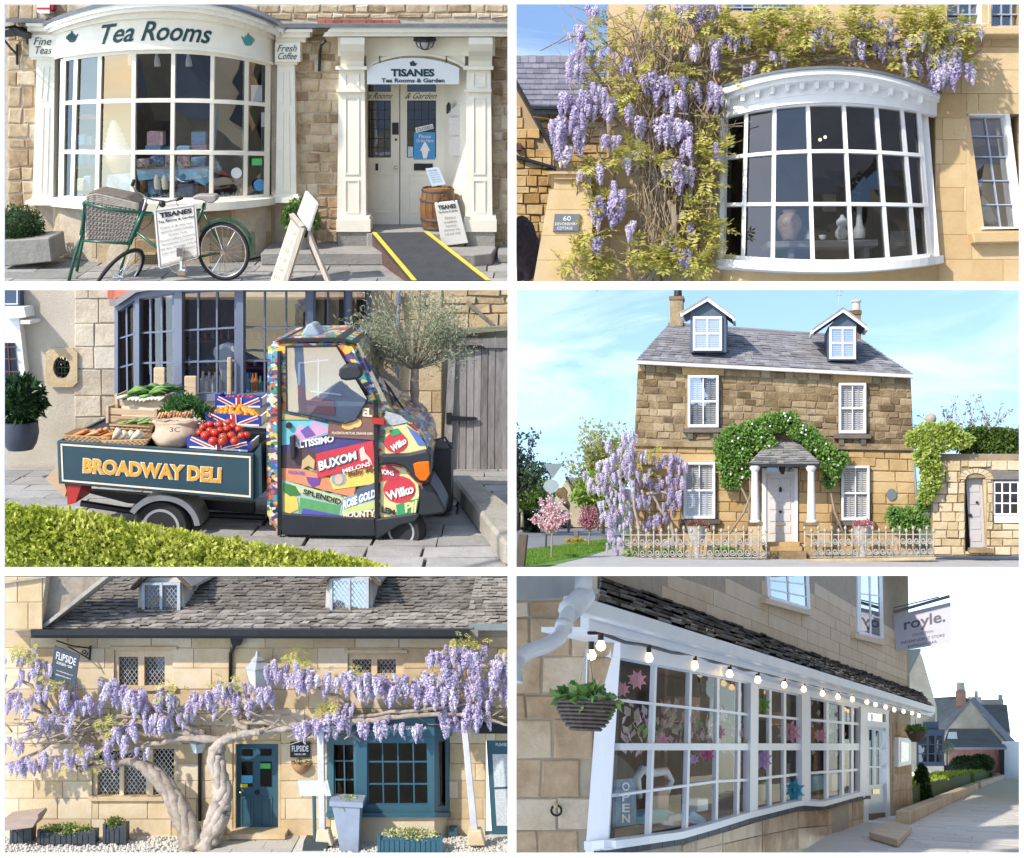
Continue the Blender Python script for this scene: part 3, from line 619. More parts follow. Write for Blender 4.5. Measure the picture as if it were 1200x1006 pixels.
# steps and threshold
gst=stone('step_stone',[(.27,.26,.24),(.36,.34,.31)],5,stain=.45,dark=(.15,.14,.12))
def lbox(name,mat,par,x0,x1,y0,y1,z0,z1,bev=.01):
 m=MB();m.box(F.L((x0+x1)/2,(y0+y1)/2,(z0+z1)/2),((x1-x0)/2,(y1-y0)/2,(z1-z0)/2));return m.build(name,mat,par,bevel=bev)
q=F.loc(P(432,270,-.02));q2=F.loc(P(545,270,-.02))
steps=thing('door_steps','grey stone steps below the tea rooms doorway','steps',F.L((q.x+q2.x)/2,-.3,0))
lbox('threshold',gst,steps,q.x,q2.x,-.24,.5,0,.27);lbox('step',gst,steps,F.loc(P(318,290)).x,q.x+.3,-.62,-.02,0,.13)
m=MB();tx=q2.x;pts=[F.L(tx-.5,-.245,0),F.L(tx-.5,-.72,0),F.L(tx+.12,-.72,0),F.L(tx+.3,-.62,0),F.L(tx+.34,-.3,0),F.L(tx+.3,-.02,0),F.L(tx+.02,-.02,0),F.L(tx+.02,-.245,0)];m.prism(pts,F.ez*.13);m.build('step',gst,steps,bevel=.01)
lbox('step',gst,steps,tx+.36,min(tx+.7,F.loc(P(597,300,-.5)).x),-.5,-.02,0,.1)
# ramp
rampm=paint('ramp_felt',(.05,.052,.058),.85,.25,7,bump=.3);yel=paint('ramp_yellow',(.72,.5,.06),.6,.2,6)
rp=thing('wheelchair_ramp','dark felted ramp with yellow edges up to the tea rooms doorway','ramp',G(500,331))
A,B=F.P(436,273,-.25),F.P(502,272,-.25);gA=F.loc(G(483,336));gB=F.loc(G(575,336));dn=F.ez*-.045
Cc,D_=F.L(gB.x,gB.y,.06),F.L(gA.x,gA.y,.06)
m=MB();m.prism([A,B,Cc,D_],dn);m.build('deck',rampm,rp)
for s_,(u,v)in enumerate(((A,D_),(B,Cc))):m=MB();wv=F.ex*.045*(1 if s_==0 else-1);m.prism([u+F.ez*.006,u+wv+F.ez*.006,v+wv+F.ez*.006,v+F.ez*.006],F.ez*-.01);m.build('yellow_edge',yel,rp)
m=MB();a2=F.loc(A);m.prism([A+dn,D_+dn,F.L(gA.x,gA.y,0),F.L(a2.x,a2.y,0)],F.ex*.03);m.build('side_board',wood('ramp_side',(.05,.03,.03),(.2,.12,.1),3,1),rp)
# barrel with menu and leaning board
oak=wood('oak_stave',(.11,.045,.015),(.34,.17,.07),3,2,.6)
bc=F.L(F.loc(P(513,264,-.1)).x,.02,.27)
br=thing('barrel','small oak barrel with iron hoops in the tea rooms porch','barrel',bc);prof=[(.165,0),(.19,.1),(.2,.22),(.19,.34),(.165,.45)]
for k in range(14):
 m=MB();a0,a1=k*.4488,(k+.93)*.4488;vs=[]
 for rr_,h in prof:vs+=[bc+F.ez*h+F.ex*(rr_*math.cos(t))+F.ey*(rr_*math.sin(t))for t in(a0,(a0+a1)/2,a1)]
 m.add(vs,[[i*3+j,i*3+j+1,i*3+j+4,i*3+j+3]for i in range(4)for j in range(2)]);m.build('stave',oak,br)
m=MB();m.lathe(bc,[(.16,.0),(.178,.1),(.19,.22),(.178,.34),(.15,.43)],14);m.build('barrel_core',oak,br)
for h,rr_ in((.03,.176),(.12,.196),(.32,.196),(.42,.176)):m=MB();m.lathe(bc,[(rr_,h-.014),(rr_+.004,h),(rr_,h+.014)],20,cap=False);m.build('hoop',paint('hoop_iron',(.12,.12,.13),.5,.3,9,metal=.6),br,smooth=True)
pq=[(498.5,198),(514,196),(522,216),(506,219)];mb=thing('menu_stand','tilted pale blue menu sheet standing on the barrel','menu',P(512,218,-.05));one('sheet',paint('menu_blue',(.55,.66,.78),.4),mb,'pp',pq,-.06,-.045)
for k in range(6):text(['TISANES','coffee and tea','hot chocolate','cakes and scones','sandwiches','open daily'][k],0,0,0,0,-.064,greyink if k else ink,mb,quad=[(500+k*1.2+1,200+k*2.6),(513+k*1.2-1,198.4+k*2.6),(513.4+k*1.2-1,199.9+k*2.6),(500.6+k*1.2+1,201.5+k*2.6)])
def boardq(name,label,cat,q,mat,lines,y,yb2,inkm,parent=None):
 t=thing(name,label,cat,F.P((q[2][0]+q[3][0])/2,max(q[2][1],q[3][1]),yy(y,q[2][0])));m=MB();m.pp(q,y,yb2);m.build('panel',mat,t,bevel=.006)
 for(s_,u0,u1,v0,v1,im,bo)in lines:
  def qq(u,v):return(lerp(lerp(q[0][0],q[1][0],u),lerp(q[3][0],q[2][0],u),v),lerp(lerp(q[0][1],q[1][1],u),lerp(q[3][1],q[2][1],u),v))
  text(s_,0,0,0,0,y-.005,im,t,quad=[qq(u0,v0),qq(u1,v0),qq(u1,v1),qq(u0,v1)],bold=bo)
 return t
boardw=paint('board_cream',(.72,.70,.65),.4,.04)
LB=[(509,238),(536,235),(549,285),(518,289)]
t=boardq('leaning_board','white sign board leaning against the barrel by the ramp','sign',LB,boardw,[('TISANES',.12,.88,.07,.17,blackink,.04),('Tea Rooms & Garden',.1,.9,.2,.25,blackink,.01),('Welcome to',.3,.75,.34,.4,greyink,0),('breakfasts',.25,.75,.44,.49,greyink,0),('lunches',.3,.7,.53,.58,greyink,0),('afternoon teas',.2,.8,.62,.67,greyink,0),('ices and cakes',.2,.8,.71,.76,greyink,0)],-.3,-.28,ink)
m=MB();m.ptube([(513,238,-.3),(520,229,-.2),(533,236,-.3)],.7);m.build('cord',black,t)
# A-board
ab=thing('sandwich_board','weathered folding sandwich board in front of the tea rooms steps','sign',G(350,334));Z=F.loc(G(330,333)).y
abw=wood('aboard_wood',(.28,.24,.2),(.52,.47,.4),3,2)
def g3(px,py,y):return F.P(px,py,y)
fr_=[g3(342,253,Z+.35),g3(355,268,Z+.05),g3(333,338,Z-.2),g3(314,338,Z+.1)]
m=MB();m.prism(fr_,F.ex*.03+F.ez*-.01);m.build('front_panel',paint('aboard_cream',(.6,.53,.4),.6,.2,8),ab)
m=MB();m.tube([fr_[1],fr_[2]],.035,4);m.tube([fr_[0],fr_[1]],.035,4);m.build('front_frame',abw,ab)
m=MB();m.tube([g3(360,270,Z+.1),g3(388,338,Z-.2)],.03,4);m.tube([g3(354,262,Z+.35),g3(376,316,Z+.2)],.03,4);m.build('rear_leg',abw,ab)
m=MB();m.prism([g3(343,251,Z+.36),g3(357,272,Z+.05),g3(361,270,Z+.06),g3(346,250,Z+.36)],F.ez*-.06);m.build('hinge_rail',black,ab)
m=MB();m.prism([g3(348,251,Z+.3),g3(361,271,Z+.05),g3(371,240,Z+.02),g3(369,236,Z+.05),g3(358,224,Z+.3)],F.ex*.02);m.build('header_panel',paint('aboard_head',(.5,.52,.5),.5,.4,22),ab)
for k in range(6):text(['TISANES','Tea Rooms','cream teas','coffee','cakes','garden'][k],0,0,0,0,Z-.04+k*-.03+.15,greyink,ab,quad=[(341-k*3.8,266+k*11),(351-k*3.4,278+k*10),(349.6-k*3.4,283+k*10),(339.4-k*3.8,271+k*11)])
# plants
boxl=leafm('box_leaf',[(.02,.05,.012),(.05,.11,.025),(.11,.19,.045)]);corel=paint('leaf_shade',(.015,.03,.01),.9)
q0=F.loc(P(22,300,-.75));tr=thing('stone_trough','grey stone trough with a clipped box ball, left of the tea rooms','planter',F.L(q0.x,-.75,0))
tp=[(2,282),(60,279),(62,307),(4,313)];m=MB();m.pp([(2,282),(58,279),(61,307),(2,313)],-.85,-.4);m.build('trough',gst,tr,bevel=.012)
shrub('box_ball','round clipped box shrub growing in the stone trough','shrub',P(22,266,-.6),(.26,.24,.22),boxl,2600,.03,.018,twigm,core=corel)
shrub('box_shrub','bright green shrub behind the sandwich board','shrub',P(352,256,-.3),(.2,.16,.2),leafm('bright_leaf',[(.05,.11,.015),(.11,.22,.03),(.2,.34,.06)]),1400,.035,.02,twigm,core=corel)
m=MB();c_=P(353,286,-.36);m.lathe(F.L(F.loc(c_).x,-.36,.13),[(.1,0),(.15,.22),(.16,.24)],14);tag(m.build('stone_pot',gst,smooth=30),'grey stone pot under the bright green shrub','pot')
# ---- window display
YS=-.2
clothb=paint('cloth_blue',(.2,.45,.62),.8,.15,10);pinkb=paint('box_pink',(.72,.45,.47),.6,.3,40);blueb=paint('box_blue',(.25,.42,.66),.6,.3,40);cyanb=paint('box_cyan',(.08,.42,.58),.6,.3,40)
m=MB();m.pp([(160,199),(243,199),(246,212),(240,218),(226,211),(200,213),(180,210),(162,212)],-.3,.25);tag(m.build('display_table_cloth',clothb),'pale blue cloth over the display table behind the bow window','tablecloth')
m=MB()
for x in(168,236):m.ptube([(x,206,-.1),(x,250,-.1)],4)
m.qp(160,197,244,199.5,-.28,.28);tag(m.build('display_table',oak),'wooden display table inside the tea rooms window','table')
bi=0
for(x,y0,y1,w_,mt)in((172,155,171,19,pinkb),(224,155,170,17,blueb),(170,171,178,18,blueb),(189,172,178,14,cyanb),(207,172,178,15,blueb),(224,170,178,18,pinkb),(161,187,196,14,pinkb),(176,184,196,16,blueb),(193,182,196,8,pinkb),(207,183,196,15,pinkb),(224,185,196,16,blueb),(173,212,228,16,blueb),(208,216,230,18,paint('box_lilac',(.42,.4,.6),.6,.3,40)),(227,212,226,14,pinkb)):
 nm={'box_pink':'pink','box_blue':'blue','box_cyan':'turquoise','box_lilac':'lilac'}[mt.name];bx=one('gift_box',mt,None,'qp',x,y0,x+w_,y1,YS+.1*(bi%2),YS+.12+.1*(bi%2),bevel=.006)
 tag(bx,'small %s patterned gift box stacked inside the tea rooms window'%nm,'box','%s gift boxes in the tea rooms window'%nm);bi+=1
one('window_shelf',oak,shop,'qp',88,195,112,198,-.2,.1);one('window_shelf',oak,shop,'qp',88,137,112,140,-.15,.2)
for i,(x,y0,y1,mt)in enumerate(((90,176,194,cyanb),(97,180,194,blueb),(104,186,194,cyanb),(90,210,224,paint('box_cream',(.6,.52,.4),.6,.3,40)),(98,207,224,blueb),(89,226,234,cyanb),(91,158,170,blueb),(99,160,170,paint('box_grey',(.4,.45,.52),.6,.3,40)))):
 bx=one('tea_caddy',mt,None,'qp',x,y0,x+8.5,y1,-.12+.03*i,.0+.03*i,bevel=.005);tag(bx,'small printed tea caddy on the shelves at the left end of the tea rooms window','caddy','tea caddies at the left of the tea rooms window')
ic=thing('ice_cream_display','giant whipped ice cream cone display in the tea rooms window','display',P(139,205,-.1));c_=P(139,200,-.1)
m=MB();m.lathe(c_,[(.07,-.02),(.1,.06),(.13,.1),(.13,.13)],18);m.build('cone',paint('wafer',(.4,.2,.09),.7,.3,30),ic,smooth=30)
m=MB();m.lathe(c_,[(.125,.13),(.13,.18),(.12,.22)],18);m.build('cup_band',paint('cup_band',(.5,.35,.33),.5,.3,40),ic,smooth=30)
m=MB();prof=[(.13*(1-i/22)**.7*(1+.1*math.sin(i*1.9)),.22+.3*i/20)for i in range(21)];m.lathe(c_,prof,20);m.build('whipped_top',white,ic,smooth=True)
m=MB();m.pp([(126,206),(151,204),(155,238),(122,238)],-.22,-.1);tag(m.build('printed_cloth',paint('cloth_print',(.4,.5,.6),.8,.5,14)),'printed pastel cloth under the ice cream display','cloth')
bot=paint('label_cream',(.6,.57,.45),.5,.2,30)
for i,x in enumerate((181,190)):m=MB();m.lathe(P(x+4,222,-.45),[(.03,0),(.036,.02),(.036,.1),(.02,.13),(.018,.15)],12);tag(m.build('jar',bot,smooth=30),'cream labelled jar on the tea rooms window ledge','jar','cream jars on the window ledge')
gar=leafm('garland',[(.1,.2,.1),(.3,.45,.35),(.55,.65,.6)]);m=MB()
for i in range(340):t_=r1.random();x=158+90*t_;yv=190+6*math.sin(t_*9)**2+r1.uniform(-2,2);m.leaf(P(x,yv+(8 if t_>.8 else 0),-.34),.03,.015)
tag(m.build('leaf_garland',gar),'leafy garland draped along the display table in the tea rooms','garland',kind='stuff')
m=MB()
for i in range(700):x=r1.uniform(150,285);m.leaf(P(x,r1.uniform(228,238),lambda q:yb(q)+.16),.045,.02)
tag(m.build('ledge_foliage',leafm('frost_leaf',[(.16,.28,.28),(.35,.5,.52),(.6,.66,.64),(.5,.08,.1)])),'silvery foliage with red berries along the tea rooms window ledge','foliage',kind='stuff')
for i,(x,y,c,s)in enumerate(((277,203,(.75,.8,.8),6.5),(304,217,(.08,.3,.6),7),(301,190,(.1,.6,.2),5))):
 m=MB();pts=[(x+s*math.cos(k*.5236),y+s*math.sin(k*.5236))for k in range(12)]if i<2 else[(x-6,y-4),(x+6,y-4),(x+6,y+4),(x-6,y+4)]
 m.add([F.P(a_,b_,yw(a_)+.02)for a_,b_ in pts],[list(range(len(pts)))]);ob=m.build('window_sticker',paint('sticker%d'%i,c,.4),None);tag(ob,['round white sticker on the tea rooms window','round blue sticker on the tea rooms window','green sticker on the tea rooms window'][i],'sticker')
one('paper_notice',white,shop,'qp',306,132,314,149,-.15,-.145);one('paper_notice',white,shop,'qp',294,100,307,119,-.2,-.195)
spot=lamp('spot_glow',(1,.92,.8),.7)
for i,(x,y)in enumerate(((153,70),(184,71),(221,71))):
 s_=thing('track_spotlight','white track spotlight inside the top of the tea rooms window','lamp',P(x,y,-.1),'track spotlights in the tea rooms');m=MB();m.lathe(P(x,y,-.1),[(.035,-.06),(.03,0),(.015,.05),(.008,.14)],10);m.build('body',white,s_,smooth=30)
# ---- bicycle with basket
YK=F.loc(G(262,329)).y
bk=thing('delivery_bicycle','green delivery bicycle with wicker basket and sign board, outside the tea rooms','bicycle',G(190,329))
grn=paint('bike_green',(.008,.085,.05),.3,.1,6,spec=.6,bump=0);spoke=chrome
def wheel(cx,cy,rx,ry,y,skew=(0,0),par=bk,spk=20):
 """wheel drawn on the bicycle's plane; rx < ry where it is turned towards the viewer"""
 s_=F.ppm(cx,cy,y);c_=P(cx,cy,y);e1=F.ex*(rx/s_)+F.ey*skew[0];e2=F.ez*(ry/s_)+F.ex*skew[1]
 def cir(k,n=36):return[c_+e1*(k*math.cos(6.28319*i/n))+e2*(k*math.sin(6.28319*i/n))for i in range(n+1)]
 m=MB();m.tube(cir(.95),.02,6,False);ty=m.build('tyre',rubber,par,smooth=True)
 m=MB();m.tube(cir(.885),.011,5,False);m.build('rim',chrome,ty,smooth=True)
 m=MB();n_=F.ey if rx>ry*.7 else F.ex;rim=cir(.88,spk)
 for i in range(spk):m.tube([c_+n_*(.03 if i%2 else-.03),rim[i]],.0028,4)
 m.tube([c_-n_*.05,c_+n_*.05],.022,10);m.build('spokes',chrome,ty)
 return c_
hub=wheel(262,295,30,34,YK);wheel(139,325,14,33,YK-.1,(.35,.16))
m=MB();k=FPX/(hub-CAM).y
m.arc(262,295,32,36,2.6,-.15,2.5,YK-.03,.06);m.pp([(292,276),(297,278),(295,288),(291,286)],YK-.03,YK+.03);m.build('mudguard',grn,bk)
fr2=MB()
for q,rp_ in(([(240,238),(231,262),(216,304)],1.9),([(240,252),(250,272),(263,295)],1.4),([(263,295),(240,300),(213,306)],1.6),([(168,249),(158,270),(152,286)],2.6),([(160,272),(186,292),(213,306)],1.9),([(166,252),(200,249),(236,246)],1.7),([(152,286),(146,300),(139,325)],1.7),([(98,238),(130,246),(178,250)],1.8),([(98,238),(97,262),(95,276)],2),([(97,270),(88,300),(80,332)],2),([(94,282),(122,284),(152,286)],1.6),([(163,250),(156,275)],1.6)):fr2.ptube([(a_,b_,YK)for a_,b_ in q],rp_)
fr2.ptube([(98,238,YK),(100,236,YK+.35),(164,248,YK+.35),(166,250,YK)],1.6);fr2.ptube([(95,276,YK),(98,276,YK+.35),(100,240,YK+.35)],1.6);fr2.ptube([(98,276,YK+.35),(90,318,YK+.4)],1.8)
fr2.build('frame',grn,bk,smooth=True)
m=MB();m.ptube([(157,212,YK-.25),(155,218,YK-.24),(160,225,YK-.1),(170,231,YK),(178,234,YK+.02),(196,237,YK+.2),(212,233,YK+.3)],1.2);m.ptube([(172,232,YK),(166,251,YK)],1.5);m.build('handlebar',chrome,bk,smooth=True)
m=MB();m.ptube([(157,211,YK-.25),(155,218,YK-.24)],2);m.ptube([(206,235,YK+.27),(214,232,YK+.31)],1.8);m.build('grip',black,bk,smooth=True)
m=MB();m.blob(P(190,239,YK-.05),.035,0);m.build('bell',black,bk,smooth=True)
m=MB();m.pp([(225,231),(231,229),(243,229),(252,229),(254,233),(251,238),(245,239),(236,235),(226,234)],YK-.07,YK+.07);m.build('saddle',paint('saddle_grey',(.3,.27,.25),.6),bk,bevel=.012)
m=MB();m.ptube([(240,246),(241,237)],1.3,YK);m.build('seat_post',chrome,bk)
wick=paint('wicker_grey',(.34,.30,.26),.8,.3,30);wick2=paint('wicker_dark',(.16,.13,.11),.8,.3,30)
ba=[(100,236),(163,247),(150,284),(103,284)]
bq=lambda u,v:(lerp(lerp(ba[0][0],ba[1][0],u),lerp(ba[3][0],ba[2][0],u),v),lerp(lerp(ba[0][1],ba[1][1],u),lerp(ba[3][1],ba[2][1],u),v))
m=MB();m.pp(ba,YK+.03,YK+.34);bkt=m.build('basket',wick2,bk);m=MB()
for j in range(17):
 v=(j+.5)/17;m.tube([F.P(*bq(i/24,v),YK+.015+.012*math.cos(i*math.pi+j*math.pi))for i in range(25)],.0135,5)
m.build('weave',wick,bkt,smooth=True);m=MB()
for i in range(13):m.tube([F.P(*bq((i+.5)/13,v),YK+.012)for v in(0,.5,1)],.01,5)
m.build('stakes',wick,bkt)
m=MB();li=[(101,236),(104,226),(112,224),(148,231),(160,240),(164,247)];m.pp(li,YK+.02,YK+.35);m.build('basket_lid',wick2,bk,bevel=.01)
m=MB()
for k in range(5):m.tube([F.P(101+62*i/16,lerp(226+k*2.4,240+k*1.4,(i/16)**1.2)+(5*(1-min(1,i/3))if k<4 else 0),YK+.005+.01*(i%2))for i in range(17)],.012,5)
m.build('lid_weave',wick,bk,smooth=True)
SB=[(180,246),(229,239),(234,302),(186,316)]
def sbq(u,v):return(lerp(lerp(SB[0][0],SB[1][0],u),lerp(SB[3][0],SB[2][0],u),v),lerp(lerp(SB[0][1],SB[1][1],u),lerp(SB[3][1],SB[2][1],u),v))
c=.05;oc=[sbq(*q)for q in((c,0),(1-c,0),(1,c),(1,1-c),(1-c,1),(c,1),(0,1-c),(0,c))]
m=MB();m.pp(oc,YK-.1,YK-.08);sb_=m.build('sign_board',boardw,bk)
for s_,u0,u1,v0,v1,im,bo in(('TISANES',.13,.9,.07,.16,blackink,.05),('Tea Rooms & Garden',.08,.94,.2,.245,blackink,.02),('Come in & visit our',.12,.88,.31,.35,greyink,0),('tearoom which includes',.12,.9,.38,.42,greyink,0),('Quality Teas,',.3,.75,.455,.495,greyink,0),('Ground Coffees, Preserves,',.08,.95,.53,.57,greyink,0),('Marmalades, Chutneys,',.12,.9,.6,.64,greyink,0),('Gift Box, Nostalgic CDs &',.08,.94,.675,.715,greyink,0),('other tea related products',.1,.92,.75,.79,greyink,0),('www.tisanes-tearooms.co.uk',.06,.95,.92,.955,greyink,0)):
 text(s_,0,0,0,0,YK-.106,im,sb_,quad=[sbq(u0,v0),sbq(u1,v0),sbq(u1,v1),sbq(u0,v1)],bold=bo)
e2=[sbq(*q)for q in((.04,.025),(.96,.025),(.96,.975),(.04,.975))];i2=[sbq(*q)for q in((.055,.037),(.945,.037),(.945,.963),(.055,.963))];m=MB();m.ring(e2,i2,YK-.104,YK-.1);m.build('border_line',greyink,sb_)
m=MB();m.ptube([(211,290,YK-.12),(212,306,YK-.12),(212,318,YK-.14)],1.4);m.qp(207,291,214,301,YK-.2,YK-.12);m.qp(208,318,216,323,YK-.2,YK-.1);m.build('crank_and_pedals',chrome,bk)
m=MB();m.lathe(P(208,311,YK-.03),[(.075,-.006),(.085,0),(.075,.006)],20,(F.ex,F.ez,F.ey));m.build('chainring',chrome,bk)
m=MB()
for q in([(186,240,YK-.08),(176,262,YK),(166,270,YK),(160,262,YK)],[(206,237,YK+.1),(212,246,YK-.02),(222,240,YK)]):m.ptube(q,.5)
m.build('brake_cable',black,bk)
# ================================================================== view 2: cottage bow window under wisteria
setf(Frame(900,345,12.5,0));r2=random.Random(22)
ash=stone('ashlar_gold',[(.50,.35,.18),(.56,.41,.22),(.62,.47,.27)],3.5,stain=.3,dark=(.36,.24,.12),bump=.3,bscale=40)
joint2=paint('joint_gold',(.44,.31,.17),.95,.1,8)
cot=thing('wisteria_cottage','golden ashlar cottage with a white bow window under wisteria','building',P(950,334,.2))
OP2=[(846,110,1096,305),(1133,134,1196,270),(1110,1,1150,29),(1162,1,1197,31),(852,1,942,14)]
walls=MB()
for q in trim([(714,1,1198,334),(690,185,714,334)],OP2,.1):walls.qp(*q,0.0,.3)
wall=walls.build('wall',joint2,cot)
lay(trim(courses(714,2,1198,333,(25,29),(52,84),r2)+courses(692,187,714,333,(25,29),(30,60),r2),OP2),ash,wall,r=r2,gap=.22,proud=(.004,.007),wob=.1,chamfer=.25)
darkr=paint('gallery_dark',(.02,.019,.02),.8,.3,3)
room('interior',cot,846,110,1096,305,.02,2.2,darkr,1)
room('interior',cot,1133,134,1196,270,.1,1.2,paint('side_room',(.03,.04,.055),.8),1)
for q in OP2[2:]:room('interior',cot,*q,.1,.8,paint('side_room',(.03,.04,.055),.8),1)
def bw2(px):return-.04-.5*max(0.0,1-abs((px-972)/128)**2.2)**.6
def ar2(l,c,r_):
 def f(px):
  t=(px-972)/128;e_=r_ if t>0 else l;return c+(e_-c)*min(1.25,abs(t))**2
 return f
X2=[846+252*i/28 for i in range(29)]
V2=[(851,848),(875,871),(908,906),(947,953),(989,999),(1027,1041),(1057,1073),(1077,1090)]
yw2=lambda px:bw2(px)+.05
bwn=grid_window('bow_window',cot,V2,[ar2(138,121,134),ar2(186,177,184),ar2(240,239,241),ar2(300,307,298)],yw2,4,white,glassm('gallery_glass',(.6,.64,.68),.03,.01),fw=5,hw=4,depth=.06)
m=MB();m.strip(X2,ar2(133,108,130),ar2(140,120,136),lambda x:bw2(x)-.01,.1);m.strip(X2,ar2(118,92,118),ar2(134,110,131),lambda x:bw2(x)-.02,.08);m.build('frieze',white,cot)
m=MB();m.strip([838+264*i/28 for i in range(29)],ar2(103,80,108),ar2(112,87,114),lambda x:bw2(x)-.2,.3);m.strip([841+260*i/28 for i in range(29)],ar2(112,87,114),ar2(119,94,119),lambda x:bw2(x)-.13,.2);m.build('cornice',white,cot)
m=MB();m.strip([836+268*i/28 for i in range(29)],ar2(100.5,77.5,105.5),ar2(103.5,80.5,108.5),lambda x:bw2(x)-.22,.6);m.build('lead_roof',lead,cot)
for i in range(14):
 x=853+17.4*i;t0=ar2(117,93,118)(x);one('dentil',white,bwn,'pp',[(x-2,t0+10),(x+2,t0+10),(x+3.2,t0),(x-2.6,t0)],bw2(x)-.1,bw2(x)-.01)
m=MB();m.strip([842+264*i/28 for i in range(29)],ar2(303,310,300),ar2(312,319,309),lambda x:bw2(x)-.1,.3);m.build('window_sill',white,cot)
m=MB();m.strip([846+252*i/24 for i in range(25)],ar2(310,317,307),ar2(336,336,336),lambda x:bw2(x)+.05,.3);m.build('bay_base',ash,cot,smooth=30)
one('window_post',white,cot,'pp',[(1078,130),(1087,128),(1101,301),(1091,301)],-.1,.02);one('window_post',white,cot,'pp',[(844,138),(851,136),(848,303),(843,303)],-.1,.02)
# flat window to the right
one('window_reveal',ash,cot,'pp',[(1131,133),(1135,133),(1154,271),(1131,271)],-.004,.12)
slw=paint('bar_bluegrey',(.35,.4,.48),.5)
gw=grid_window('side_window',cot,[(1134,1152),(1154,1173),(1178,1195)],[135,160,184,212,240,267],.1,1.3,slw,glassm('side_glass',(.5,.56,.62),.22,.01),fw=1.5,depth=.03)
one('window_jamb',white,cot,'pp',[(1178,132),(1183,132),(1199,262),(1195,268)],-.005,.14);one('window_head',white,cot,'qp',1131,131,1183,135,-.004,.14);one('window_ledge',white,cot,'pp',[(1150,269),(1196,268),(1196,266),(1151,266)],-.02,.14)
m=MB();m.pp([(1139,272),(1198,271),(1198,284),(1142,285)],-.12,.02);m.build('stone_sill',ash,cot,bevel=.01)
for q in((1110,1,1150,29),(1162,1,1197,31),(852,1,942,14)):
 n_=3 if q[0]!=852 else 5;grid_window('upper_window',cot,[(q[0]+(q[2]-q[0])*i/n_,)*2 for i in range(n_+1)],[q[1],17 if q[0]!=852 else 9,q[3]],.1,1.4,slw,glass,fw=2,depth=.03)
one('window_jamb',white,cot,'qp',1150,1,1159,30,-.004,.14)
m=MB();m.qp(1098,31,1198,41,-.14,.02);m.build('string_course',ash,cot,bevel=.012)
# pottery on the table
tb=thing('gallery_table','rough grey plank table behind the cottage bow window','table',P(970,300,.1));gw2=wood('grey_plank',(.12,.11,.1),(.3,.28,.26),3,0)
one('tabletop',gw2,tb,'pp',[(900,290),(1029,288),(1029,281),(900,283)],-.15,.25)
for x in(924,1012):one('leg',gw2,tb,'pp',[(x,302),(x+7,302),(x+6,289),(x+1,289)],-.1,.2)
def pot(name,label,px,py,prof,mat,y=-.02,s=1.0,cat='vase'):
 k=1/F.ppm(px,py,y);t=thing(name,label,cat,P(px,py,y));m=MB();m.lathe(P(px,py,y),[(a_*k*s,b_*k*s)for a_,b_ in prof],20);m.build('body',mat,t,smooth=40);return t
terr=paint('terracotta_glaze',(.42,.27,.18),.45,.45,14);pale=paint('pale_glaze',(.55,.53,.5),.4,.35,20)
t=pot('large_vase','large mottled brown vase on the gallery table',925,282,[(7,0),(9,4),(14,16),(14.5,22),(11,29),(7,31),(7,33),(8.5,35)],terr)
pot('small_jar','small pale shouldered jar on the gallery table',986,281,[(4,0),(7,4),(7.5,9),(5,13),(4,14),(5,16)],pale);pot('gourd_vase','white gourd shaped vase behind the small pale jar',987,267,[(4,0),(7,4),(7,8),(3,12),(1.5,15)],white,.15)
pot('ceramic_bowl','little white bowl on the gallery table',964,281,[(2,0),(4,2),(4.5,5)],white);pot('ceramic_cone','small shell shaped ornament beside the large vase',947,281,[(4,0),(4,3),(2,7),(.5,11)],pale)
t=pot('bottle_vase','slim white bottle vase holding a dark feathery stem',1007,280,[(6,0),(7,4),(7,10),(4,16),(3,30),(3.5,37)],pale);m=MB();m.ptube([(1007,243,-.02),(1004,225,-.02),(1004,206,-.02)],.5)
for i in range(40):m.leaf(P(1004+r2.uniform(-3,3),r2.uniform(206,240),-.02),.05,.02)
m.build('dried_stem',blackink,t)
pc=one('framed_picture',paint('picture_tan',(.35,.24,.14),.6,.3,9),None,'qp',964,228,980,248,.9,.93);tag(pc,'small tan picture on the wall inside the gallery','picture')
gs=thing('gallery_sign','dark framed sign in the lower right of the cottage bow window','sign',P(1058,302,.0));one('panel',paint('slate_dark',(.05,.055,.06),.5),gs,'pp',[(1043,301),(1072,301),(1070,270),(1044,271)],-.06,-.03);text('GROW',1051,284,1069,288.5,-.065,greyink,gs)
m=MB();m.pp([(1147,262),(1170,260),(1163,246),(1158,236),(1150,228),(1148,240)],.3,.4);tag(m.build('white_sculpture',white,bevel=.01),'white curved sculpture standing in the right hand cottage window','sculpture')
glow=lamp('warm_spot',(1,.8,.45),2)
for x,y in((961,164),(967,161)):m=MB();m.blob(P(x,y,.6),.017,0,nu=10,nv=6);tag(m.build('spotlight',glow,smooth=True),'small warm spotlight glowing inside the gallery','lamp','gallery spotlights')
for x in(1145,1160):
 m=MB();m.lathe(P(x,146,.5),[(.03,0),(.035,.08),(.01,.1)],10);tag(m.build('window_spotlight',white,smooth=30),'white spotlight in the top of the right hand cottage window','lamp','white spotlights in the right window')
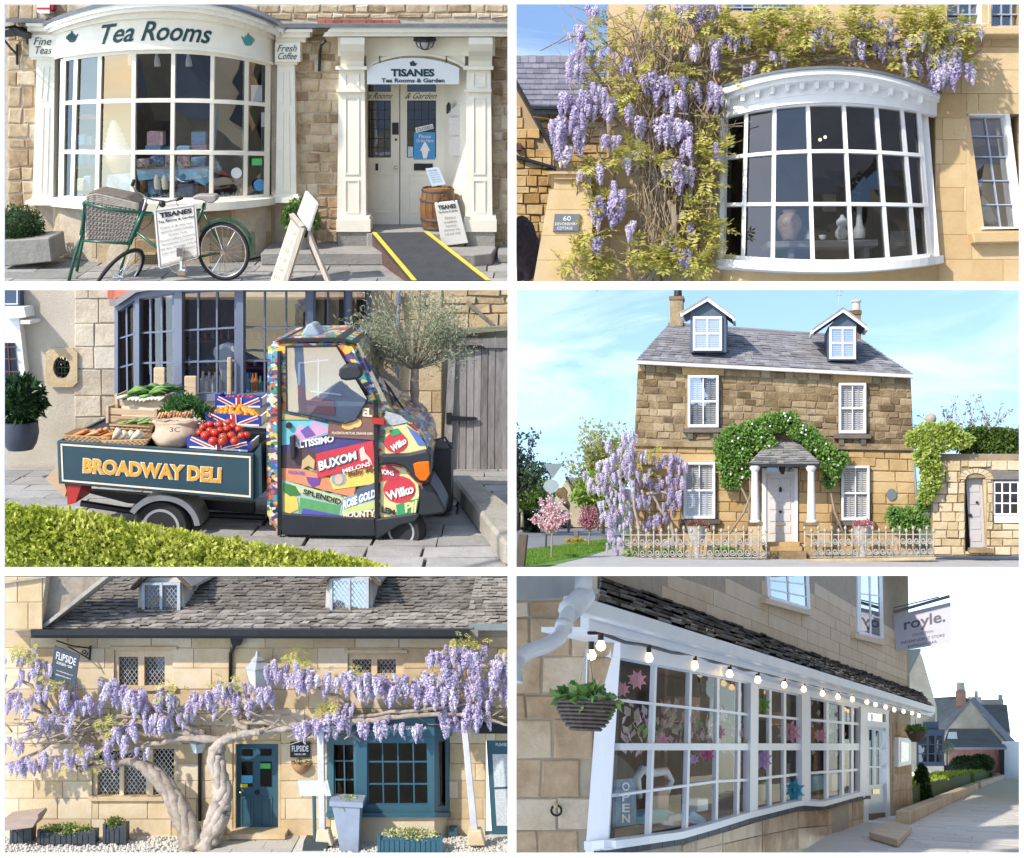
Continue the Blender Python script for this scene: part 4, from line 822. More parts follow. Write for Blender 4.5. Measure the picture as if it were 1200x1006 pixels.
# gate pier with slate plaque
pier=thing('gate_pier','smooth golden stone gate pier with moulded cap and slate plaque','gate pier',P(660,334,-.2))
for a_,b_ in((210,222),(222,246),(246,276),(276,305),(305,334)):
 f=lambda yv:lerp(650,629,(yv-210)/120)
 if a_==210:q=[(650,222),(690,222),(690,210),(650,210)]
 else:q=[(f(b_)-4*(b_>222),b_),(694,b_),(694,a_),(f(a_)-4*(b_>222),a_)]
 one('stone',ash,pier,'pp',[(x,yv+(.2 if yv==a_ else-.2))for x,yv in q],-.35,.1)
m=MB();m.pp([(643,201),(688,201),(690,204),(643,204)],-.42,.15);m.pp([(646,204.2),(690,204.2),(690,210),(650,210)],-.39,.13);m.build('cap',ash,pier)
plq=thing('house_plaque','grey slate house plaque with white lettering on the gate pier','plaque',P(664,271,-.37));one('slate',paint('plaque_slate',(.15,.16,.175),.5,.15,20),plq,'pp',[(648,271),(678,271),(680,251),(650,251)],-.375,-.34)
text('60',660,253.5,669,259,-.38,whiteink,plq);text('DEVONSHIRE',650.5,261,676.5,264.3,-.38,whiteink,plq);text('COTTAGE',653,266,671,269.3,-.38,whiteink,plq)
# neighbouring house
nst=stone('rubble_gold',[(.30,.17,.06),(.44,.27,.1),(.54,.37,.17),(.6,.45,.25)],7,stain=.3,dark=(.22,.12,.05))
nb_=thing('neighbour_house','golden rubble stone house with slate roof behind the gate pier','building',P(625,334,4))
m=MB();m.pp([(600,334),(652,334),(652,196),(646,172),(600,90)],3.6,4.2);w1=m.build('gable_wall',joint2,nb_);m=MB();m.pp([(622,200),(716,200),(716,126),(622,126)],4.6,5);m.build('rear_wall',joint2,nb_)
def gok(cx,cy,a_,t,b_,bt):return t<92+(b_-600)*1.72
lay(courses(604,96,650,332,(8,13),(9,22),r2,gok),nst,w1,y=3.6,r=r2,gap=.4,proud=(.02,.05));lay(courses(624,130,714,200,(8,12),(14,26),r2),nst,w1,y=4.6,r=r2,gap=.4,proud=(.02,.05),name='stone')
m=MB();m.bar((600,88),(647,172),4,3.45,3.7);m.build('verge',black,nb_);m=MB();m.bar((604,183),(652,197),3,3.5,3.62);m.build('string_band',black,nb_)
slm=stone('slate',[(.15,.14,.16),(.20,.19,.22),(.25,.24,.27)],6,stain=.25,dark=(.1,.1,.1),bump=.3)
m=MB();m.add([F.P(600,128,4.4),F.P(716,128,4.4),F.P(716,66,6.4),F.P(600,66,6.4)],[[0,1,2,3]]);rf=m.build('roof',slm,nb_)
for j in range(10):
 ya,yb3=128-j*6.2,128-(j+1)*6.2;x=600-r2.uniform(0,9)
 while x<716:
  w_=r2.uniform(8.5,10.5);d0=4.4+2*j/10
  m=MB();q=[F.P(x,ya+1+r2.uniform(-.3,.3),d0-.14),F.P(x+w_-.4,ya+1+r2.uniform(-.3,.3),d0-.14),F.P(x+w_-.4,yb3,d0+.18),F.P(x,yb3,d0+.18)];m.prism(q,Vector((0,.03,-.05)));m.build('slate_tile',slm,rf);x+=w_
m=MB();m.qp(618,124.5,716,128,4.2,4.4);m.build('gutter',black,nb_);m=MB();m.ptube([(x,66+(.6 if i%2 else 0),6.4)for i,x in enumerate(range(600,717,12))],1.2);m.build('ridge',slm,nb_)
m=MB();m.qp(604.5,168,611,176,3.5,3.6);m.build('wall_vent',paint('vent_red',(.1,.03,.03),.6),nb_)
m=MB();m.blob(P(612,296,2.2),(.22,.2,.33),.45,4,16,12,3);m.blob(P(612,274,2.2),(.15,.15,.18),.4,5,12,8,5);tag(m.build('garden_statue',paint('statue_dark',(.06,.04,.04),.8,.4,20),smooth=True),'dark weathered statue in the shade left of the gate pier','statue')
# wisteria
wis=thing('wisteria','tangled wisteria with lilac racemes and bronze leaves around the cottage bow window','climber',P(780,334,-.2))
m=MB()
for i,q in enumerate(([(762,330,-.25),(768,300,-.3),(790,270,-.35),(784,240,-.3),(766,210,-.3),(772,160,-.28),(785,110,-.25),(800,60,-.2)],[(806,330,-.2),(800,300,-.3),(780,282,-.34),(800,250,-.35),(812,200,-.3),(800,150,-.3),(806,90,-.25)],[(778,330,-.15),(790,310,-.2),(812,280,-.2),(815,220,-.2),(825,160,-.2),(815,100,-.2),(780,60,-.2)],[(745,330,-.2),(760,320,-.3),(805,300,-.3)],[(800,80,-.2),(850,62,-.25),(900,58,-.25),(960,62,-.25),(1030,52,-.22),(1090,44,-.2),(1130,45,-.2)],[(800,88,-.25),(860,78,-.3),(920,70,-.3),(980,70,-.3),(1040,70,-.28)],[(760,200,-.3),(745,170,-.3),(720,140,-.25),(700,120,-.2)])):gnarl(m,q,5.5 if i<3 else 3.2,2.4 if i<3 else 1.2,i,2)
m.build('trunk',barkm,wis,smooth=True)
m=MB()
for i in range(420):
 x=r2.uniform(745,838);yv=r2.uniform(60,325);l=r2.uniform(25,70);yd=r2.uniform(-.4,-.1);m.ptube([(x,yv,yd),(x+r2.uniform(-8,8),yv-l*.5,yd+r2.uniform(-.06,.06)),(x+r2.uniform(-14,14),yv-l,yd)],r2.uniform(.4,1.0),n=4)
for i in range(330):
 x=r2.uniform(665,850);yv=r2.uniform(15,200);a_=r2.uniform(0,6.28);l=r2.uniform(15,45);yd=r2.uniform(-.45,-.05);m.ptube([(x,yv,yd),(x+l*.5*math.cos(a_)+r2.uniform(-4,4),yv+l*.5*math.sin(a_),yd),(x+l*math.cos(a_),yv+l*math.sin(a_),yd+r2.uniform(-.1,.1))],r2.uniform(.3,.8),n=4)
for i in range(170):
 x=r2.uniform(845,1130);yv=62-(x-845)*.04+r2.uniform(-22,26);l=r2.uniform(15,40);a_=r2.uniform(-.7,.7);yd=r2.uniform(-.35,-.05);m.ptube([(x,yv,yd),(x+l*.5,yv+r2.uniform(-4,4),yd),(x+l*math.cos(a_),yv+l*math.sin(a_),yd)],r2.uniform(.3,.7),n=4)
for q in([(712,30),(690,14),(668,6)],[(720,60),(690,30),(676,22)],[(700,90),(680,60),(670,40)],[(690,150),(660,140),(650,170)],[(720,120),(690,70),(672,55)],[(735,320),(715,290),(700,270)],[(745,330),(710,325),(690,318)]):m.ptube([(a_,b_,-.25)for a_,b_ in q],[1.4,.9,.5],n=5)
m.build('twigs',twigm,wis,kind='stuff')
sp=[]
for cx,cy,w_,h,n,L in((696,14,14,8,5,16),(676,40,14,10,6,16),(679,58,12,12,6,15),(672,70,10,10,4,14),(674,86,14,14,8,18),(671,122,30,18,14,22),(690,122,20,16,9,20),(713,126,12,10,5,22),(664,152,32,20,16,24),(668,172,22,20,9,22),(655,160,14,18,6,22),(700,104,14,10,4,16),(705,68,24,14,7,15),(730,78,16,12,5,15),(758,95,16,8,5,20),(771,104,8,8,3,26),(765,92,10,6,3,22),(788,98,12,6,4,22),(800,96,12,6,4,22),(813,104,6,4,2,26),(786,120,9,6,3,22),(797,118,9,6,3,26),(838,112,10,14,6,26),(779,148,14,10,7,28),(793,150,18,10,8,28),(752,148,8,10,3,20),(737,130,8,8,3,20),(718,166,18,8,5,18),(734,190,6,4,3,26),(749,186,8,4,3,26),(780,202,8,6,3,24),(791,198,8,6,4,26),(800,204,10,6,4,26),(808,206,8,6,3,20),(702,202,6,4,2,24),(686,208,9,6,3,15),(699,245,12,10,7,26),(726,238,12,12,9,30),(739,268,8,8,4,22),(698,286,7,4,3,22),(791,296,6,4,2,22),(803,300,8,4,3,22),(810,270,6,4,2,22),(810,16,24,12,8,20),(834,14,12,10,6,22),(766,14,14,8,5,14),(815,60,8,6,3,18),(841,64,7,14,4,26),(840,52,8,6,2,18),(854,44,8,6,3,18),(870,46,10,6,3,18),(880,80,10,8,3,16),(806,176,10,8,4,22),(838,178,8,10,3,20),(716,220,6,6,2,16),
  (890,26,10,4,2,14),(905,66,8,4,2,16),(920,70,10,6,3,16),(957,44,14,8,6,20),(968,42,12,8,4,18),(998,44,8,6,3,16),(1012,56,20,8,8,20),(1036,56,18,8,7,18),(1052,60,16,8,5,16),(1072,54,24,10,9,20),(1082,46,12,8,4,18),(1046,38,12,8,4,16),(1072,78,20,8,7,20),(1104,66,26,14,14,24),(1116,76,18,14,8,24),(1104,90,26,14,12,22),(1130,85,14,12,6,20),(1122,40,24,10,8,18),(1148,40,12,6,4,14),(1015,30,14,8,4,16),(1040,28,10,6,3,14)):
 sp+=clump(cx,cy-L*.3,w_*1.3,h*1.2,int(n*1.4)+1,L*.88,-.42 if cx<850 else-.36,r2,.1)
r2.shuffle(sp);racemes(wis,sp,r2,560,RAC+RACP[:1])
m=MB()
for cx,cy,rp_,n in((775,22,26,40),(815,10,30,40),(840,20,22,40),(720,30,24,18),(700,40,20,14),(690,80,14,14),(705,88,14,14),(760,84,16,28),(800,88,20,36),(740,102,14,22),(730,115,12,14),(850,60,20,18),(825,48,12,14),(725,182,14,30),(745,180,12,26),(695,196,16,30),(680,200,12,14),(780,192,16,30),(800,190,10,14),(835,176,22,40),(830,150,16,24),(700,236,12,20),(720,232,12,18),(690,275,20,34),(675,300,18,30),(700,310,26,40),(675,322,18,24),(760,296,20,44),(780,300,18,40),(800,288,14,26),(820,250,18,34),(835,270,16,30),(830,300,20,36),(815,322,20,40),(770,325,16,24),(830,215,16,22),(800,225,20,14),(850,24,14,20),(872,40,14,18),(860,80,14,18),
  (900,24,26,60),(930,22,26,50),(890,40,20,40),(925,64,20,34),(950,28,20,34),(985,28,24,44),(1015,22,24,40),(1000,46,20,30),(1030,40,18,30),(1070,22,22,60),(1090,20,18,46),(1078,40,18,30),(1060,72,14,24),(1110,52,18,34),(1135,32,14,24),(1135,70,10,18),(950,60,16,20),(905,76,20,20),(1100,36,16,20)):leafspray(m,cx,min(cy,306),rp_,int(n*.8),.15,-.34,r2,.16)
m.build('foliage',bronze,wis,kind='stuff')
# ================================================================== view 3: the delicatessen and its three-wheeled van
setf(Frame(300,548,11.3,math.degrees(math.atan(248/1500))));r3=random.Random(33)
def pth(m,pts,yf,th):q=[P(x,y,yf)for x,y in pts];m.prism(q,F.ey*th)
def onep(name,mat,par,pts,yf,th,**k):m=MB();pth(m,pts,yf,th);return m.build(name,mat,par,**k)
def pw(*kn):
 def f(px):
  if px<=kn[0][0]:return kn[0][1]
  for(a_,b_),(c_,d_)in zip(kn,kn[1:]):
   if px<=c_:return lerp(b_,d_,(px-a_)/(c_-a_))
  return kn[-1][1]
 return f
st3=stone('limestone_grey',[(.38,.31,.23),(.49,.41,.31),(.58,.50,.39),(.63,.56,.46)],5,stain=.4,dark=(.2,.16,.12))
st3b=stone('limestone_warm',[(.42,.30,.17),(.5,.38,.23),(.56,.45,.3)],5,stain=.35,dark=(.27,.19,.11))
rough=stone('roughcast',[(.46,.40,.32),(.52,.46,.37),(.57,.51,.42)],3,stain=.25,dark=(.25,.22,.18),bump=.9,bscale=70)
pave3=stone('paving_warm',[(.28,.27,.25),(.36,.345,.325),(.43,.415,.39)],4,stain=.35,dark=(.12,.12,.11))
slateblue=paint('frame_bluegrey',(.145,.17,.235),.45,.08,4,bump=.03)
# ground
g0=F.loc(G(-4,669));g1=F.loc(G(602,669))
pv3=ground_slab('pavement',paint('joint_dark',(.14,.13,.115),.95,.3,10),[F.L(q[0],q[1],-.035)for q in((g0.x,g0.y),(g1.x,g1.y),(2.28,.3),(-2.3,.3))],.004)
pv3['label']='flagstone pavement in front of the delicatessen'
flags('paving_slab',pv3,pave3,-2.28,g1.x,g0.y+.02,-.02,(.35,.75),(.22,.36),r3,gap=.016)
# building
deli=thing('delicatessen','pale stone delicatessen with a blue grey bow shopfront','building',P(230,548,.2))
OP3=[(136,336,432,470),(63,418,81,444)]
walls=MB()
for q in trim([(2,335,518,552)],[OP3[0]],.1):walls.qp(*q,.0,.25)
w3=walls.build('wall',rough,deli)
lay(trim(courses(87,334,138,548,(22,34),(22,46),r3),OP3),st3,w3,r=r3,gap=.5,proud=(.01,.025),wob=.6)
lay(trim(courses(432,334,518,548,(24,34),(30,60),r3),OP3),st3b,w3,r=r3,gap=.35,proud=(.008,.016),wob=.3)
sur=[(53,408),(90,408),(90,454),(53,454)]
m=MB();n_=20;ci=[(72+10*math.cos(6.283*i/n_),431-13*math.sin(6.283*i/n_))for i in range(n_)]
ou=[]
for a_,b_ in ci:
 dx,dy=a_-72,b_-431;s_=min(18.5/abs(dx)if abs(dx)>1e-6 else 99,23/abs(dy)if abs(dy)>1e-6 else 99);ou.append((72+dx*s_,431+dy*s_))
for i in range(n_):j=(i+1)%n_;pth(m,[ou[i],ou[j],ci[j],ci[i]],-.04,.05)
oc_=m.build('oculus_surround',st3b,deli)
m=MB();m.pp(ci,-.006,.0);m.build('oculus_pane',glassm('oculus',(.1,.12,.1),.3,.02),oc_);m=MB()
for k in(-4,0,4):m.bar((72+k,419),(72+k,443),.8,-.014,-.008);
for k in(-7,0,7):m.bar((62.5,431+k),(81.5,431+k),.8,-.016,-.01)
m.build('oculus_lead',black,oc_);m=MB();m.pp([(q[0]-.3,q[1])for q in ci],-.004,.01);m.build('oculus_dark',darkroom,oc_)
# white doorcase at the left edge with a dark sign over it
dc=thing('white_doorcase','white painted doorcase cut off at the left of the delicatessen wall','doorcase',P(16,450,0))
m=MB();m.pp([(2,372),(22,372),(31,452),(2,452)],-.1,.0);m.build('jamb',white,dc);m=MB();m.pp([(2,360),(28,360),(30,372),(2,374)],-.22,.0);m.qp(24,376,35,380,-.25,.0);m.build('hood',white,dc)
m=MB();m.pp([(2,402),(17,402),(22,450),(2,450)],-.11,-.1);m.build('dark_pane',glassm('oculus',(.1,.12,.1),.3,.02),dc);m=MB()
for k in(407,421,436):m.bar((2,k),(20,k),1.2,-.125,-.11)
m.bar((9,402),(12,450),1.2,-.125,-.11);m.build('glazing_bar',paint('bar_brown',(.12,.05,.04),.5),dc)
sg=thing('wall_sign','dark blue framed sign above the white doorcase','sign',P(12,360,-.1));one('board',paint('sign_navy',(.05,.08,.13),.5),sg,'qp',2,334,23,360,-.1,.0);m=MB();m.ring((0,334,20.5,357),(0,330,19.5,356),-.105,-.1);m.build('border_line',whiteink,sg)
# bow shopfront
y3=pw((134,-.02),(158,-.26),(209,-.45),(281,-.52),(363,-.45),(408,-.28),(434,-.02))
h0=pw((136,368),(159,352),(206,344),(250,341),(434,341));h1=pw((136,398),(159,391),(206,388),(281,384),(434,385));h2=pw((136,432),(159,426),(281,423),(434,424));h3=lambda x:462
gl3=glassm('deli_glass',(.85,.87,.88),.06,.008)
for nm,cols in(('bay_light',[138,148,157]),('bay_light',[163,176,189,203]),('bay_light',[213,232,254,276]),('bay_light',[286,310,335,359]),('bay_light',[368,384,404]),('bay_light',[411,429])):
 grid_window(nm,deli,[(x,x+(1 if x<210 else 0))for x in cols],[h0,h1,h2,h3],lambda x:y3(x)+.02,1.9,slateblue,gl3,fw=2.6,depth=.05)
for a_,b_ in((134,138),(158,163),(204,213),(277,285),(360,367),(405,411),(429,434)):m=MB();pth(m,[(a_,470),(b_,470),(b_,334),(a_,334)],lambda x:y3(x)-.03,.12);m.build('bay_post',slateblue,deli)
xs=[134+300*i/40 for i in range(41)];m=MB();m.strip(xs,lambda x:max(334,h0(x)-9),lambda x:h0(x)-1,lambda x:y3(x)-.03,.1);m.build('bay_head',slateblue,deli)
m=MB();m.strip([128+312*i/40 for i in range(41)],lambda x:max(333,h0(x)-17),lambda x:max(334,h0(x)-9),lambda x:y3(x)-.14,.25);m.build('bay_cornice',paint('cornice_grey',(.2,.19,.19),.6),deli);m=MB();m.strip([126+316*i/40 for i in range(41)],lambda x:max(332,h0(x)-30),lambda x:max(333,h0(x)-17),lambda x:y3(x)-.1,.25);m.build('bay_brickwork',brick1,deli)
m=MB();m.strip(xs,lambda x:462,lambda x:470,lambda x:y3(x)-.06,.12);m.build('bay_sill',slateblue,deli);m=MB();m.strip(xs,lambda x:470,lambda x:552,lambda x:y3(x)+.02,.1);m.build('bay_base',st3,deli)
room('interior',deli,137,352,431,470,.03,1.6,paint('deli_room',(.3,.2,.12),.9,.5,3),1)
one('counter',oak,deli,'qp',138,462,430,470,-.3,1.2)
bcol=[(.75,.74,.68),(.05,.35,.15),(.1,.35,.6),(.55,.2,.06),(.6,.58,.5),(.08,.3,.32)]
def bottle(px,py,h,mi,y,lab):
 k=1/F.ppm(px,py,y);m=MB();m.lathe(P(px,py,y),[(h*.16*k,0),(h*.17*k,h*.6*k),(h*.06*k,h*.78*k),(h*.06*k,h*k)],10)
 tag(m.build('bottle',paint('bottle%d'%mi,bcol[mi],.25,.15,20),smooth=40),lab,'bottle',lab)
for i,x in enumerate((239,246,253,243,250,258)):bottle(x,462,26 if i<3 else 22,0,-.2 if i<3 else-.3,'white bottle on the deli counter beside the weighing scale')
for x,mi,nm in((288,1,'green'),(294,2,'blue'),(291,2,'blue'),(301,3,'amber'),(297,3,'amber'),(306,5,'teal')):bottle(x,461,24 if mi!=5 else 20,mi,-.3+.01*(x%5),nm+' glass bottle on the deli counter by the van')
for x in range(205,430,9):bottle(x,399 if x<300 else 402,12,3 if x%2 else 4,1.1,'dim jar on the back shelf of the delicatessen')
one('back_shelf',oak,deli,'qp',190,399,432,402,.95,1.4);one('back_shelf',oak,deli,'qp',190,430,432,433,.95,1.4)
for x in range(200,430,11):bottle(x,430,13,(x//11)%5,1.05,'small dim bottle on the lower back shelf of the delicatessen')
sc_=thing('weighing_scale','white fan shaped shop weighing scale in the deli window','scale',P(263,462,-.3));m=MB();m.pp([(257,462),(272,462),(268,440),(276,412),(274,406),(262,403),(251,407),(249,413),(258,440)],-.28,-.12);m.build('body',white,sc_,bevel=.01);m=MB();m.pp([(259,434),(267,434),(273,412),(263,407),(252,413)],-.29,-.285);m.build('dial',paint('dial_grey',(.5,.55,.58),.4,.1,30),sc_)
crm=wood('crate_pine',(.42,.29,.17),(.66,.5,.33),3,0)
for i,q in enumerate(((180,431,193,466),(216,441,230,470),(266,419,271,470))):tag(one('chopping_board',crm,None,'qp',*q,-.6,-.57,bevel=.006),['tall pale board propped at the left of the deli window','broad pale board propped below the middle deli window','narrow pale plank in front of the weighing scale'][i],'board')
# planter at left
navy=paint('planter_navy',(.05,.06,.085),.5,.15,6)
c_=P(24,527,-.55);kx=1/F.ppm(24,527,-.55);cc=F.L(F.loc(c_).x,-.55,F.loc(c_).z)
m=MB();m.lathe(cc,[(14*kx,0),(19*kx,8*kx),(22*kx,20*kx),(21.5*kx,33*kx),(19*kx,33*kx)],28);tag(m.build('round_planter',navy,smooth=50),'round navy planter holding a glossy shrub by the doorcase','planter')
shrub('glossy_shrub','dark glossy leaved shrub in the round navy planter','shrub',P(26,470,-.55),(25*kx,.18,27*kx),leafm('glossy_leaf',[(.008,.03,.008),(.02,.06,.016),(.06,.13,.04)],.2,.3),900,.075,.032,twigm,core=corel)
# gate, frame, lintel, kerb, drainpipe
gwd=wood('gate_grey',(.14,.125,.12),(.36,.34,.33),2.5,2)
gt=thing('plank_gate','weathered grey plank gate with black strap hinges','gate',P(562,585,-.1));xg=531
for i in range(8):
 w_=r3.uniform(7.6,8.8);a_=xg+i*8.3;b_=a_+w_;one('plank',gwd,gt,'pp',[(a_-1.5,570+(a_-531)*.28),(b_-1.8,570+(b_-531)*.28),(b_,398-(b_-531)*.02),(a_+.3,398)],-.1-r3.uniform(0,.01),-.06)
one('top_rail',gwd,gt,'qp',531,396,598,408,-.125,-.1)
for(y_,x0,x1)in((407,530,568),(491,523,560)):m=MB();m.pp([(x0+6,y_-3),(x1-3,y_-1.6),(x1,y_),(x1-3,y_+1.6),(x0+6,y_+3)],-.145,-.12);m.pp([(x0,y_-7),(x0+6,y_-7),(x0+6,y_+6),(x0,y_+6)],-.15,-.1);m.build('strap_hinge',black,gt)
gp=thing('timber_gateway','grey timber post and mossy lintel framing the plank gate','gateway',P(524,575,-.05));onep('post',gwd,gp,[(517,576),(527,576),(535,392),(527,392)],-.14,.16);onep('lintel',wood('lintel_mossy',(.16,.16,.1),(.33,.32,.24),3,0),gp,[(528,393),(598,387),(598,382),(528,387)],-.16,.2)
m=MB();m.qp(518,335,600,388,.02,.25);m.qp(518,388,600,620,.1,.25);gw3=thing('garden_wall','old warm stone wall above the plank gate','wall',P(560,390,.1));ww=m.build('wall_bed',rough,gw3);lay(courses(519,334,599,386,(8,20),(18,44),r3),st3b,ww,y=.02,r=r3,gap=.6,wob=.8,proud=(.02,.05))
onep('fallen_lath',gwd,gw3,[(548,352),(579,380),(578,383),(546,356)],-.06,.03)
kb=thing('stone_kerb','mossy stone kerb running down beside the plank gate','kerb',G(565,625));m=MB()
kq=[G(528,578),G(600,662),G(600,602,.2),G(528,556,.2)];a0,a1=F.loc(G(529,580)),F.loc(G(590,664))
m.prism([F.L(a0.x,a0.y,0),F.L(a1.x,a1.y,0),F.L(F.loc(G(601,664)).x,a1.y,0),F.L(F.loc(G(601,620)).x,F.loc(G(601,620)).y,0),F.L(a0.x+.16,a0.y,0)],F.ez*.16);m.build('kerb_block',stone('kerb_stone',[(.24,.22,.18),(.34,.31,.25),(.4,.37,.31)],6,stain=.5),kb,bevel=.02)
dp=thing('drainpipe','blue grey cast iron drainpipe behind the olive tree','drainpipe',P(465,545,-.06));m=MB();m.ptube([(468,336,-.07),(466,400,-.07),(463,545,-.07)],2.4);m.build('pipe',slateblue,dp,smooth=True);m=MB();m.ptube([(468,343,-.07),(467.6,356,-.07)],4);m.ptube([(463.8,458,-.07),(463.6,470,-.07)],3.4);m.build('collar',slateblue,dp)
# olive tree in a dark square planter
op=F.loc(G(512,606));ot=thing('square_planter','tall dark square planter holding the olive tree','planter',F.L(op.x,op.y+.15,0));m=MB()
pth(m,[(500,600),(529,600),(529,528),(500,522)],op.y,.34);m.build('box',paint('planter_black',(.03,.032,.038),.6,.2,6),ot,bevel=.008)
m=MB();m.ring([(500,518),(522,512),(531,526),(506,530)],[(504,519),(521,514),(527,525),(507,528)],op.y,op.y+.02);m.build('rim',paint('planter_black',(.03,.032,.038),.6,.2,6),ot)
yo=op.y+.2
ol=thing('olive_tree','small grey green standard olive tree in front of the stone wall','tree',P(487,516,yo));m=MB();gnarl(m,[(489,520,yo),(486,480,yo),(486,432,yo)],5.5,4.5,1,.6)
tips=[]
for i in range(26):
 a_=r3.uniform(-1.35,1.35);l=r3.uniform(45,95);ex,ey=486+math.sin(a_)*l*.95,428-math.cos(a_)*l*1.0;yd=yo+r3.uniform(-.3,.3);mid=(lerp(486,ex,.5)+r3.uniform(-5,5),lerp(430,ey,.5)+4,(yo+yd)/2)
 ey=max(ey,340);m.ptube([(486,432,yo),mid,(ex,ey,yd)],[2.2,1.2,.5],n=5)
 for f in(.45,.6,.75,.9,1.0,1.05):tips.append((lerp(486,ex,f),lerp(430,ey,f),lerp(yo,yd,f)))
for i in range(120):
 t_=r3.choice(tips);m.ptube([t_,(t_[0]+r3.uniform(-16,16),t_[1]-r3.uniform(-6,16),t_[2]+r3.uniform(-.08,.08))],[.6,.3],n=4)
m.build('trunk',paint('olive_bark',(.33,.28,.22),.9,.35,14,bump=.4),ol,smooth=True)
m=MB()
for i in range(6200):
 t_=r3.choice(tips);x,yv=t_[0]+r3.gauss(0,11),t_[1]+r3.gauss(0,10)
 if yv<336:continue
 m.leaf(P(x,yv,t_[2]+r3.gauss(0,.07)),.036*r3.uniform(.7,1.3),.009,(rvec(r3)+Vector((0,0,.5))).normalized())
m.build('foliage',leafm('olive_leaf',[(.18,.21,.12),(.32,.35,.22),(.52,.54,.40)],.3),ol,kind='stuff')
# ---- three-wheeled van
yT=pw((60,-2.42),(300,-2.5),(520,-2.62));yA=lambda d:(lambda x:yT(x)+d)
van=thing('three_wheeled_van','three wheeled delivery van papered with vintage fruit crate labels','van',G(280,634))
vb=paint('van_teal',(.028,.062,.085),.4,.1,5);vblk=paint('van_black_plastic',(.022,.025,.032),.5,.15,8)
def collage():
 m_,t,b=_mat('label_collage');lk=t.links.new;g=_n(t,'ShaderNodeNewGeometry');mp_=_n(t,'ShaderNodeMapping');mp_.inputs['Scale'].default_value=(7,4,12);mp_.inputs['Rotation'].default_value=(.3,.4,.2);lk(g.outputs['Position'],mp_.inputs[0])
 v=_n(t,'ShaderNodeTexVoronoi',{'Scale':1.6});v.distance='CHEBYCHEV';lk(mp_.outputs[0],v.inputs['Vector']);v2=_n(t,'ShaderNodeTexVoronoi',{'Scale':4});v2.distance='CHEBYCHEV';lk(mp_.outputs[0],v2.inputs['Vector'])
 def ramp(src,cols):
  s_=_n(t,'ShaderNodeSeparateColor');lk(src,s_.inputs[0]);r_=_n(t,'ShaderNodeValToRGB');r_.color_ramp.interpolation='CONSTANT';els=r_.color_ramp.elements
  while len(els)<len(cols):els.new(.5)
  for i,c in enumerate(cols):els[i].position=i/len(cols);els[i].color=rgb(c)
  lk(s_.outputs[0],r_.inputs[0]);return r_.outputs[0]
 a_=ramp(v.outputs['Color'],[(.55,.06,.05),(.05,.12,.38),(.68,.45,.06),(.06,.3,.42),(.62,.2,.08),(.08,.25,.1),(.62,.55,.38),(.12,.07,.2)]);b_=ramp(v2.outputs['Color'],[(.7,.66,.55),(.03,.04,.1),(.6,.1,.06),(.1,.3,.5),(.65,.5,.1),(.04,.15,.08)])
 mx_=_n(t,'ShaderNodeMixRGB',{0:.5});s2=_n(t,'ShaderNodeSeparateColor');lk(v2.outputs['Color'],s2.inputs[0]);gt_=_n(t,'ShaderNodeMath',operation='GREATER_THAN');gt_.inputs[1].default_value=.55;lk(s2.outputs[1],gt_.inputs[0]);lk(gt_.outputs[0],mx_.inputs[0]);lk(a_,mx_.inputs[1]);lk(b_,mx_.inputs[2]);lk(mx_.outputs[0],b.inputs['Base Color']);b.inputs['Roughness'].default_value=.3;return m_
col_=collage()
bd=[(68,517),(297,532),(297,587),(70,567)]
bq3=lambda u,v:(lerp(lerp(bd[0][0],bd[1][0],u),lerp(bd[3][0],bd[2][0],u),v),lerp(lerp(bd[0][1],bd[1][1],u),lerp(bd[3][1],bd[2][1],u),v))
side=onep('load_bed_side',vb,van,bd,yT,.04,bevel=.005)
m=MB();m.ring([bq3(.012,.07),bq3(.985,.07),bq3(.985,.93),bq3(.012,.93)],[bq3(.017,.1),bq3(.98,.1),bq3(.98,.9),bq3(.017,.9)],yA(-.006));lnm=paint('line_cream',(.78,.66,.5),.5)
m2=MB();o4=[bq3(.012,.06),bq3(.986,.06),bq3(.986,.94),bq3(.012,.94)];i4=[bq3(.02,.1),bq3(.978,.1),bq3(.978,.9),bq3(.02,.9)]
for k in range(4):pth(m2,[o4[k],o4[(k+1)%4],i4[(k+1)%4],i4[k]],yA(-.004),.003)
m2.build('border_line',lnm,side)
qt=[(97,536.5),(260,548),(259.5,567),(96.5,555)]
text('BROADWAY DELI',0,0,0,0,0,lnm,side,quad=qt,bold=.075,mapf=lambda a_,b_:F.P(a_,b_,yT(a_)-.004));text('BROADWAY DELI',0,0,0,0,0,paint('letter_orange',(.78,.33,.03),.5),side,quad=[(97.8,537.5),(259.2,548.8),(258.8,566),(97.4,554.2)],bold=.03,mapf=lambda a_,b_:F.P(a_,b_,yT(a_)-.008))
m=MB();q=[F.P(68,519,yT(68)+.04),F.P(297,534,yT(297)+.04)];m.prism([q[0],q[1],q[1]+F.ey*1.1,q[0]+F.ey*1.1],F.ez*-.06);m.build('load_bed_floor',vblk,van)
onep('load_bed_end',vb,van,[(67,517),(70,517),(72,567),(69,567)],yA(.03),1.1);onep('load_bed_end',vb,van,[(297,532),(306,520),(307,580),(297,587)],yA(.03),1.0)
m=MB();pth(m,[(88,574),(297,590),(297,602),(150,590)],yA(.4),.08);m.ptube([(95,590,-2.1),(160,600,-2.1),(310,606,-2.1)],4);m.build('chassis',black,van)
onep('tow_bracket',paint('van_red',(.4,.03,.025),.45),van,[(78,568),(95,569),(93,576),(88,590),(79,592)],yA(.02),.3)
onep('rear_board',crm,van,[(53,561),(69,544),(78,575),(76,583)],yA(.1),.5)
